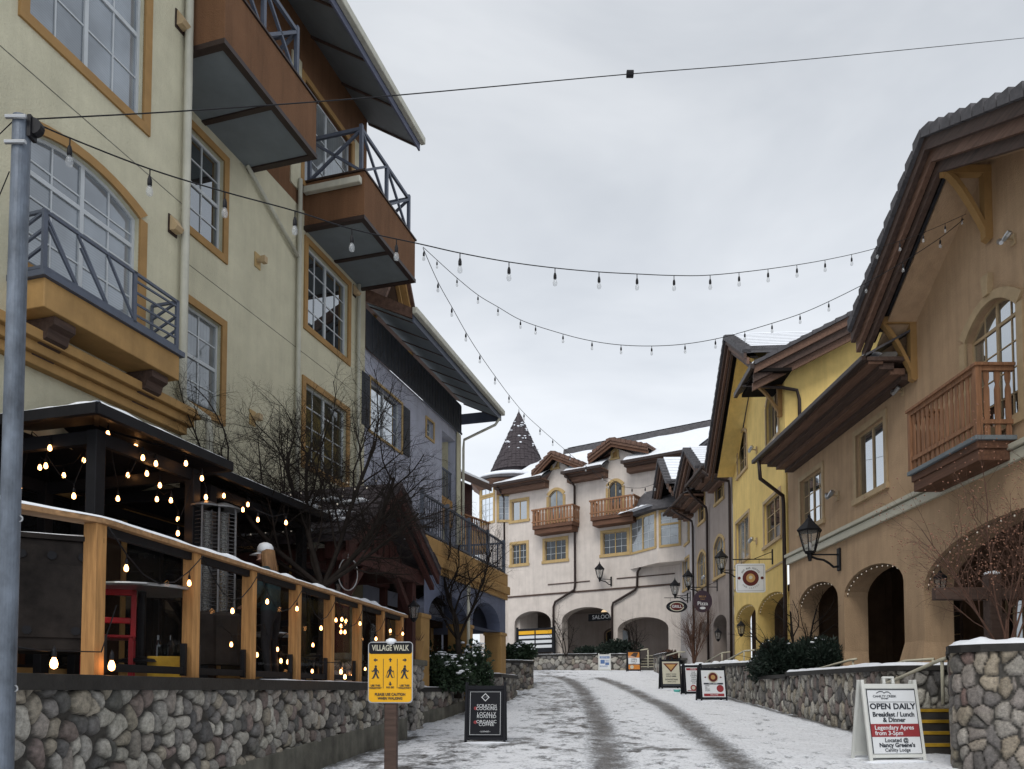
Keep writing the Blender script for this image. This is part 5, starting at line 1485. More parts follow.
# arcade interior
m = MB(); bo = [dict(u0=FA[1]['u0'] + .6, u1=FA[1]['u0'] + 2.2, z0=1.8, z1=3.9, rise=.3)]
m.quad((FL, 0, .6), (FL, -3.6, .6), (FL, -3.6, 5.0), (FL, 0, 5.0)); wall(m, -1.5, FL, .6, 5.0, bo, .1, y=-3.6); m.quad((-1.5, -.68, 5.0), (FL, -.68, 5.0), (FL, -3.6, 5.0), (-1.5, -3.6, 5.0))
m.build('arcade_wall', M['grey'], fb)
for o in bo: window(fb, o, M['dkwood'], M['gl_dark'], M['trimw'], tw=.1, cols=1, rows=2, y=-3.6, sill=False)
m = MB(); m.box(-1.5, FL, -3.6, 1.6, 1.6, 1.7); tag(m.build('far_walkway', M['pave'], None, M=Matrix.Translation(FB.o) @ Matrix.Rotation(FB.rz, 4, 'Z')), kind='structure')
for a in FA:
    for uu, s_ in ((a['u0'], -1), (a['u1'], 1)):
        m = MB(); e = .14
        m.add([(uu - .02 * s_, .12, 1.72), (uu + .7 * s_, .12, 1.72), (uu + .7 * s_, .003, 2.35), (uu + .02 * s_, .003, 2.35), (uu - .12 * s_, -.5, 1.72), (uu + .01 * s_, -.5, 2.35)], [(0, 1, 2, 3), (0, 3, 5, 4)]); m.build('pier_foot', M['pink'], fb)
# balconies
def fbalcony(xl, xr, yt, yb_, D=.9):
    u0, u1 = FB.u(xr, yb_, D), FB.u(xl, yb_, D); z1 = FB.z((xl + xr) / 2, yt, D); z0 = FB.z((xl + xr) / 2, yb_, D)
    m = MB(); m.box(u0 + .12, u1 - .12, 0, D - .12, z0 - .3, z0); m.box(u0 + .03, u1 - .03, 0, D - .03, z0, z0 + .22)
    B_ = m.build('balcony', M['balwood2'], fb, bevel=.02)
    m = MB(); balusters(m, (u0 + .05, D - .03, 0), (u1 - .05, D - .03, 0), z0 + .22, z1 - .05, .2, .14, .03)
    balusters(m, (u0 + .02, 0, 0), (u0 + .02, D - .06, 0), z0 + .22, z1 - .05, .2, .14, .03); balusters(m, (u1 - .02, 0, 0), (u1 - .02, D - .06, 0), z0 + .22, z1 - .05, .2, .14, .03)
    m.box(u0 - .02, u1 + .02, D - .08, D + .02, z1 - .07, z1 + .02); m.box(u0 - .02, u0 + .06, 0, D - .08, z1 - .07, z1 + .018); m.box(u1 - .06, u1 + .02, 0, D - .08, z1 - .07, z1 + .018)
    m.box(u0 + .01, u1 - .01, D - .07, D + .01, z0 + .4, z0 + .48)
    m.build('railing', M['balwood'], B_)
fbalcony(531.5, 572.5, 507, 527); fbalcony(589.5, 634, 497.5, 518)
# roofs
RBK = 5.0
ZR = FB.z(640, 441, -RBK)
def slope_roof(u0, u1, z, D=1.0, snow=True, back=RBK, sl=(ZR - ze) / (RBK + 1), plain=False):
    if not plain: back = .85
    m = MB(); m.ext([(u0, D, z + .12), (u0, D, z), (u0, -back, z + sl * (D + back)), (u0, -back, z + .12 + sl * (D + back))], (u1 - u0, 0, 0)); r = m.build('roof', M['tile'], fb)
    m = MB(); nv_ = .8 if plain else 1.0
    if not plain: m.box(u0 + .04, u1 - .04, 0, D - .5, z - .38, z - .12); m.mat(1); m.box(u0 + .02, u1 - .02, .02, D - .2, z - .12, z + .0); m.mat(0); m.box(u0, u1, .04, D - .02, z, z + .08); m.build('eave_moulding', [M['fascia'], M['dkwood']], r)
    m = MB()
    if not plain: m.box(u0 - .03, u1 + .03, D, D + .14, z, z + .16); m.build('gutter', M['dkmetal'], r)
    if snow:
        m = MB(); nU = max(2, int((u1 - u0) / .5)); nV = 10 if plain else 5; vs = []; fs = []
        for i in range(nU + 1):
            for j in range(nV + 1):
                uu = lerp(u0, u1, i / nU); yy = lerp(D + .06, -back * nv_, j / nV); zz = z + .14 + sl * (D - yy) + .09 + .10 * noise.noise(Vector((uu * .9, yy * .9, z)))
                if j == 0: zz -= .09
                vs.append((uu, yy, zz))
        for i in range(nU):
            for j in range(nV):
                a = i * (nV + 1) + j; fs.append((a, a + 1, a + nV + 2, a + nV + 1))
        m.add(vs, fs); m.build('snow', M['snow'], r, smooth=True)
SL_ = (ZR - ze) / (RBK + 1); ueL = FB.u(536, 460, -RBK)
slope_roof(-3, FL - .4, ze + SL_ * 1.9 + .02, D=-.9, back=RBK, sl=SL_, plain=True)
slope_roof(FB.u(601, 468, 1.0), FB.u(562, 476, 1.0), ze); slope_roof(-1.2, FB.u(622, 465, 1.0), ze); slope_roof(FB.u(541, 478, 1.0), FL + .2, ze)
for g, zp, zf_ in ((g_a, zpa, zfa), (g_b, zpb, zfb)):
    gable_roof(fb, [(g[0], zf_), (g[1], zp + .4), (g[2], zf_)], E_, back=-5, snow=False, tile=M['brtile'], steps=2, fas=(M['fascia'], M['balwood2']), scale=.8)
# dark upper roof slab showing along the ridge
m = MB(); ue = FB.u(564, 449, -RBK); m.ext([(-3, -RBK + .25, ZR - .45), (-3, -RBK + .05, ZR + .42), (-3, -RBK - .3, ZR + .55), (-3, -RBK - 4, ZR - 2)], (ue + 3, 0, 0)); m.build('ridge_roof', M['tile'], fb)
m = MB(); snowstrip(m, [(-3, -RBK - .1), (ue - .2, -RBK - .1)], -.15, .25, ZR + .48, .08, 1, seed=5); m.build('snow', M['snow'], fb, smooth=True)
# bay window (oriel)
BDp = 1.3
bz_b, bz_w0, bz_w1, bz_t = FB.z(655, 564, 1.0), FB.z(655, 547, 1.0), FB.z(660, 514, 1.0), FB.z(660, 508, 1.0)
ub0, ub1, uc = FB.u(681, 540, .0) - .2, FB.u(630, 540, .0), FB.u(657.5, 540, BDp)
pl = [(ub1, 0), (uc, BDp), (ub0 - .9, BDp * .98), (ub0 - .9, 0)]
m = MB(); m.ext([(u, y, bz_b) for u, y in pl], (0, 0, bz_t - bz_b)); BW = m.build('bay', M['pink'], fb)
def local_window(parent, a, b, z0, z1, cols, rows, g='gl_curt', leaf=2, tr=None):
    a = Vector((a[0], a[1], 0)); b = Vector((b[0], b[1], 0)); d = (b - a).normalized(); L_ = (b - a).length
    nn = Vector((d.y, -d.x, 0))
    if nn.y < 0: nn = -nn
    rot = Matrix((( d.x, nn.x, 0, a.x), (d.y, nn.y, 0, a.y), (0, 0, 1, 0), (0, 0, 0, 1)))
    t = MB(); o = dict(u0=.22, u1=L_ - .22, z0=z0, z1=z1, rise=0)
    band_around(t, o, .13, .0, .05, True)
    for i in range(1, leaf):
        uu = lerp(o['u0'], o['u1'], i / leaf); t.box(uu - .05, uu + .05, 0, .045, z0, z1)
    if tr: zz = lerp(z0, z1, tr); t.box(o['u0'], o['u1'], 0, .043, zz - .05, zz + .05)
    t.xf(rot); W_ = t.build('window', M['trimw'], parent)
    t = MB(); n = cols * leaf
    for i in range(1, n): uu = lerp(o['u0'], o['u1'], i / n); t.box(uu - .012, uu + .012, .01, .028, z0, z1)
    for j in range(1, rows): zz = lerp(z0, z1, j / rows); t.box(o['u0'], o['u1'], .01, .026, zz - .012, zz + .012)
    t.xf(rot); t.build('glazing_bar', M['sashw'], W_)
    t = MB(); t.box(o['u0'], o['u1'], -.0, .012, z0, z1); t.xf(rot); t.build('pane', M[g], W_)
local_window(BW, (uc, BDp), (ub1, 0), bz_w0, bz_w1, 2, 4)
local_window(BW, (ub0 - .4, BDp * .98), (uc, BDp), bz_w0, bz_w1, 2, 4, leaf=1, tr=.62)
m = MB(); zz = bz_t; ex = 1.16
pl2 = [(ub1 + .55, -.0), (ub1 + .35, .35), (uc + .12, BDp + .4), (ub0 - 1.2, BDp + .4), (ub0 - 1.2, 0)]
ap = [(ub1 - 1.0, 0, zz + 1.3), (ub0 - .8, 0, zz + 1.5)]
vs = [(u, y, zz) for u, y in pl2] + ap
m.add(vs, [(0, 1, 5), (1, 2, 5), (2, 3, 6, 5), (3, 4, 6), (4, 3, 2, 1, 0)]); m.ext([(u, y, zz - .18) for u, y in pl2], (0, 0, .18)); m.build('bay_roof', M['tile'], BW)
m = MB(); snowstrip(m, [(ub1 + .5, .05), (ub1 + .3, .35), (uc + .1, BDp + .35)], -.5, .02, lambda q: zz + .0, .16, -1, seed=3); m.build('snow', M['snow'], BW, smooth=True)
# pipes
def fpipe(pts, off=.1):
    pp = []
    for x, y, o in pts: u, z = FB.uz(x, y, o); pp.append((u, o, z))
    m = MB(); m.tube(pp, .07, 7); m.build('downspout', M['dkmetal'], fb, smooth=True)
fpipe([(565, 475, 1.0), (574.5, 486, .12), (575, 585, .12), (574, 590, .12), (555, 602, .12), (553.5, 607, .12), (553.5, 652, .12)])
fpipe([(640, 568, .4), (637.5, 572, .12), (637, 586, .12), (635, 590, .12), (613, 603, .12), (612, 607, .12), (612, 652, .12)])
fpipe([(497, 487, .9), (504, 498, .12), (504.5, 560, .12)])

# corner turret with conical shingle spire
c = FB.w(FL + .6, -1.6, 0); tr = 2.05
tt = thing('turret', 'round corner turret with tall dark pointed shingle spire above snowy skirt roof', 'tower', (c.x, c.y, 0), 0)
def zc(py): return pt(512, py, c.y).z
n = 8
TR = Matrix.Rotation(.35, 4, 'Z')
zsk = zc(486)
m = MB(); prof = [(tr, .9), (tr, zsk)]; m.lathe(prof, n); m.xf(TR); m.build('wall', M['pink'], tt)
m = MB()
sz0, sz1 = pt(512, 474, c.y + 2.2).z, pt(512, 412, c.y + 2.2).z; sr = 1.98
rows_ = 22
cy = Vector((0, 2.2, 0)); cy.x = 7 / 780 * (c.y + 2.2) - c.x
for k in range(rows_):
    t0, t1_ = k / rows_, (k + 1) / rows_
    r0, r1 = sr * (1 - t0) + .06, sr * (1 - t1_) + .02
    nn_ = max(4, int(2 * pi * r0 / .28))
    for j in range(nn_):
        a0 = 2 * pi * (j + .5 * (k % 2)) / nn_; a1 = a0 + 2 * pi / nn_ * .93; lift = RND.uniform(0, .05)
        m.add([(cy.x + (r0 + lift) * cos(a0), cy.y + (r0 + lift) * sin(a0), lerp(sz0, sz1, t0) - .03), (cy.x + (r0 + lift) * cos(a1), cy.y + (r0 + lift) * sin(a1), lerp(sz0, sz1, t0) - .03),
               (cy.x + r1 * cos(a1), cy.y + r1 * sin(a1), lerp(sz0, sz1, t1_) + .05), (cy.x + r1 * cos(a0), cy.y + r1 * sin(a0), lerp(sz0, sz1, t1_) + .05)], [(0, 1, 2, 3)])
m.lathe([(sr - .02, sz0), (.03, sz1)], 20, (cy.x, cy.y, 0)); m.tube([(cy.x, cy.y, sz1 - .1), (cy.x, cy.y, sz1 + .25)], [.05, .01], 6)
m.lathe([(sr - .1, zsk), (sr - .1, sz0 + .02)], 16, (cy.x, cy.y, 0))
m.build('spire', M['shingle'], tt)
m = MB()
for k in range(26):
    t = RND.uniform(.25, .85) ** 1; a = RND.uniform(-2.9, -.3); r0 = sr * (1 - t) + .09
    m.blob((cy.x + r0 * cos(a), cy.y + r0 * sin(a), lerp(sz0, sz1, t)), RND.uniform(.05, .14), .05, RND.uniform(.03, .06), 6, 4, .2)
m.build('spire_snow', M['snow'], tt, smooth=True)
m = MB(); m.lathe([(tr + .75, zsk - .05), (tr + .75, zsk + .1), (.6, zsk + .4)], 24, (0.2, .1, 0)); m.build('skirt_roof', M['tile'], tt)
m = MB(); m.lathe([(tr + .7, zsk + .11), (tr + .73, zsk + .24), (tr + .2, zsk + .5), (tr - .8, zsk + .75), (.5, zsk + .85)], 24, (.25, .1, 0)); m.build('snow', M['snow'], tt, smooth=True)
m = MB(); m.lathe([(tr + .1, zsk - .5), (tr + .3, zsk - .3), (tr + .6, zsk - .1)], 8); m.xf(TR); m.build('eave_moulding', M['fascia'], tt)
for j in range(8):
    a0 = .35 + 2 * pi * j / 8; a1 = a0 + 2 * pi / 8; am = (a0 + a1) / 2
    if not (sin(am) < .1): continue
    A = Vector((tr * cos(a0), tr * sin(a0), 0)); B_ = Vector((tr * cos(a1), tr * sin(a1), 0)); d = (B_ - A).normalized(); nrm = Vector((cos(am), sin(am), 0))
    rot = Matrix(((d.x, nrm.x, 0, A.x), (d.y, nrm.y, 0, A.y), (0, 0, 1, 0), (0, 0, 0, 1))); L_ = (B_ - A).length
    for z0, z1, rw in ((zc(526), zc(503), 4), (zc(499), zc(487), 2)):
        t = MB(); o = dict(u0=.22, u1=L_ - .22, z0=z0, z1=z1, rise=0); band_around(t, o, .16, -.02, .05, True); t.xf(rot); W_ = t.build('window', M['trimw'], tt)
        t = MB(); t.box(o['u0'], o['u1'], -.0, .012, z0, z1); t.xf(rot); t.build('pane', M['gl_blind'], W_)
        t = MB()
        for i in (1, 2): uu = lerp(o['u0'], o['u1'], i / 3); t.box(uu - .015, uu + .015, .01, .03, z0, z1)
        for i in range(1, rw): zz = lerp(z0, z1, i / rw); t.box(o['u0'], o['u1'], .01, .028, zz - .015, zz + .015)
        t.xf(rot); t.build('glazing_bar', M['sashw'], W_)

# lit saloon sign in the arcade
u, z = FB.uz(603, 617, -1.2)
sg = thing('saloon_sign', 'white lettered sign under a yellow lamp inside the middle far arch', 'sign', FB.w(u, -1.2, 0), FB.rz)
m = MB(); m.box(-1.0, 1.0, -.03, .03, z - .22, z + .22); m.build('board', M['signk'], sg, bevel=.01)
text('SALOON', .36, sg, M['signw'], Matrix.Translation((0, .035, z)) @ Matrix.Rotation(pi, 4, 'Z'))
m = MB(); m.ext([(-.7, .0, z + .3), (.1, 0, z + .3), (.0, 0, z + .42), (-.5, 0, z + .45)], (0, .06, 0)); m.build('lamp_shade', M['lit'], sg)
# big trail map board at the far left arch
u, z = FB.uz(532, 640, .9)
mb_ = thing('map_board', 'wide black notice board with yellow headed panels in the left far arch', 'sign', FB.w(u, .5, 0), FB.rz)
m = MB(); m.box(-1.3, 1.3, -.04, .04, z - .75, z + .75); m.box(-1.4, -1.3, -.06, .06, 1.2, z + .85); m.box(1.3, 1.4, -.06, .06, 1.2, z + .85); m.build('board', M['signk'], mb_)
m = MB()
for x in (-1.2, .05): m.box(x, x + 1.15, .04, .05, z + .38, z + .6)
m.build('header', M['signy'], mb_)
m = MB()
for x in (-1.2, .05):
    for k in range(3): m.box(x, x + 1.15, .04, .05, z + .12 - k * .3, z + .3 - k * .3)
m.build('panel', M['signw'], mb_)
# ================================================================== PLANTERS AND RETAINING WALLS
def gh(px, py): p = ground_hit(px, py); return (p.x, p.y)
# left side, beyond the terrace
zpl = .1
Pl1 = [(-4.2, 17.0), (-2.35, 16.75), (-1.62, 18.1), (-1.25, 20.3)]
pt_a = Pl1[-1]
stone_box('planter_wall', 'low river stone planter wall right after the terrace, behind the black cafe board', [(-4.2, 16.9), (-2.3, 16.7), (-2.15, 16.75), (-1.6, 18.0), (-1.2, 20.2), (-1.3, 20.5), (-2.6, 21.2)], .06, 61, side=1, base=.3, snow=.04,
          closed_fill=(-.05, [(-4.2, 16.9), (-2.3, 16.8), (-1.7, 18.0), (-1.3, 20.2), (-2.6, 21.2), (-4.2, 21)]), group='planters along the left side')
stone_box('planter_wall', 'stone planter wall holding the ochre pier of the arcade', [(-2.6, 21.4), (-.75, 21.9), (-.35, 22.3), (.15, 25.2), (-.2, 25.8), (-1.6, 26.2)], .47, 62, side=1, snow=.03,
          closed_fill=(.36, [(-2.6, 21.5), (-.8, 22.0), (-.4, 22.4), (.1, 25.1), (-1.6, 26.1), (-2.6, 26)]), group='planters along the left side')
stone_box('planter_wall', 'rounded stone planter with a snowy evergreen bush past the arcade', [(-1.2, 27.0), (.3, 27.4), (.75, 28.2), (.8, 30.5), (.2, 31.6), (-1.5, 31.8)], 1.05, 63, side=1, snow=.04,
          closed_fill=(.95, [(-1.2, 27.2), (.2, 27.6), (.65, 28.3), (.7, 30.4), (-1.5, 31.6)]), group='planters along the left side', res=.03)
# far side, in front of the pink building
q1 = pt(538, 655, 43.5); q2 = pt(603, 655, 42.6)
stone_box('planter_wall', 'low stone wall in front of the left far arches', [(-.2, 45.5), (1.1, 43.6), (1.45, 43.3), (4.95, 42.2), (5.0, 43.5)], 1.98, 71, side=1, cell=(.3, .28), snow=.03, res=.04, group='stone walls before the pink building')
stone_box('planter_wall', 'low stone wall in front of the right far arch beside the steps', [(5.05, 43.5), (5.1, 42.1), (6.45, 41.6), (6.5, 42.8)], 1.95, 72, side=1, cell=(.3, .28), snow=.03, res=.04, group='stone walls before the pink building')
fs = Fac(7.9, 41.3, -.557, -.83)
st = thing('far_steps', 'dark steps with pale nosings up to the far arcade beside the orange board', 'steps', fs.o, fs.rz)
m = MB()
for k in range(5): m.box(-.2, 1.4, -.3 * k - 1.2, -.3 * k, .8, 1.1 + .16 * (k + 1))
m.build('treads', M['pave'], st)
m = MB()
for k in range(5): m.box(-.2, 1.4, -.3 * k - .04, -.3 * k + .012, 1.1 + .16 * (k + 1) - .03, 1.1 + .16 * (k + 1) + .006)
m.build('nosing', M['railc'], st)

# right side retaining walls (seen from the street: outward is -X)
def rwall(label, P, zt, seed, group='stone walls along the right side', **k):
    return stone_box('retaining_wall', label, P, zt, seed, side=-1, group=group, **k)
TALL = [(.20, .175, .14), (.145, .13, .115), (.23, .205, .165), (.11, .10, .085), (.17, .15, .12), (.26, .23, .19)]
RW1 = [(8.0, 14.1), (7.1, 14.3), (6.92, 14.6), (6.88, 15.8), (6.95, 19.7)]
rwall('long stone wall with snowy cap right behind the white open daily board', RW1, .45, 81, cell=(.17, .30), snow=.10)
rwall('short lower stretch of stone wall below the dark juniper bush', [(6.97, 19.75), (7.0, 22.7)], .40, 82, cell=(.17, .3), snow=.0, capin=-.25)
rwall('stone wall with snowy cap behind the row of sandwich boards', [(7.6, 22.6), (7.0, 22.75), (6.96, 23.0), (6.98, 26.0), (7.05, 30.5), (7.0, 32.5), (7.6, 34.5)], lambda s: .80 + .02 * s, 83, cell=(.18, .26), snow=.08)
rwall('stone planter wall at the bend of the right row', [(7.0, 35.4), (6.9, 36.0), (6.95, 38.2), (7.6, 39.6)], 1.7, 84, cell=(.26, .26), snow=.04, res=.035)
# big rounded wall at the right edge
NW = [(9.5, 9.2), (7.0, 9.8), (6.45, 10.0), (6.15, 10.2), (6.02, 10.4), (5.99, 10.6), (6.1, 10.85), (6.42, 11.4), (6.9, 12.3)]
NW_ = [(6.9, 12.3), (6.42, 11.4), (6.1, 10.85), (5.99, 10.6), (6.02, 10.4), (6.15, 10.2), (6.45, 10.0), (7.0, 9.8), (9.5, 9.2)]
rwall('big rounded river stone wall with thick snowy cap at the right edge of the photo', NW, .60, 85, cell=(.19, .23), snow=.11, rnd_=.68, capin=-.5,
      pal=[(.17, .15, .135), (.11, .10, .095), (.19, .165, .135), (.125, .085, .075), (.085, .078, .074), (.20, .185, .165), (.20, .17, .13), (.14, .125, .115)], closed_fill=(.5, [(6.95, 12.2), (6.5, 11.4), (6.15, 10.7), (6.5, 10.2), (9.5, 9.4), (9.5, 12.3)]))
# steps between the walls
stp = thing('stone_steps', 'snowy steps with yellow painted nosings between the two right stone walls', 'steps', (6.5, 12.1, 0), 0)
m = MB()
for k in range(4): m.box(-.15 , 2.0, .3 * k, 0.3 * k + .34 if k < 3 else 2.2, -1.3, -1.0 + .17 * (k + 1))
m.build('treads', M['pave'], stp)
for k in range(4):
    m = MB(); m.box(-.15, 2.0, .3 * k - .012, .3 * k + .05, -1.0 + .17 * (k + 1) - .045, -1.0 + .17 * (k + 1) + .006); m.build('nosing', M['nose'], stp)
# fill of the raised walkway between wall and arcade
m = MB(); m.ext([(7.15, 14.9, -1.5), (8.4, 14.9, -1.5), (8.4, 32, -1.5), (7.3, 32, -1.5), (7.2, 22, -1.5)], (0, 0, 1.5 + .28)); tag(m.build('raised_walkway', M['soil']), kind='structure')
m = MB(); m.ext([(7.3, 31.9, -1.5), (12.5, 31.9, -1.5), (12.5, 43, -1.5), (7.9, 43, -1.5), (7.1, 36, -1.5)], (0, 0, 1.5 + .75)); tag(m.build('upper_walkway', M['pave']), kind='structure')

def handrail(label, pts, posts, r=.028, h=.85, mm='railc'):
    t = thing('handrail', label, 'handrail', pts[0], 0, 'cream steel handrails'); o = Vector(pts[0])
    m = MB(); m.tube([Vector(p) - o for p in pts], r, 8); m.build('rail', M[mm], t, smooth=True)
    for p in posts: m = MB(); q = Vector(p) - o; m.tube([q, q - Vector((0, 0, h))], r * .9, 8); m.build('post', M[mm], t, smooth=True)
handrail('cream handrail sloping down over the stone steps to the open daily board', [pt(947, 658, 12.2), pt(940, 660, 12.3), pt(890, 682, 13.9), pt(884, 684, 14.2)], [pt(942, 660, 12.3)], .03, .7)
handrail('cream handrail behind the snowy cap running towards the juniper bush', [pt(934, 659, 15.2), pt(905, 661, 15.7), pt(870, 672, 16.6)], [pt(933, 660, 15.2), pt(905, 661, 15.7)], h=.3)
handrail('long thin cream handrail above the cap left of the open daily board', [pt(857, 659, 17.6), pt(850, 660, 17.7), pt(800, 674, 19.8)], [pt(853, 660, 17.7)], h=.4)
handrail('cream handrail by the yellow arches, nearer one', [pt(755, 650, 24.6), pt(744, 651, 24.9), pt(722, 663, 26.8)], [pt(744, 651, 24.9)], h=.5)
handrail('cream handrail by the taupe building, farther one', [pt(730, 652, 28.5), pt(722, 653, 28.8), pt(706, 662, 31)], [pt(722, 653, 28.8)], h=.5)
handrail('cream handrail at the far steps beside the orange board', [pt(648, 649, 41.5), pt(641, 650, 41.8), pt(636, 655, 42.2)], [pt(648, 650, 41.5)], r=.035, h=.95)
handrail('short cream handrail near the taupe arches by the triangle board', [pt(685, 652, 33.8), pt(678, 652, 34), pt(662, 657, 36)], [pt(679, 652, 34)], r=.03, h=.8)

# ================================================================== SANDWICH BOARDS
def aframe(name, label, px, py, Y, H, W, frame, rz, build, handle=True, cat='sandwich board', panel='signw', dark=False):
    p = pt(px, py, Y); z = gz(p.y)
    t = thing(name, label, cat, (p.x, p.y, z - .01), rz, 'sandwich boards on the snow')
    tilt = .17
    Mf = Matrix.Translation((0, -.24, 0)) @ Matrix.Rotation(-tilt, 4, 'X')
    Mb = Matrix.Translation((0, .24, 0)) @ Matrix.Rotation(tilt, 4, 'X')
    Hs = H / cos(tilt)
    for Mx, s, nm in ((Mf, -1, 'front_frame'), (Mb, 1, 'back_frame')):
        m = MB(); b = .045
        m.box(-W / 2, -W / 2 + b, -.02, .02, 0, Hs); m.box(W / 2 - b, W / 2, -.02, .02, 0, Hs)
        m.box(-W / 2 + b, W / 2 - b, -.02, .02, .06, .06 + b); m.box(-W / 2 + b, W / 2 - b, -.02, .02, Hs - .13, Hs - .06)
        m.box(-W / 2 + b, W / 2 - b, -.008, .008, .1, Hs - .1)
        m.xf(Mx); m.build(nm, frame, t, bevel=.005)
    if handle:
        m = MB(); m.box(-.09, -.05, -.02, .02, Hs - .06, Hs + .02); m.box(.05, .09, -.02, .02, Hs - .06, Hs + .02); m.box(-.09, .09, -.02, .02, Hs + .02, Hs + .05); m.xf(Mf); m.build('handle', frame, t, bevel=.008)
    x0, x1, z0, z1 = -W / 2 + .055, W / 2 - .055, .12, Hs - .14
    m = MB(); m.box(x0, x1, -.026, -.0, z0, z1); m.xf(Mf); m.build('panel', M[panel], t)
    def rect_(a, b, c, d, mm, nm='print'):
        q = MB(); q.box(lerp(x0, x1, a), lerp(x0, x1, b), -.030, -.02, lerp(z0, z1, c), lerp(z0, z1, d)); q.xf(Mf); return q.build(nm, M[mm], t)
    def txt(s, a, c, size, mm='ink', **k): text(s, size, t, M[mm], Mf @ Matrix.Translation((lerp(x0, x1, a), -.031, lerp(z0, z1, c))), **k)
    def disc(a, c, r, mm, n=20, nm='print', rx=1, d=.031):
        q = MB(); q.ext([(lerp(x0, x1, a) + r * rx * cos(2 * pi * k / n), -.02, lerp(z0, z1, c) + r * sin(2 * pi * k / n)) for k in range(n)], (0, -d + .02, 0)); q.xf(Mf); q.build(nm, M[mm], t)
    def poly(P, mm, d=.031):
        q = MB(); q.ext([(lerp(x0, x1, a), -.02, lerp(z0, z1, c)) for a, c in P], (0, -d + .02, 0)); q.xf(Mf); q.build('print', M[mm], t)
    build(rect_, txt, disc, poly)
    q = MB(); r3 = random.Random(int(px))
    for sy_ in (-.25, .25):
        q.blob((0, sy_, .0), W * .62, .1, .035, 14, 5, .12, r3)
    q.blob((0, 0, -.005), W * .5, .3, .03, 14, 5, .12, r3); q.build('snow', M['snow'], t, smooth=True)
    return t
def b_open(R_, T, D_, P_):
    R_(.0, 1, .985, 1, 'ink'); R_(0, 1, .12, .135, 'ink') if False else None
    R_(0, .012, 0, 1, 'ink'); R_(.988, 1, 0, 1, 'ink')
    R_(.03, .97, .795, .8, 'ink')
    pts = [(.2, .93), (.26, .955), (.33, .955), (.36, .93), (.4, .95), (.45, .95), (.5, .915)]
    for a, b in zip(pts, pts[1:]): P_([(a[0], a[1]), (b[0], b[1]), (b[0], b[1] + .012), (a[0], a[1] + .012)], 'ink')
    T('CAHILTY CREEK', .36, .885, .045, sx=1.1); T('KITCHEN', .36, .85, .025)
    T('OPEN DAILY', .5, .725, .118, bold=.003, sx=1.05); T('Breakfast / Lunch', .5, .60, .092, bold=.0022); T('& Dinner', .5, .515, .092, bold=.0022)
    R_(.0, 1, .255, .455, 'signr'); T('Legendary Apres', .08, .395, .088, 'signw', align='LEFT', bold=.001); T('from 3-5pm', .08, .31, .088, 'signw', align='LEFT', bold=.001)
    T('Located @', .5, .2, .08, bold=.001); T("Nancy Greene's", .5, .125, .084, bold=.0022); T('Cahilty Lodge', .5, .05, .07)
aframe('sandwich_board', 'white sandwich board reading open daily with a red band, nearest on the right', 888, 757, 11.4, 1.17, .86, M['white'], .12, b_open)
def b_cafe(R_, T, D_, P_):
    for a, b, c, d in ((.06, .94, .03, .036), (.06, .94, .955, .961), (.06, .07, .03, .96), (.93, .94, .03, .96)): R_(a, b, c, d, 'signw')
    P_([(.38, .84), (.5, .93), (.62, .84), (.5, .75)], 'signw'); P_([(.41, .84), (.5, .908), (.59, .84), (.5, .772)], 'signk', .033); T('CAFE', .5, .84, .05, 'signw')
    for k, (s, c) in enumerate((('SCRATCH', .65), ('COOKING', .59), ('LOCALLY', .48), ('ROASTED', .42), ('ORGANIC', .31), ('COFFEE', .25))): T(s, .54, c, .078, 'signw')
    D_(.22, .6, .03, 'signr'); D_(.22, .3, .03, 'signr'); T('- LICENSED -', .5, .1, .035, 'signw')
aframe('sandwich_board', 'black chalkboard style sandwich board with white lettering on the left of the street', 486, 740, 13.85, 1.06, .72, M['signk'], -.05, b_cafe, handle=False, panel='signk')
def b_coffee(R_, T, D_, P_):
    D_(.5, .74, .17, 'signcream'); D_(.5, .74, .14, 'dkred', d=.034); D_(.5, .74, .07, 'goldp', d=.037); P_([(.1, .74), (.2, .77), (.2, .71)], 'dkred'); P_([(.9, .74), (.8, .77), (.8, .71)], 'dkred')
    R_(.08, .92, .47, .53, 'ink'); T('HOT DRINKS', .5, .5, .05, 'signw')
    for k, s in enumerate(('COFFEE', 'TEA', 'MOCHA', 'COCOA')): T(s, .12, .42 - .06 * k, .04, 'ink', align='LEFT')
    D_(.78, .32, .11, 'signr'); R_(.06, .94, .03, .13, 'signr'); T('WELCOME', .5, .08, .05, 'signw')
aframe('sandwich_board', 'black framed board with round brown emblem and red bottom band, nearest of the right row', 711.5, 701, 23.6, 1.06, .82, M['signk'], .1, b_coffee, handle=False)
def b_list(R_, T, D_, P_):
    R_(.05, .95, .88, .97, 'signr'); T('MENU', .5, .925, .07, 'signw')
    for k in range(7): T(('SOUP', 'SALADS', 'BURGERS', 'PASTA', 'WRAPS', 'POUTINE', 'CHILI')[k], .5, .8 - .075 * k, .05)
    D_(.45, .15, .1, 'signr'); D_(.45, .15, .06, 'signcream', d=.034); R_(.05, .95, .02, .05, 'signr')
aframe('sandwich_board', 'black framed white list board with red header between two other boards', 692, 690, 25.6, 1.04, .62, M['signk'], .1, b_list, handle=False)
def b_tri(R_, T, D_, P_):
    P_([(.05, .93), (.95, .93), (.5, .56)], 'dkred'); P_([(.2, .88), (.8, .88), (.5, .64)], 'goldp', .034)
    T('GREAT FOOD', .5, .48, .06); T('COLD BEER', .5, .39, .07, bold=.001); T('DOWNSTAIRS', .5, .26, .07, bold=.001); T('OPEN LATE', .5, .17, .06); R_(0, 1, 0, .08, 'ink')
aframe('sandwich_board', 'cream sandwich board with a brown downward triangle in the right row', 670, 684.5, 27.8, 1.12, .72, M['signk'], .05, b_tri, panel='signcream')
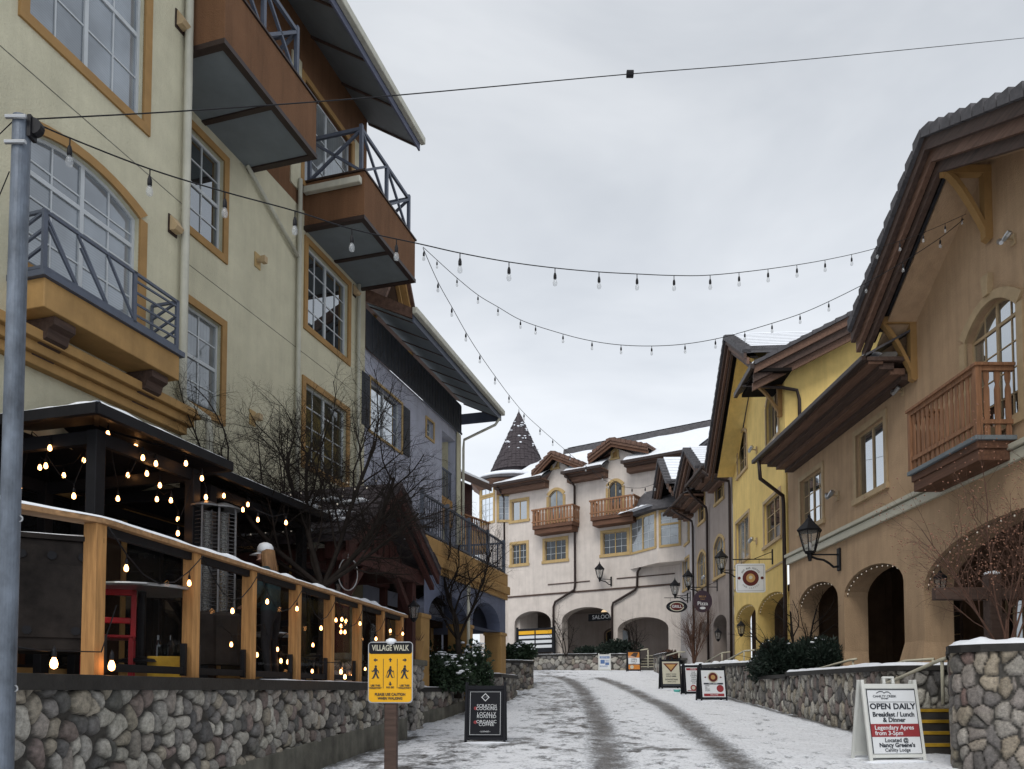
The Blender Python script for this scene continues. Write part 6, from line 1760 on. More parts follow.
def b_or(R_, T, D_, P_):
    R_(0, 1, .68, 1, 'signo'); P_([(.2, .8), (.5, .98), (.9, .98), (.7, .7)], 'dkwood', .034); T('LOUNGE', .3, .74, .09, 'signw'); T('OPEN', .5, .58, .11); T('DAILY', .5, .46, .11); T('11-9', .5, .36, .08)
    R_(0, 1, .28, .32, 'ink'); R_(0, 1, 0, .27, 'signo'); D_(.3, .13, .09, 'signcream', d=.034)
aframe('sandwich_board', 'orange and white poster board before the far steps', 633.5, 672, 38.5, 1.1, .66, M['signk'], .0, b_or, handle=False)
def b_bl(R_, T, D_, P_):
    R_(.02, .98, .8, .97, 'signb'); T('RENTALS', .5, .885, .1, 'signw'); R_(.08, .5, .4, .7, 'signb'); R_(.55, .92, .3, .5, 'signb'); T('SKI', .74, .62, .13, 'signb'); T('BOARD', .4, .2, .12, 'signb')
aframe('sandwich_board', 'pale blue and white board leaning by the far stone wall', 604.5, 671, 39.5, .92, .62, M['white'], -.05, b_bl, handle=False)
# teal bowl near the boards
p = pt(677, 689, 26.6)
bw = thing('bowl', 'small teal bowl lying in the snow between the sandwich boards', 'bowl', (p.x, p.y, gz(p.y)), 0)
m = MB(); m.lathe([(.09, 0), (.13, .09), (.12, .09), (.08, .02)], 16); m.build('bowl_body', M['teal'], bw, smooth=True)

# ================================================================== VILLAGE WALK SIGN
p = pt(391, 769, 9.6)
vs_ = thing('walk_sign', 'yellow village walk sign with walking figures on a brown post', 'sign', (p.x, p.y, gz(p.y)), 0)
vs_.rotation_euler = (0, 0, -.06)
def vz(py): return pt(391, py, 9.6).z - gz(p.y)
zs0, zs1 = vz(703), vz(642); sw = 45 / 780 * 9.6
m = MB(); m.box(-.075, .075, -.06, .06, -.1, zs1 - .08); m.build('post', M['dkwood'], vs_, bevel=.012)
m = MB(); m.add([(-.15, -.13, 0), (.15, -.13, 0), (.15, .13, 0), (-.15, .13, 0), (-.08, -.065, .14), (.08, -.065, .14), (.08, .065, .14), (-.08, .065, .14)], [(0, 1, 5, 4), (1, 2, 6, 5), (2, 3, 7, 6), (3, 0, 4, 7), (4, 5, 6, 7)]); m.build('post_foot', M['dkwood'], vs_)
def rrect(x0, x1, z0, z1, r, y0, y1, n=5):
    P_ = []
    for cx_, cz_, a0 in ((x1 - r, z1 - r, 0), (x0 + r, z1 - r, pi / 2), (x0 + r, z0 + r, pi), (x1 - r, z0 + r, 1.5 * pi)):
        for k in range(n + 1): a = a0 + pi / 2 * k / n; P_.append((cx_ + r * cos(a), y0, cz_ + r * sin(a)))
    m = MB(); m.ext(P_, (0, y1 - y0, 0)); return m
X0, X1 = -sw / 2, sw / 2
rrect(X0 - .0, X1 + .0, zs0, zs1, .05, -.075, -.062).build('plate', M['steel'], vs_)
rrect(X0 + .012, X1 - .012, zs0 + .012, zs1 - .012, .045, -.079, -.0745).build('face', M['signy'], vs_)
H_ = zs1 - zs0
rrect(X0 + .012, X1 - .012, zs1 - .2 * H_, zs1 - .012, .03, -.082, -.0785).build('header', M['signk'], vs_)
def vt(s, x, z, size, mm='ink', **k): text(s, size, vs_, M[mm], Matrix.Translation((lerp(X0, X1, x), -.083, lerp(zs0, zs1, z))), **k)
vt('VILLAGE WALK', .5, .893, .10, 'signcream', bold=.0018, sx=.66)
m = MB()
for x in (.345, .655): xx = lerp(X0, X1, x); m.box(xx - .003, xx + .003, -.082, -.078, lerp(zs0, zs1, .24), lerp(zs0, zs1, .72))
m.build('divider', M['ink'], vs_)
def arrow(x, z, d):
    m = MB(); xx, zz = lerp(X0, X1, x), lerp(zs0, zs1, z); s_ = .024
    P_ = [(-1, .35), (0, .35), (0, 1), (1.1, 0), (0, -1), (0, -.35), (-1, -.35)]
    a = {'l': pi, 'r': 0, 'u': pi / 2, 'd': -pi / 2}[d]
    m.ext([(xx + s_ * (u * cos(a) - v * sin(a)), -.082, zz + s_ * (u * sin(a) + v * cos(a))) for u, v in P_], (0, .004, 0)); m.build('arrow', M['ink'], vs_)
arrow(.17, .7, 'l'); arrow(.5, .7, 'u'); arrow(.82, .7, 'r'); arrow(.5, .315, 'd')
def walker(x, z, s_, fl=1, stick=False):
    m = MB(); xx, zz = lerp(X0, X1, x), lerp(zs0, zs1, z)
    def L2(a, b, w): m.bar((xx + a[0] * s_ * fl, -.081, zz + a[1] * s_), (xx + b[0] * s_ * fl, -.081, zz + b[1] * s_), .004, w * s_, up=(0, 0, 1))
    m.blob((xx + .02 * s_, -.081, zz + .42 * s_), .085 * s_, .003, .095 * s_, 10, 6)
    L2((0, .32), (-.02, -.02), .2); L2((-.02, .0), (-.2, -.42), .11); L2((-.02, 0), (.16, -.42), .11); L2((0, .28), (.2, .05), .075); L2((.2, .05), (.28, .12), .06); L2((0, .28), (-.2, .08), .075); L2((-.2, .08), (-.24, -.06), .06); L2((-.2, -.42), (-.28, -.40), .06); L2((.16, -.42), (.26, -.43), .06)
    if stick: L2((.26, .1), (.34, -.44), .03); L2((-.24, -.06), (-.36, -.42), .03)
    m.build('pictogram', M['ink'], vs_)
walker(.17, .5, .17, -1); walker(.5, .5, .15, 1, True); walker(.82, .5, .17, 1)
for x, s1, s2 in ((.17, 'USE THIS', 'WALKWAY'), (.5, 'NO SKI', ''), (.82, 'USE THIS', 'WALKWAY')):
    vt(s1, x, .285 if s2 else .255, .03, bold=.0006); 
    if s2: vt(s2, x, .245, .03, bold=.0006)
vt('PLEASE USE CAUTION', .5, .14, .045, bold=.001, sx=.85); vt('WHEN WALKING', .5, .075, .045, bold=.001, sx=.85)
m = MB(); m.blob((0, -.05, zs1 + .0), .07, .06, .045, 10, 6, .08); m.build('snow', M['snow'], vs_, smooth=True)

# ================================================================== GREY POLE AT THE LEFT EDGE
PY_ = 4.1
pa, pb_ = pt(22, 118, PY_), pt(22, 700, PY_)
pl_ = thing('steel_pole', 'tall galvanised grey steel pole with a cable pulley at the left edge', 'pole', (pa.x, pa.y, gz(pa.y)), 0)
hh = pa.z - gz(pa.y)
m = MB(); m.lathe([(.052, 0), (.049, hh * .5), (.045, hh), (.01, hh + .004)], 20); m.build('shaft', M['pole'], pl_, smooth=False)
m = MB(); m.box(.046, .066, -.03, .03, hh - .12, hh - .0); m.tube([(.07, -.02, hh - .055), (.07, .02, hh - .055)], .045, 14); m.build('pulley', M['black'], pl_)
for z_ in (hh - .03, hh - .17):
    m = MB(); m.tube([(-.055, -.05, z_), (.055, -.05, z_)], .012, 8); m.build('bolt', M['steel'], pl_)
for z_ in (2.32, 1.42, .95):
    m = MB(); m.tube([(.05 + .016 * cos(a), 0, z_ + .016 * sin(a)) for a in [2 * pi * k / 10 for k in range(11)]], .004, 5); m.build('eye_ring', M['steel'], pl_)
m = MB(); m.tube([(-.05, .0, hh - .02), (-.4, .3, hh + .05), (-2.2, 1.8, hh + .5)], .003, 5); m.tube([(-.06, 0, hh - .3), (-.3, .2, hh - .45), (-2, 1.2, hh - .9)], .003, 5); m.build('guy_wire', M['black'], pl_)

# ================================================================== OVERHEAD STRINGS
def along(P0, P1, guide):
    """points above the plan line P0-P1 at the picture positions listed: gives the real sagging curve"""
    a = Vector((P0.x, P0.y)); b = Vector((P1.x, P1.y)); out = []
    for px, py in guide:
        d = ray(px, py); k = d.x / d.y          # x = k y
        # a + t (b-a): x = k y
        t = (a.x - k * a.y) / (k * (b.y - a.y) - (b.x - a.x))
        x, y = a.x + t * (b.x - a.x), a.y + t * (b.y - a.y)
        out.append(Vector((x, y, d.z / d.y * y)))
    return out
def smooth(P_, n=6):
    o = []
    for i in range(len(P_) - 1):
        p0 = P_[max(i - 1, 0)]; p1 = P_[i]; p2 = P_[i + 1]; p3 = P_[min(i + 2, len(P_) - 1)]
        for k in range(n):
            t = k / n; o.append(.5 * ((2 * p1) + (p2 - p0) * t + (2 * p0 - 5 * p1 + 4 * p2 - p3) * t * t + (3 * p1 - p0 - 3 * p2 + p3) * t ** 3))
    return o + [P_[-1]]
def at_x(curve, px):
    best = None
    for p, q in zip(curve, curve[1:]):
        for k in range(4):
            r = p.lerp(q, k / 4); a = Vector(r); X_ = a.x; 
            # project
            dz = a.y * cos(PIT) + a.z * sin(PIT); sx_ = CX + FOC * a.x / dz
            e = abs(sx_ - px)
            if best is None or e < best[0]: best = (e, r)
    return best[1]
S0 = pt(31, 121, PY_); S1 = pt(966, 214, 14.2)
g1_ = [(31, 121), (70, 138), (150, 169), (225, 192), (295, 211), (352, 229), (420, 244), (460, 253), (509, 262), (555, 268), (599, 272), (637, 274), (674, 275.5), (712, 275), (768, 269), (825, 260), (877, 248), (925, 232), (966, 214)]
c1_ = smooth(along(S0, S1, g1_))
string_light('long string of unlit bulbs from the grey pole across to the tan gable', c1_, [at_x(c1_, x) for x in (70, 150, 225, 295, 352, 397, 460, 509, 555, 599, 637, 674, 710, 740, 768, 797, 825, 852, 877, 900, 924, 946, 962)], r=.0045, scale=.68, hang=.06)
A_ = LB.w(.25, 1.45, 10.55)
A_ = pt(423, 247, 17.2)
g2_ = [(423, 247), (437, 260), (457, 278), (478, 295), (498, 307), (523, 321), (563, 334), (592, 341), (621, 345), (653, 346), (685, 344), (720, 338), (760, 327), (800, 314), (830, 301), (866, 283), (903, 262), (940, 238), (964, 219)]
c2_ = smooth(along(A_, pt(964, 219, 14.25), g2_))
string_light('second, lower sagging string of unlit bulbs from the balcony corner to the tan gable', c2_, [at_x(c2_, x) for x in (437, 457, 478, 498, 521, 536, 563, 592, 621, 652, 685, 716, 745, 772, 800, 829, 866, 903, 940)], r=.007, scale=.88, hang=.06)
g3_ = [(423, 248), (438, 282), (453, 309), (467, 334), (481, 356), (495, 376), (509, 395), (524, 413), (540, 428), (556, 442), (580, 462), (600, 474), (625, 486)]
E3 = pt(625, 486, 44)
c3_ = smooth(along(A_, E3, g3_))
string_light('third string of unlit bulbs descending steeply from balcony corner to pink building', c3_, [at_x(c3_, x) for x in (424, 438, 452, 466, 480, 495, 509, 524, 540, 553, 570, 586, 602)], r=.008, scale=1.15, hang=.07)
g4_ = [(36, 119), (200, 110), (400, 95), (630, 74), (800, 60), (1024, 38), (1100, 30)]
cb = thing('steel_cable', 'bare steel cable crossing the sky from the grey pole to the upper right', 'cable', S0, 0)
c4_ = smooth(along(pt(36, 119, PY_), pt(1100, 30, 13), g4_))
m = MB(); m.tube([q - S0 for q in c4_], .004, 5); k_ = at_x(c4_, 630) - S0; m.build('wire', M['black'], cb, smooth=True)
m = MB(); m.tube([k_ - Vector((.03, 0, 0)), k_ + Vector((.03, 0, 0))], .03, 8); m.build('clamp', M['black'], cb)
g5_ = [(728, 478), (700, 470), (670, 462), (640, 470), (612, 476), (600, 468), (593, 472)]
c5_ = smooth([pt(728, 440, 31), pt(712, 456, 34), pt(700, 470, 37), pt(676, 480, 40), pt(655, 484, 42), pt(640, 488, 42.5), pt(620, 486, 43), pt(600, 478, 44), pt(592, 470, 44.5)])
string_light('short string of unlit bulbs near the eaves at the street bend', c5_, [at_x(c5_, x) for x in (720, 706, 694, 682, 668, 655, 645, 632, 620, 608)], r=.012, scale=1.9, hang=.09)

# ================================================================== HANGING SIGNS AND LANTERNS
def hang_sign(name, label, F, uz_, out, w, h, mm, shape, deco, border=None, hangz=.12, barz=.28):
    u, z = uz_
    t = thing(name, label, 'sign', F.w(u, 0, 0), F.rz + pi / 2 * -1, 'hanging shop signs')
    # local: x points out from the wall (-? handled), y away from the viewer
    t.rotation_euler = (0, 0, atan2(F.n.y, F.n.x))
    # now local x = outward from the wall; the viewer (street side, nearer) looks along local -y or +y
    fy = 1 if (Matrix.Rotation(t.rotation_euler.z, 3, 'Z') @ Vector((0, 1, 0))).y < 0 else -1
    c = out
    zt = z + h / 2 + hangz
    m = MB(); m.bar((.02, 0, zt + .03), (out + w / 2 + .1, 0, zt + .03), .03); m.bar((.02, 0, zt + barz), (out - w * .1, 0, zt + .03), .022); m.box(0, .03, -.05, .05, zt - .15, zt + barz + .08)
    for x in (out - w * .3, out + w * .3): m.bar((x, 0, zt + .03), (x, 0, z + h / 2 - .03), .012)
    m.build('bracket', M['black'], t)
    if shape == 'ellipse':
        P_ = [(c + w / 2 * cos(2 * pi * k / 28), -.02, z + h / 2 * sin(2 * pi * k / 28)) for k in range(28)]; m = MB(); m.ext(P_, (0, .04, 0)); m.build('board', M[mm], t)
    else:
        rrect(c - w / 2, c + w / 2, z - h / 2, z + h / 2, .07, -.02, .02).build('board', M[mm], t)
    Mx = Matrix.Translation((c, fy * .022, z)) @ (Matrix.Rotation(pi, 4, 'Z') if fy > 0 else Matrix.Identity(4))
    def disc(r, mm2, d=.004, rx=1, cx_=0, cz_=0, n=26):
        q = MB(); q.ext([(cx_ + r * rx * cos(2 * pi * k / n), 0, cz_ + r * sin(2 * pi * k / n)) for k in range(n)], (0, -d, 0)); q.xf(Mx); q.build('print', M[mm2], t)
    def txt(s, x, z_, size, mm2, rot=0, **k): text(s, size, t, M[mm2], Mx @ Matrix.Translation((x, -.006, z_)) @ Matrix.Rotation(-rot, 4, 'Y'), **k)
    def rc(x0, x1, z0, z1, mm2, d=.004): q = MB(); q.box(x0, x1, -d, 0, z0, z1); q.xf(Mx); q.build('print', M[mm2], t)
    deco(disc, txt, rc)
    return t
def arc_text(txt, s, r, size, mm, a0, a1, flip=False):
    for k, ch in enumerate(s):
        if ch == ' ': continue
        a = lerp(a0, a1, k / max(1, len(s) - 1)); 
        txt(ch, r * cos(a), r * sin(a), size, mm, rot=(a - pi / 2) if not flip else (a + pi / 2))
def d_bear(disc, txt, rc):
    for a, b, c, d in ((-.44, .44, .43, .437), (-.44, .44, -.437, -.43), (-.44, -.433, -.43, .43), (.433, .44, -.43, .43)): rc(a, b, c, d, 'ink')
    disc(.27, 'dkred', .004); disc(.15, 'goldp', .007); disc(.06, 'signcream', .009, cz_=.02); disc(.05, 'dkred', .006, cx_=-.38); disc(.05, 'dkred', .006, cx_=.38)
    arc_text(txt, 'HOT BAR COFFEE', .34, .075, 'ink', 2.55, .6); arc_text(txt, 'AND CREPES', .345, .06, 'ink', pi + .75, 2 * pi - .75, True)
u, z = YB.uz(772, 577)
sgw = hang_sign('hanging_sign', 'square white hanging sign with round oxblood emblem on the yellow building', YB, (YB.u(773, 570), pt(747, 577, 26).z), .75, .98, .98, 'signw', 'rect', d_bear)
def d_pizza(disc, txt, rc):
    txt('BELLA', 0, .22, .12, 'goldp'); txt('ITALIA', 0, .1, .07, 'goldp'); txt('Pizza', 0, -.1, .24, 'signw', bold=.003); disc(.06, 'signw', .006, rx=2.2, cz_=-.3)
u = GB.u(715, 590)
hang_sign('hanging_sign', 'dark plum oval hanging sign with white pizza lettering', GB, (GB.u(717.5, 595), pt(704, 600, 34.5).z), .68, .86, 1.0, 'plum', 'ellipse', d_pizza, barz=.3)
def d_oval(disc, txt, rc):
    disc(.24, 'signcream', .003, rx=1.6); disc(.2, 'dkred', .005, rx=1.6); txt('GRILL', 0, .0, .2, 'signw', bold=.003); disc(.05, 'ink', .006, rx=1.4, cx_=-.4); disc(.05, 'ink', .006, rx=1.4, cx_=.4)
hang_sign('hanging_sign', 'small wide oval hanging sign with pale lettering, farthest of the three', PB, (PB.u(690.5, 602), pt(677, 607, 40.8).z), .72, 1.1, .62, 'signk', 'ellipse', d_oval)

def lantern(label, base, out, s=1.0, group='black wall lanterns', hang=False):
    """base: world point on the wall, out: unit vector away from it"""
    t = thing('wall_lantern', label, 'lantern', base, atan2(out.y, out.x), group); t.scale = (s, s, s)
    m = MB(); m.box(0, .04, -.06, .06, -.2, .22); m.build('wall_plate', M['black'], t, bevel=.012)
    m = MB(); m.bar((.03, 0, .1), (.5, 0, .1), .025); m.tube([(.04, 0, -.12), (.12, 0, -.13), (.2, 0, -.06), (.3, 0, -.0), (.42, 0, .02), (.52, 0, .06)], .022, 7); m.tube([(.55, 0, -.02), (.55, 0, .14)], [.03, .06], 8); m.build('arm', M['black'], t, smooth=False)
    cx_ = .55
    m = MB(); n = 6
    m.lathe([(.09, .12), (.105, .16)], n, (cx_, 0, 0)); m.lathe([(.22, .52), (.235, .55), (.17, .62), (.09, .70), (.05, .76), (.03, .78)], n, (cx_, 0, 0)); m.blob((cx_, 0, .80), .03, .03, .04, 6, 4); m.tube([(cx_, 0, .82), (cx_, 0, .9)], [.012, .004], 5)
    for k in range(n):
        a = 2 * pi * k / n; m.bar((cx_ + .1 * cos(a), .1 * sin(a), .15), (cx_ + .2 * cos(a), .2 * sin(a), .53), .018)
    m.build('cage', M['black'], t)
    m = MB(); m.lathe([(.09, .16), (.185, .525)], n, (cx_, 0, 0)); m.build('lamp_glass', M['lamp'], t)
    m = MB(); m.lathe([(.02, .16), (.035, .24), (.03, .3), (.01, .33)], 8, (cx_, 0, 0)); m.build('bulb', M['signw'], t, smooth=True)
    return t
uu, zz = TB.uz(840, 560)
lantern('large black coach lantern on a scrolled arm on the tan wall', TB.w(uu, 0, zz), TB.n, 1.45)
uu, zz = FB.uz(611.5, 580)
lantern('black lantern on the pink wall between two downspouts', FB.w(uu, .0, zz - .1), (FB.n + FB.x * .9).normalized(), 1.35)
uu, zz = YB.uz(738, 573)
lantern('black lantern half hidden behind the square white hanging sign', YB.w(uu, 0, zz), YB.n, 1.2)
uu, zz = GB.uz(702.5, 590); lantern('black lantern behind the plum hanging sign', GB.w(uu, 0, zz), GB.n, 1.25)
uu, zz = PB.uz(688, 598); lantern('black lantern above the farthest oval sign', PB.w(uu, 0, zz), PB.n, 1.25)
def pendant(label, p, s=1.0):
    t = thing('pendant_lantern', label, 'lantern', p, 0, 'black pendant lanterns in the arches'); t.scale = (s,) * 3
    m = MB(); m.tube([(0, 0, 0), (0, 0, -.15)], .01, 5); m.lathe([(.02, -.1), (.06, -.16), (.15, -.24), (.155, -.27)], 6); m.lathe([(.09, -.55), (.06, -.62), (.015, -.66)], 6)
    for k in range(6): a = 2 * pi * k / 6; m.bar((.14 * cos(a), .14 * sin(a), -.26), (.09 * cos(a), .09 * sin(a), -.56), .016)
    m.build('cage', M['black'], t)
    m = MB(); m.lathe([(.125, -.27), (.08, -.55)], 6); m.build('lamp_glass', M['lamp'], t)
pendant('black lantern hanging at the jamb of the big tan arch', pt(940, 566, 15.9), .95)
pendant('black lantern hanging in the farther yellow arch', pt(741, 618, 28.5), 1.05)
pendant('black lantern hanging on the nearer taupe arch', pt(718, 626, 34.5), 1.05)
pendant('pale glass lantern at the red porch post', pt(414, 596, 15.6), .8)
pendant('black lantern with pale glass in front of the tree trunk', pt(340, 572, 13.3), .8)

# little twin spotlights on the right walls
def spot(label, F, px, py, s=1):
    u, z = F.uz(px, py); t = thing('wall_spotlight', label, 'spotlight', F.w(u, 0, z), F.rz, 'twin spotlights on the right hand walls'); t.scale = (s,) * 3
    m = MB(); m.box(-.06, .06, .003, .03, -.1, .1); m.bar((0, .03, 0), (0, .16, .02), .03); m.build('mount', M['trimb'], t)
    for sx_ in (-1, 1):
        m = MB(); m.lathe([(.04, -.09), (.055, 0), (.055, .08), (.04, .09)], 10); m.xf(Matrix.Translation((sx_ * .1, .2, .02)) @ Matrix.Rotation(sx_ * .9, 4, 'Y') @ Matrix.Rotation(.3, 4, 'X')); m.build('lamp_head', M['steel'], t)
spot('twin silver spotlight between the two tan wall windows', TB, 838, 496, 1.2); spot('small spotlight under the lower tan bracket', TB, 903, 392, .9); spot('stacked pale wall lights below the upper tan bracket', TB, 1014, 240, .9)
spot('twin silver spotlight on the yellow wall under its arched window', YB, 757, 450, 1.2); spot('twin spotlight on the yellow wall between two lower windows', YB, 757, 541, 1.2); spot('twin silver spotlight on the taupe wall', GB, 708, 578, 1.2)

# fairy lights round the arches
def fairy(label, F, a, y=-.08, n=17, wire=True):
    c = (a['u0'] + a['u1']) / 2; h = (a['u1'] - a['u0']) / 2; r = a['rise']; zc_ = a['z1'] - r
    t = thing('fairy_lights', label, 'fairy lights', F.w(c, y, zc_), F.rz, 'fairy light strings edging the arches')
    P_ = [(-(h - .03) * cos(pi * k / n), 0, (r - .04) * sin(pi * k / n)) for k in range(n + 1)]
    m = MB(); m.tube(P_, .006, 4); m.build('wire', M['black'], t)
    proto = MB(); proto.blob((0, 0, -.02), .013, .013, .019, 6, 4); o = proto.build('bulb', M['warm2'], t); o.location = P_[1]
    for k in range(2, n): q = o.copy(); COL.objects.link(q); q.parent = t; q.location = P_[k]
fairy('fairy lights edging the big near tan arch', TB, A1, n=24); fairy('fairy lights edging the middle tan arch', TB, A2); fairy('fairy lights edging the farthest tan arch', TB, A3); fairy('fairy lights edging the nearer yellow arch', YB, YA1); fairy('fairy lights edging the farther yellow arch', YB, YA2)
for k, a in enumerate(ops if False else []): pass

# timber arbor post at the right
p = pt(994, 655, 12.6)
ab = thing('timber_post', 'weathered red brown timber post with crossbeam and snow tuft in front of the tan arch', 'post', (p.x, p.y, .3), 0)
z0 = pt(994, 574, 12.6).z - .3
m = MB(); m.box(-.1, .1, -.1, .1, 0, z0); m.build('post', M['dkwood'], ab, bevel=.015)
m = MB(); zb_ = pt(960, 594, 12.6).z - .3; m.box(-.95, -.1, -.07, .07, zb_ - .1, zb_ + .1); m.box(.1, 1.2, -.07, .07, zb_ - .1, zb_ + .1); m.build('crossbeam', M['dkwood'], ab, bevel=.012)
m = MB(); m.ext([(.1, .0, .95), (.22, 0, .95), (.16, 0, .45)], (0, .05, 0)); m.build('brace', M['dkwood'], ab)
m = MB(); m.blob((0, 0, z0 + .0), .12, .12, .05, 9, 5, .1); m.build('snow', M['snow'], ab, smooth=True)

# ================================================================== TREES, SHRUBS
def grow(mb, p, d, L_, r, lev, cfg, rnd, tips=None):
    nseg = cfg['seg'][lev]; pts = [p.copy()]; rs = [r]; cur = p.copy(); dr = d.normalized()
    r1 = r * cfg['tap'][lev]
    for i in range(nseg):
        w_ = cfg['wob'][lev]
        dr = (dr + Vector((rnd.gauss(0, w_), rnd.gauss(0, w_), rnd.gauss(0, w_) + cfg['up'][lev]))).normalized()
        cur = cur + dr * (L_ / nseg); pts.append(cur.copy()); rs.append(lerp(r, r1, (i + 1) / nseg))
    mb[0 if lev <= cfg.get('trunk', 0) else 1].tube(pts, rs, cfg['sides'][lev], cap=False)
    if tips is not None and lev >= cfg['max'] - 1: tips.append((cur.copy(), dr.copy()))
    if lev >= cfg['max']: return
    n = cfg['n'][lev]
    for k in range(n):
        t = lerp(cfg['st'][lev], 1, (k + rnd.random() * .8) / n); t = min(t, .999)
        i = int(t * nseg); f = t * nseg - i; q = pts[i].lerp(pts[i + 1], f); base = (pts[i + 1] - pts[i]).normalized()
        ax = Vector((rnd.gauss(0, 1), rnd.gauss(0, 1), rnd.gauss(0, .6))); ax = (ax - base * ax.dot(base)).normalized()
        ang = rnd.uniform(*cfg['ang'][lev]); nd = base * cos(ang) + ax * sin(ang)
        if 'bias' in cfg: nd += Vector(cfg['bias']) * .1
        grow(mb, q, nd, L_ * cfg['len'][lev] * rnd.uniform(.7, 1.2) * (1.15 - .4 * t), lerp(r, r1, t) * cfg['rr'][lev], lev + 1, cfg, rnd, tips)
def bare_tree(label, base, d0, L_, r, cfg, seed, mt='bark', name='bare_tree', snowy=0, lights=0, group='leafless trees and shrubs', trunk=None):
    t = thing(name, label, 'tree', base, 0, group); rnd = random.Random(seed); mbs = [MB(), MB()]; tips = []
    st_ = Vector((0, 0, 0))
    if trunk:
        st_ = Vector(trunk[:3]); mid = st_ * .5 + Vector((.04, .02, 0)); mbs[0].tube([(0, 0, -.1), (0, 0, .05), mid, st_, st_ + Vector((0, 0, .05))], [r * 1.7, r * 1.45, r * 1.25, r * 1.15, r * .8], 10)
    for dd in d0: grow(mbs, st_.copy(), Vector(dd[:3]), L_ * dd[3], r * (dd[4] if len(dd) > 4 else 1), 0, cfg, rnd, tips)
    mbs[0].build('trunk', M[mt], t, smooth=True); mbs[1].build('branches', M[mt], t, smooth=True)
    if snowy:
        m = MB()
        for q, dr in tips:
            if rnd.random() < snowy: m.blob(q - dr * rnd.uniform(0, .1), .018, .018, .012, 5, 3)
        m.build('snow', M['snow'], t, smooth=True)
    return t, tips
cfgA = dict(seg=[6, 6, 5, 4, 3], tap=[.55, .4, .4, .4, .5], wob=[.10, .16, .2, .25, .25], up=[.05, .04, .03, .01, 0], sides=[9, 6, 4, 3, 3], n=[9, 9, 8, 5, 0], st=[.2, .2, .15, .1, 0], ang=[(.4, .9), (.5, 1.1), (.5, 1.2), (.5, 1.2), (0, 1)], len=[.60, .58, .52, .5, .5], rr=[.55, .56, .55, .6, .6], max=4, trunk=0)
b1 = pt(318, 690, 11.9); b1.z = PATIO
bare_tree('wide spreading leafless dark tree growing through the patio between gazebo and porch', b1, [(-.15, .1, 1, 1.15, .75), (-.9, -.1, .75, 1.25, .75), (-.5, .3, .95, 1.2, .65), (.75, .1, .85, 1.0, .8), (.3, .2, 1.1, 1.15, .7), (.95, -.2, .6, .85, .6), (-.7, .3, .5, .9, .5)], 2.2, .058, cfgA, 12, snowy=0, trunk=(.05, 0, 1.5))
cfgB = dict(cfgA, n=[10, 8, 6, 4, 0], tap=[.35, .4, .4, .4, .5], ang=[(.45, .9), (.4, 1.0), (.5, 1.1), (.5, 1.2), (0, 1)], len=[.55, .5, .5, .5, .5])
b2 = pt(458, 655, 18.7); b2.z = -.1
bare_tree('leafless tree in the snowy planter before the arcade, fairy lit', b2, [(.02, 0, 1, 1.0, 1.0), (-.55, .1, .9, .75, .6), (.5, .0, .9, .8, .6), (-.3, -.3, .6, .5, .5)], 2.9, .06, cfgB, 5, snowy=0, trunk=(0, 0, 1.3))
b3 = pt(798, 655, 21.5); b3.z = .3
cfgC = dict(cfgA, n=[6, 5, 4, 3, 0], max=3)
bare_tree('small leafless tree growing behind the dark juniper at the tan building', b3, [(-.2, 0, 1, .9, 1), (.35, 0, 1, .9, .8), (-.7, -.1, .8, .9, .6)], 2.2, .045, cfgC, 8)
b4 = pt(694, 660, 32.5); b4.z = .9
cfgD = dict(cfgA, n=[7, 6, 4, 3, 0], max=3, ang=[(.2, .45), (.2, .5), (.3, .6), (.3, .6), (0, 1)], up=[.05, .08, .08, .05, 0])
bare_tree('upright brown leafless shrub behind the triangle board at the bend', b4, [(.05 * k - .2, 0, 1, .8 + .1 * (k % 3), .8) for k in range(9)], 2.0, .03, cfgD, 18, mt='twig', name='bare_shrub')
b5 = pt(1005, 640, 11.4); b5.z = .45
cfgE = dict(seg=[7, 5, 4, 3], tap=[.4, .4, .5, .5], wob=[.08, .15, .2, .2], up=[.01, .02, .0, 0], sides=[5, 4, 3, 3], n=[9, 6, 5, 0], st=[.25, .2, .2, 0], ang=[(.3, .8), (.4, .9), (.4, 1), (0, 1)], len=[.5, .5, .45, .5], rr=[.6, .6, .6, .6], max=3, trunk=0)
sb, tips = bare_tree('tall thin twiggy shrub with dry reddish berries before the big tan arch', b5, [(-.55 + .17 * k, -.1 + .03 * k, 1, .85 + .15 * ((k * 7) % 3), 1) for k in range(8)], 2.3, .016, cfgE, 33, mt='twig', name='berry_shrub')
m = MB(); rnd = random.Random(2)
for q, dr in tips:
    if q.z > .9 and rnd.random() < .45: m.blob(q, .011, .011, .011, 5, 3)
m.build('berries', M['berry'], sb, smooth=True)
b6 = pt(566, 655, 42.3); b6.z = 1.8
bare_tree('small leafless bush by the middle far arch', b6, [(-.5, 0, 1, 1), (.4, 0, 1, 1), (0, 0, 1, 1.2)], 1.8, .03, cfgC, 41, name='bare_shrub')
b7 = pt(636, 655, 41.8); b7.z = 1.8
bare_tree('small leafless bush between the far arches beside the bay', b7, [(-.6, 0, 1, 1), (.3, 0, 1, 1), (-.1, 0, 1, 1.1)], 1.5, .03, cfgC, 43, name='bare_shrub')

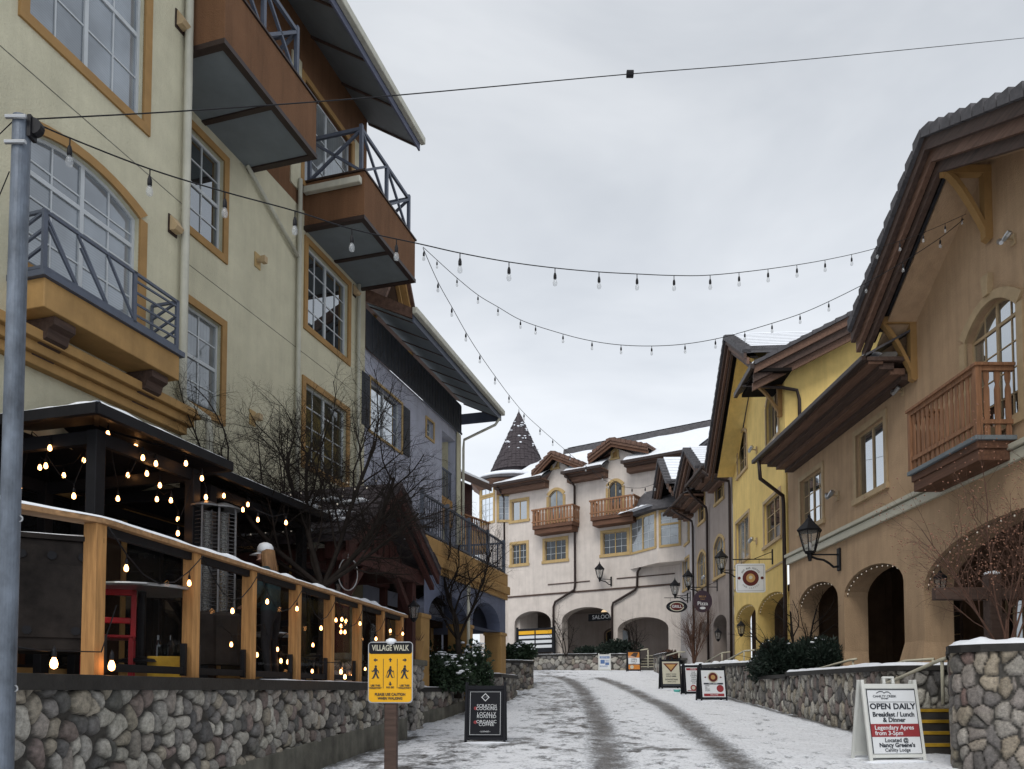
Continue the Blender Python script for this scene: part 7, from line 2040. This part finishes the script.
def bush(label, c, rx, ry, rz, n, mm, seed, leafl=.05, snow=0, name='evergreen_bush', needle=False, group='evergreen bushes'):
    t = thing(name, label, 'bush', c, 0, group); rnd = random.Random(seed); m = MB(); lobes = []
    for k in range(16):
        a = rnd.uniform(0, 2 * pi); q = rnd.uniform(0, .75) ** .7; lobes.append((Vector((rx * q * cos(a), ry * q * sin(a), rz * rnd.uniform(.15, .8 - .3 * q))), rnd.uniform(.3, .5)))
    s = MB()
    for k in range(n):
        lc, lr = lobes[rnd.randrange(len(lobes))]
        v = Vector((rnd.gauss(0, 1), rnd.gauss(0, 1), rnd.gauss(0, 1))).normalized() * (rnd.random() ** .35)
        p = lc + Vector((v.x * rx * lr, v.y * ry * lr, v.z * rz * lr * .9))
        if p.z < 0: p.z = rnd.uniform(0, .1)
        d = (v + Vector((rnd.gauss(0, .5), rnd.gauss(0, .5), rnd.gauss(0, .5) + .3))).normalized()
        sd_ = d.cross(Vector((rnd.gauss(0, 1), rnd.gauss(0, 1), rnd.gauss(0, 1)))).normalized()
        l = leafl * rnd.uniform(.6, 1.4); w_ = l * (.14 if needle else .38)
        up_ = d.cross(sd_) * l * .12
        m.add([p, p + d * l * .5 + sd_ * w_ + up_, p + d * l, p + d * l * .5 - sd_ * w_ + up_], [(0, 1, 2, 3)])
    for k in range(14):
        lc, lr = lobes[k % 16]; m.tube([(0, 0, 0), lc * .5 + Vector((0, 0, .05)), lc], [.012, .008, .004], 4)
    m.build('foliage', M[mm], t)
    if snow:
        for k in range(snow):
            lc, lr = lobes[rnd.randrange(16)]; a = rnd.uniform(0, 2 * pi); q = rnd.random() ** .5
            p = lc + Vector((rx * lr * q * .9 * cos(a), ry * lr * q * .9 * sin(a), rz * lr * .95 * sqrt(max(0, 1 - q * q)) + .01))
            s.blob(p, rnd.uniform(.02, .085), rnd.uniform(.02, .085), rnd.uniform(.012, .03), 7, 4, .25)
        s.build('snow', M['snow'], t, smooth=True)
    return t
p = pt(440, 670, 18.2); bush('snow dusted broad leaved bush at the front of the left planter', (p.x, p.y, .0), .75, .6, .85, 5200, 'leaf', 1, .085, 120)
p = pt(478, 665, 19.6); bush('tall snow dusted bush beside the ochre pier', (p.x - .25, p.y, .0), .6, .6, 1.25, 5200, 'leaf', 2, .085, 80)
p = pt(432, 640, 20.5); bush('dark bush at the foot of the stone pier behind the snowy ones', (p.x, p.y, .0), .8, .6, 1.3, 3600, 'leaf', 12, .09, 12)
p = pt(520, 655, 28.8); bush('round snowy bush in the rounded planter past the arcade', (p.x, p.y, 1.0), .65, .7, .75, 4000, 'leaf', 3, .10, 90)
p = pt(790, 668, 21.6); bush('big dark juniper spreading over the low stone wall at the yellow building', (p.x + .1, p.y - .2, .25), 1.35, 1.3, 1.15, 26000, 'dkleaf', 4, .12, 26, name='juniper', needle=True)
p = pt(590, 650, 43.2); bush('low dark bush before the middle far arch', (p.x, p.y, 1.8), 1.0, .4, .6, 2500, 'dkleaf', 6, .12, 0)
p = pt(618, 650, 42.4); bush('dark bush between the middle and right far arches', (p.x, p.y, 1.8), 1.3, .5, .95, 4000, 'dkleaf', 7, .12, 0)
p = pt(668, 652, 37.5); bush('small yellowish plant tuft above the triangle board', (p.x, p.y, 1.35), .5, .4, .5, 900, 'twig', 9, .2, 0, needle=True)

# fairy lights over the porch roof
t = thing('fairy_lights', 'net of tiny white lights draped over the timber porch roof and gable', 'fairy lights', PF.o, PF.rz, 'fairy light strings on the porch')
rnd = random.Random(9); Pp_ = [(-.55, 2.55), (PW / 2, 3.9), (PW + .55, 2.55)]
mw = MB(); spots = []
for k in range(9):
    cur = []
    s_ = -2.0 + k * .27
    for j in range(13):
        tt_ = j / 12; uu = lerp(-.5, PW + .5, tt_); zz = float(np.interp(uu, [q[0] for q in Pp_], [q[1] for q in Pp_])) + .075 + .03 * rnd.random()
        if k == 8: zz -= .25 + rnd.random() * .5; s__ = .5
        else: s__ = s_ + rnd.uniform(-.08, .08)
        cur.append(Vector((uu, s__, zz)))
    mw.tube(cur, .005, 4); spots += cur
mw.build('wire', M['black'], t)
proto = MB(); proto.blob((0, 0, 0), .014, .014, .018, 6, 4); o = proto.build('bulb', M['warm2'], t); o.location = spots[0]
for q in spots[1:100]: c_ = o.copy(); COL.objects.link(c_); c_.parent = t; c_.location = q

# ================================================================== PERSON
def person():
    p = pt(270, 690, 10.35); p.z = PATIO + .0
    t = thing('person', 'person in white cap with long blond hair and dark teal jacket on the patio', 'person', p, 0); t.rotation_euler = (0, 0, -1.75)
    t.scale = (1.05,) * 3
    me = bpy.data.meshes.new('body')
    J = dict(pel=(0, 0, .95), ab=(0, -.01, 1.12), ch=(0, -.03, 1.32), nk=(0, -.05, 1.5), hd=(0, -.09, 1.6), ht=(0, -.1, 1.71),
             ls=(-.17, -.03, 1.42), le=(-.22, -.05, 1.14), lw=(-.12, -.26, 1.02), lh=(-.08, -.34, 1.03), rs=(.17, -.03, 1.42), re=(.23, -.06, 1.14), rw=(.12, -.27, 1.0), rh=(.07, -.35, 1.0),
             lp=(-.1, 0, .9), lk=(-.11, -.03, .5), la=(-.11, .02, .09), lt=(-.12, -.14, .04), rp=(.1, 0, .9), rk=(.11, -.01, .5), ra=(.11, .04, .09), rt=(.12, -.12, .04))
    names = list(J); E = [('pel', 'ab'), ('ab', 'ch'), ('ch', 'nk'), ('nk', 'hd'), ('hd', 'ht'), ('ch', 'ls'), ('ls', 'le'), ('le', 'lw'), ('lw', 'lh'), ('ch', 'rs'), ('rs', 're'), ('re', 'rw'), ('rw', 'rh'), ('pel', 'lp'), ('lp', 'lk'), ('lk', 'la'), ('la', 'lt'), ('pel', 'rp'), ('rp', 'rk'), ('rk', 'ra'), ('ra', 'rt')]
    rad = dict(pel=.15, ab=.135, ch=.15, nk=.055, hd=.085, ht=.07, ls=.075, le=.05, lw=.032, lh=.03, rs=.075, re=.05, rw=.032, rh=.03, lp=.09, lk=.062, la=.042, lt=.035, rp=.09, rk=.062, ra=.042, rt=.035)
    V = [Vector(J[n]) for n in names]; Ed = [(names.index(a), names.index(b)) for a, b in E]; Rr_ = [rad[n] for n in names]
    for hnd, sg_ in (('lh', 1), ('rh', -1)):
        hi = names.index(hnd); b = Vector(J[hnd])
        for f in range(5):
            off = Vector(((f - 2) * .017, -.02, 0)) if f < 4 else Vector((sg_ * .035, .02, .0))
            l = (.03, .036, .034, .027, .028)[f]
            i0 = len(V); V.append(b + off); V.append(b + off + Vector((0, -l, -.01))); V.append(b + off + Vector((0, -l * 1.5, -.03))); Rr_ += [.010, .009, .008]; Ed += [(hi, i0), (i0, i0 + 1), (i0 + 1, i0 + 2)]
    me.from_pydata(V, Ed, []); o = bpy.data.objects.new('body', me); COL.objects.link(o)
    sk = o.modifiers.new('skin', 'SKIN'); 
    for i, v in enumerate(me.skin_vertices[0].data): v.radius = (Rr_[i], Rr_[i] * (.72 if i in (0, 1, 2) else 1)); v.use_root = i == 0
    ss = o.modifiers.new('sub', 'SUBSURF'); ss.levels = 2; ss.render_levels = 2
    bpy.context.view_layer.update()
    m2 = bpy.data.meshes.new_from_object(o.evaluated_get(bpy.context.evaluated_depsgraph_get())); bpy.data.objects.remove(o)
    m2.materials.clear()
    for k in ('jacket', 'trousers', 'skin'): m2.materials.append(M[k])
    for f in m2.polygons:
        c = f.center; f.use_smooth = True
        f.material_index = 2 if (c.z > 1.5 or (c.y < -.28 and .9 < c.z < 1.1)) else (1 if c.z < .93 else 0)
    b = bpy.data.objects.new('body', m2); COL.objects.link(b); b.parent = t
    m = MB(); m.blob((0, -.095, 1.66), .082, .1, .115, 14, 10); m.blob((0, -.19, 1.645), .012, .02, .02, 6, 4)
    for x in (-.03, .03): m.blob((x, -.183, 1.675), .012, .008, .008, 6, 4)
    m.blob((0, -.185, 1.605), .025, .01, .007, 8, 4)
    for x in (-.083, .083): m.blob((x, -.085, 1.655), .012, .02, .03, 6, 4)
    m.build('head', M['skin'], t, smooth=True)
    m = MB(); rnd = random.Random(3)
    for k in range(90):
        a = rnd.uniform(-.55, pi + .55); x0, y0 = .088 * cos(a), -.085 + .1 * sin(a) * (1 if sin(a) > 0 else .3)
        e = Vector((x0 * 1.4 + rnd.gauss(0, .015), y0 + .03 + rnd.gauss(0, .015), 1.36 + rnd.uniform(-.06, .1)))
        m.tube([(x0 * .9, y0 * .9, 1.72), (x0 * 1.08, y0 + .01, 1.63), (x0 * 1.25, y0 + .035, 1.5), e], [.016, .018, .016, .006], 5)
    m.build('hair', M['hair'], t, smooth=True)
    m = MB(); m.lathe([(.098, 1.69), (.102, 1.72), (.098, 1.765), (.075, 1.80), (.03, 1.82), (.004, 1.822)], 16, (0, -.09, 0))
    vs = []
    m.add([(.085 * cos(a), -.09 - .09 * sin(a), 1.695) for a in [pi * k / 8 for k in range(9)]] + [(.078 * cos(a), -.1 - .21 * sin(a), 1.665) for a in [pi * k / 8 for k in range(9)]], [(k, k + 1, k + 10, k + 9) for k in range(8)])
    m.build('cap', M['signw'], t, smooth=True)
person()
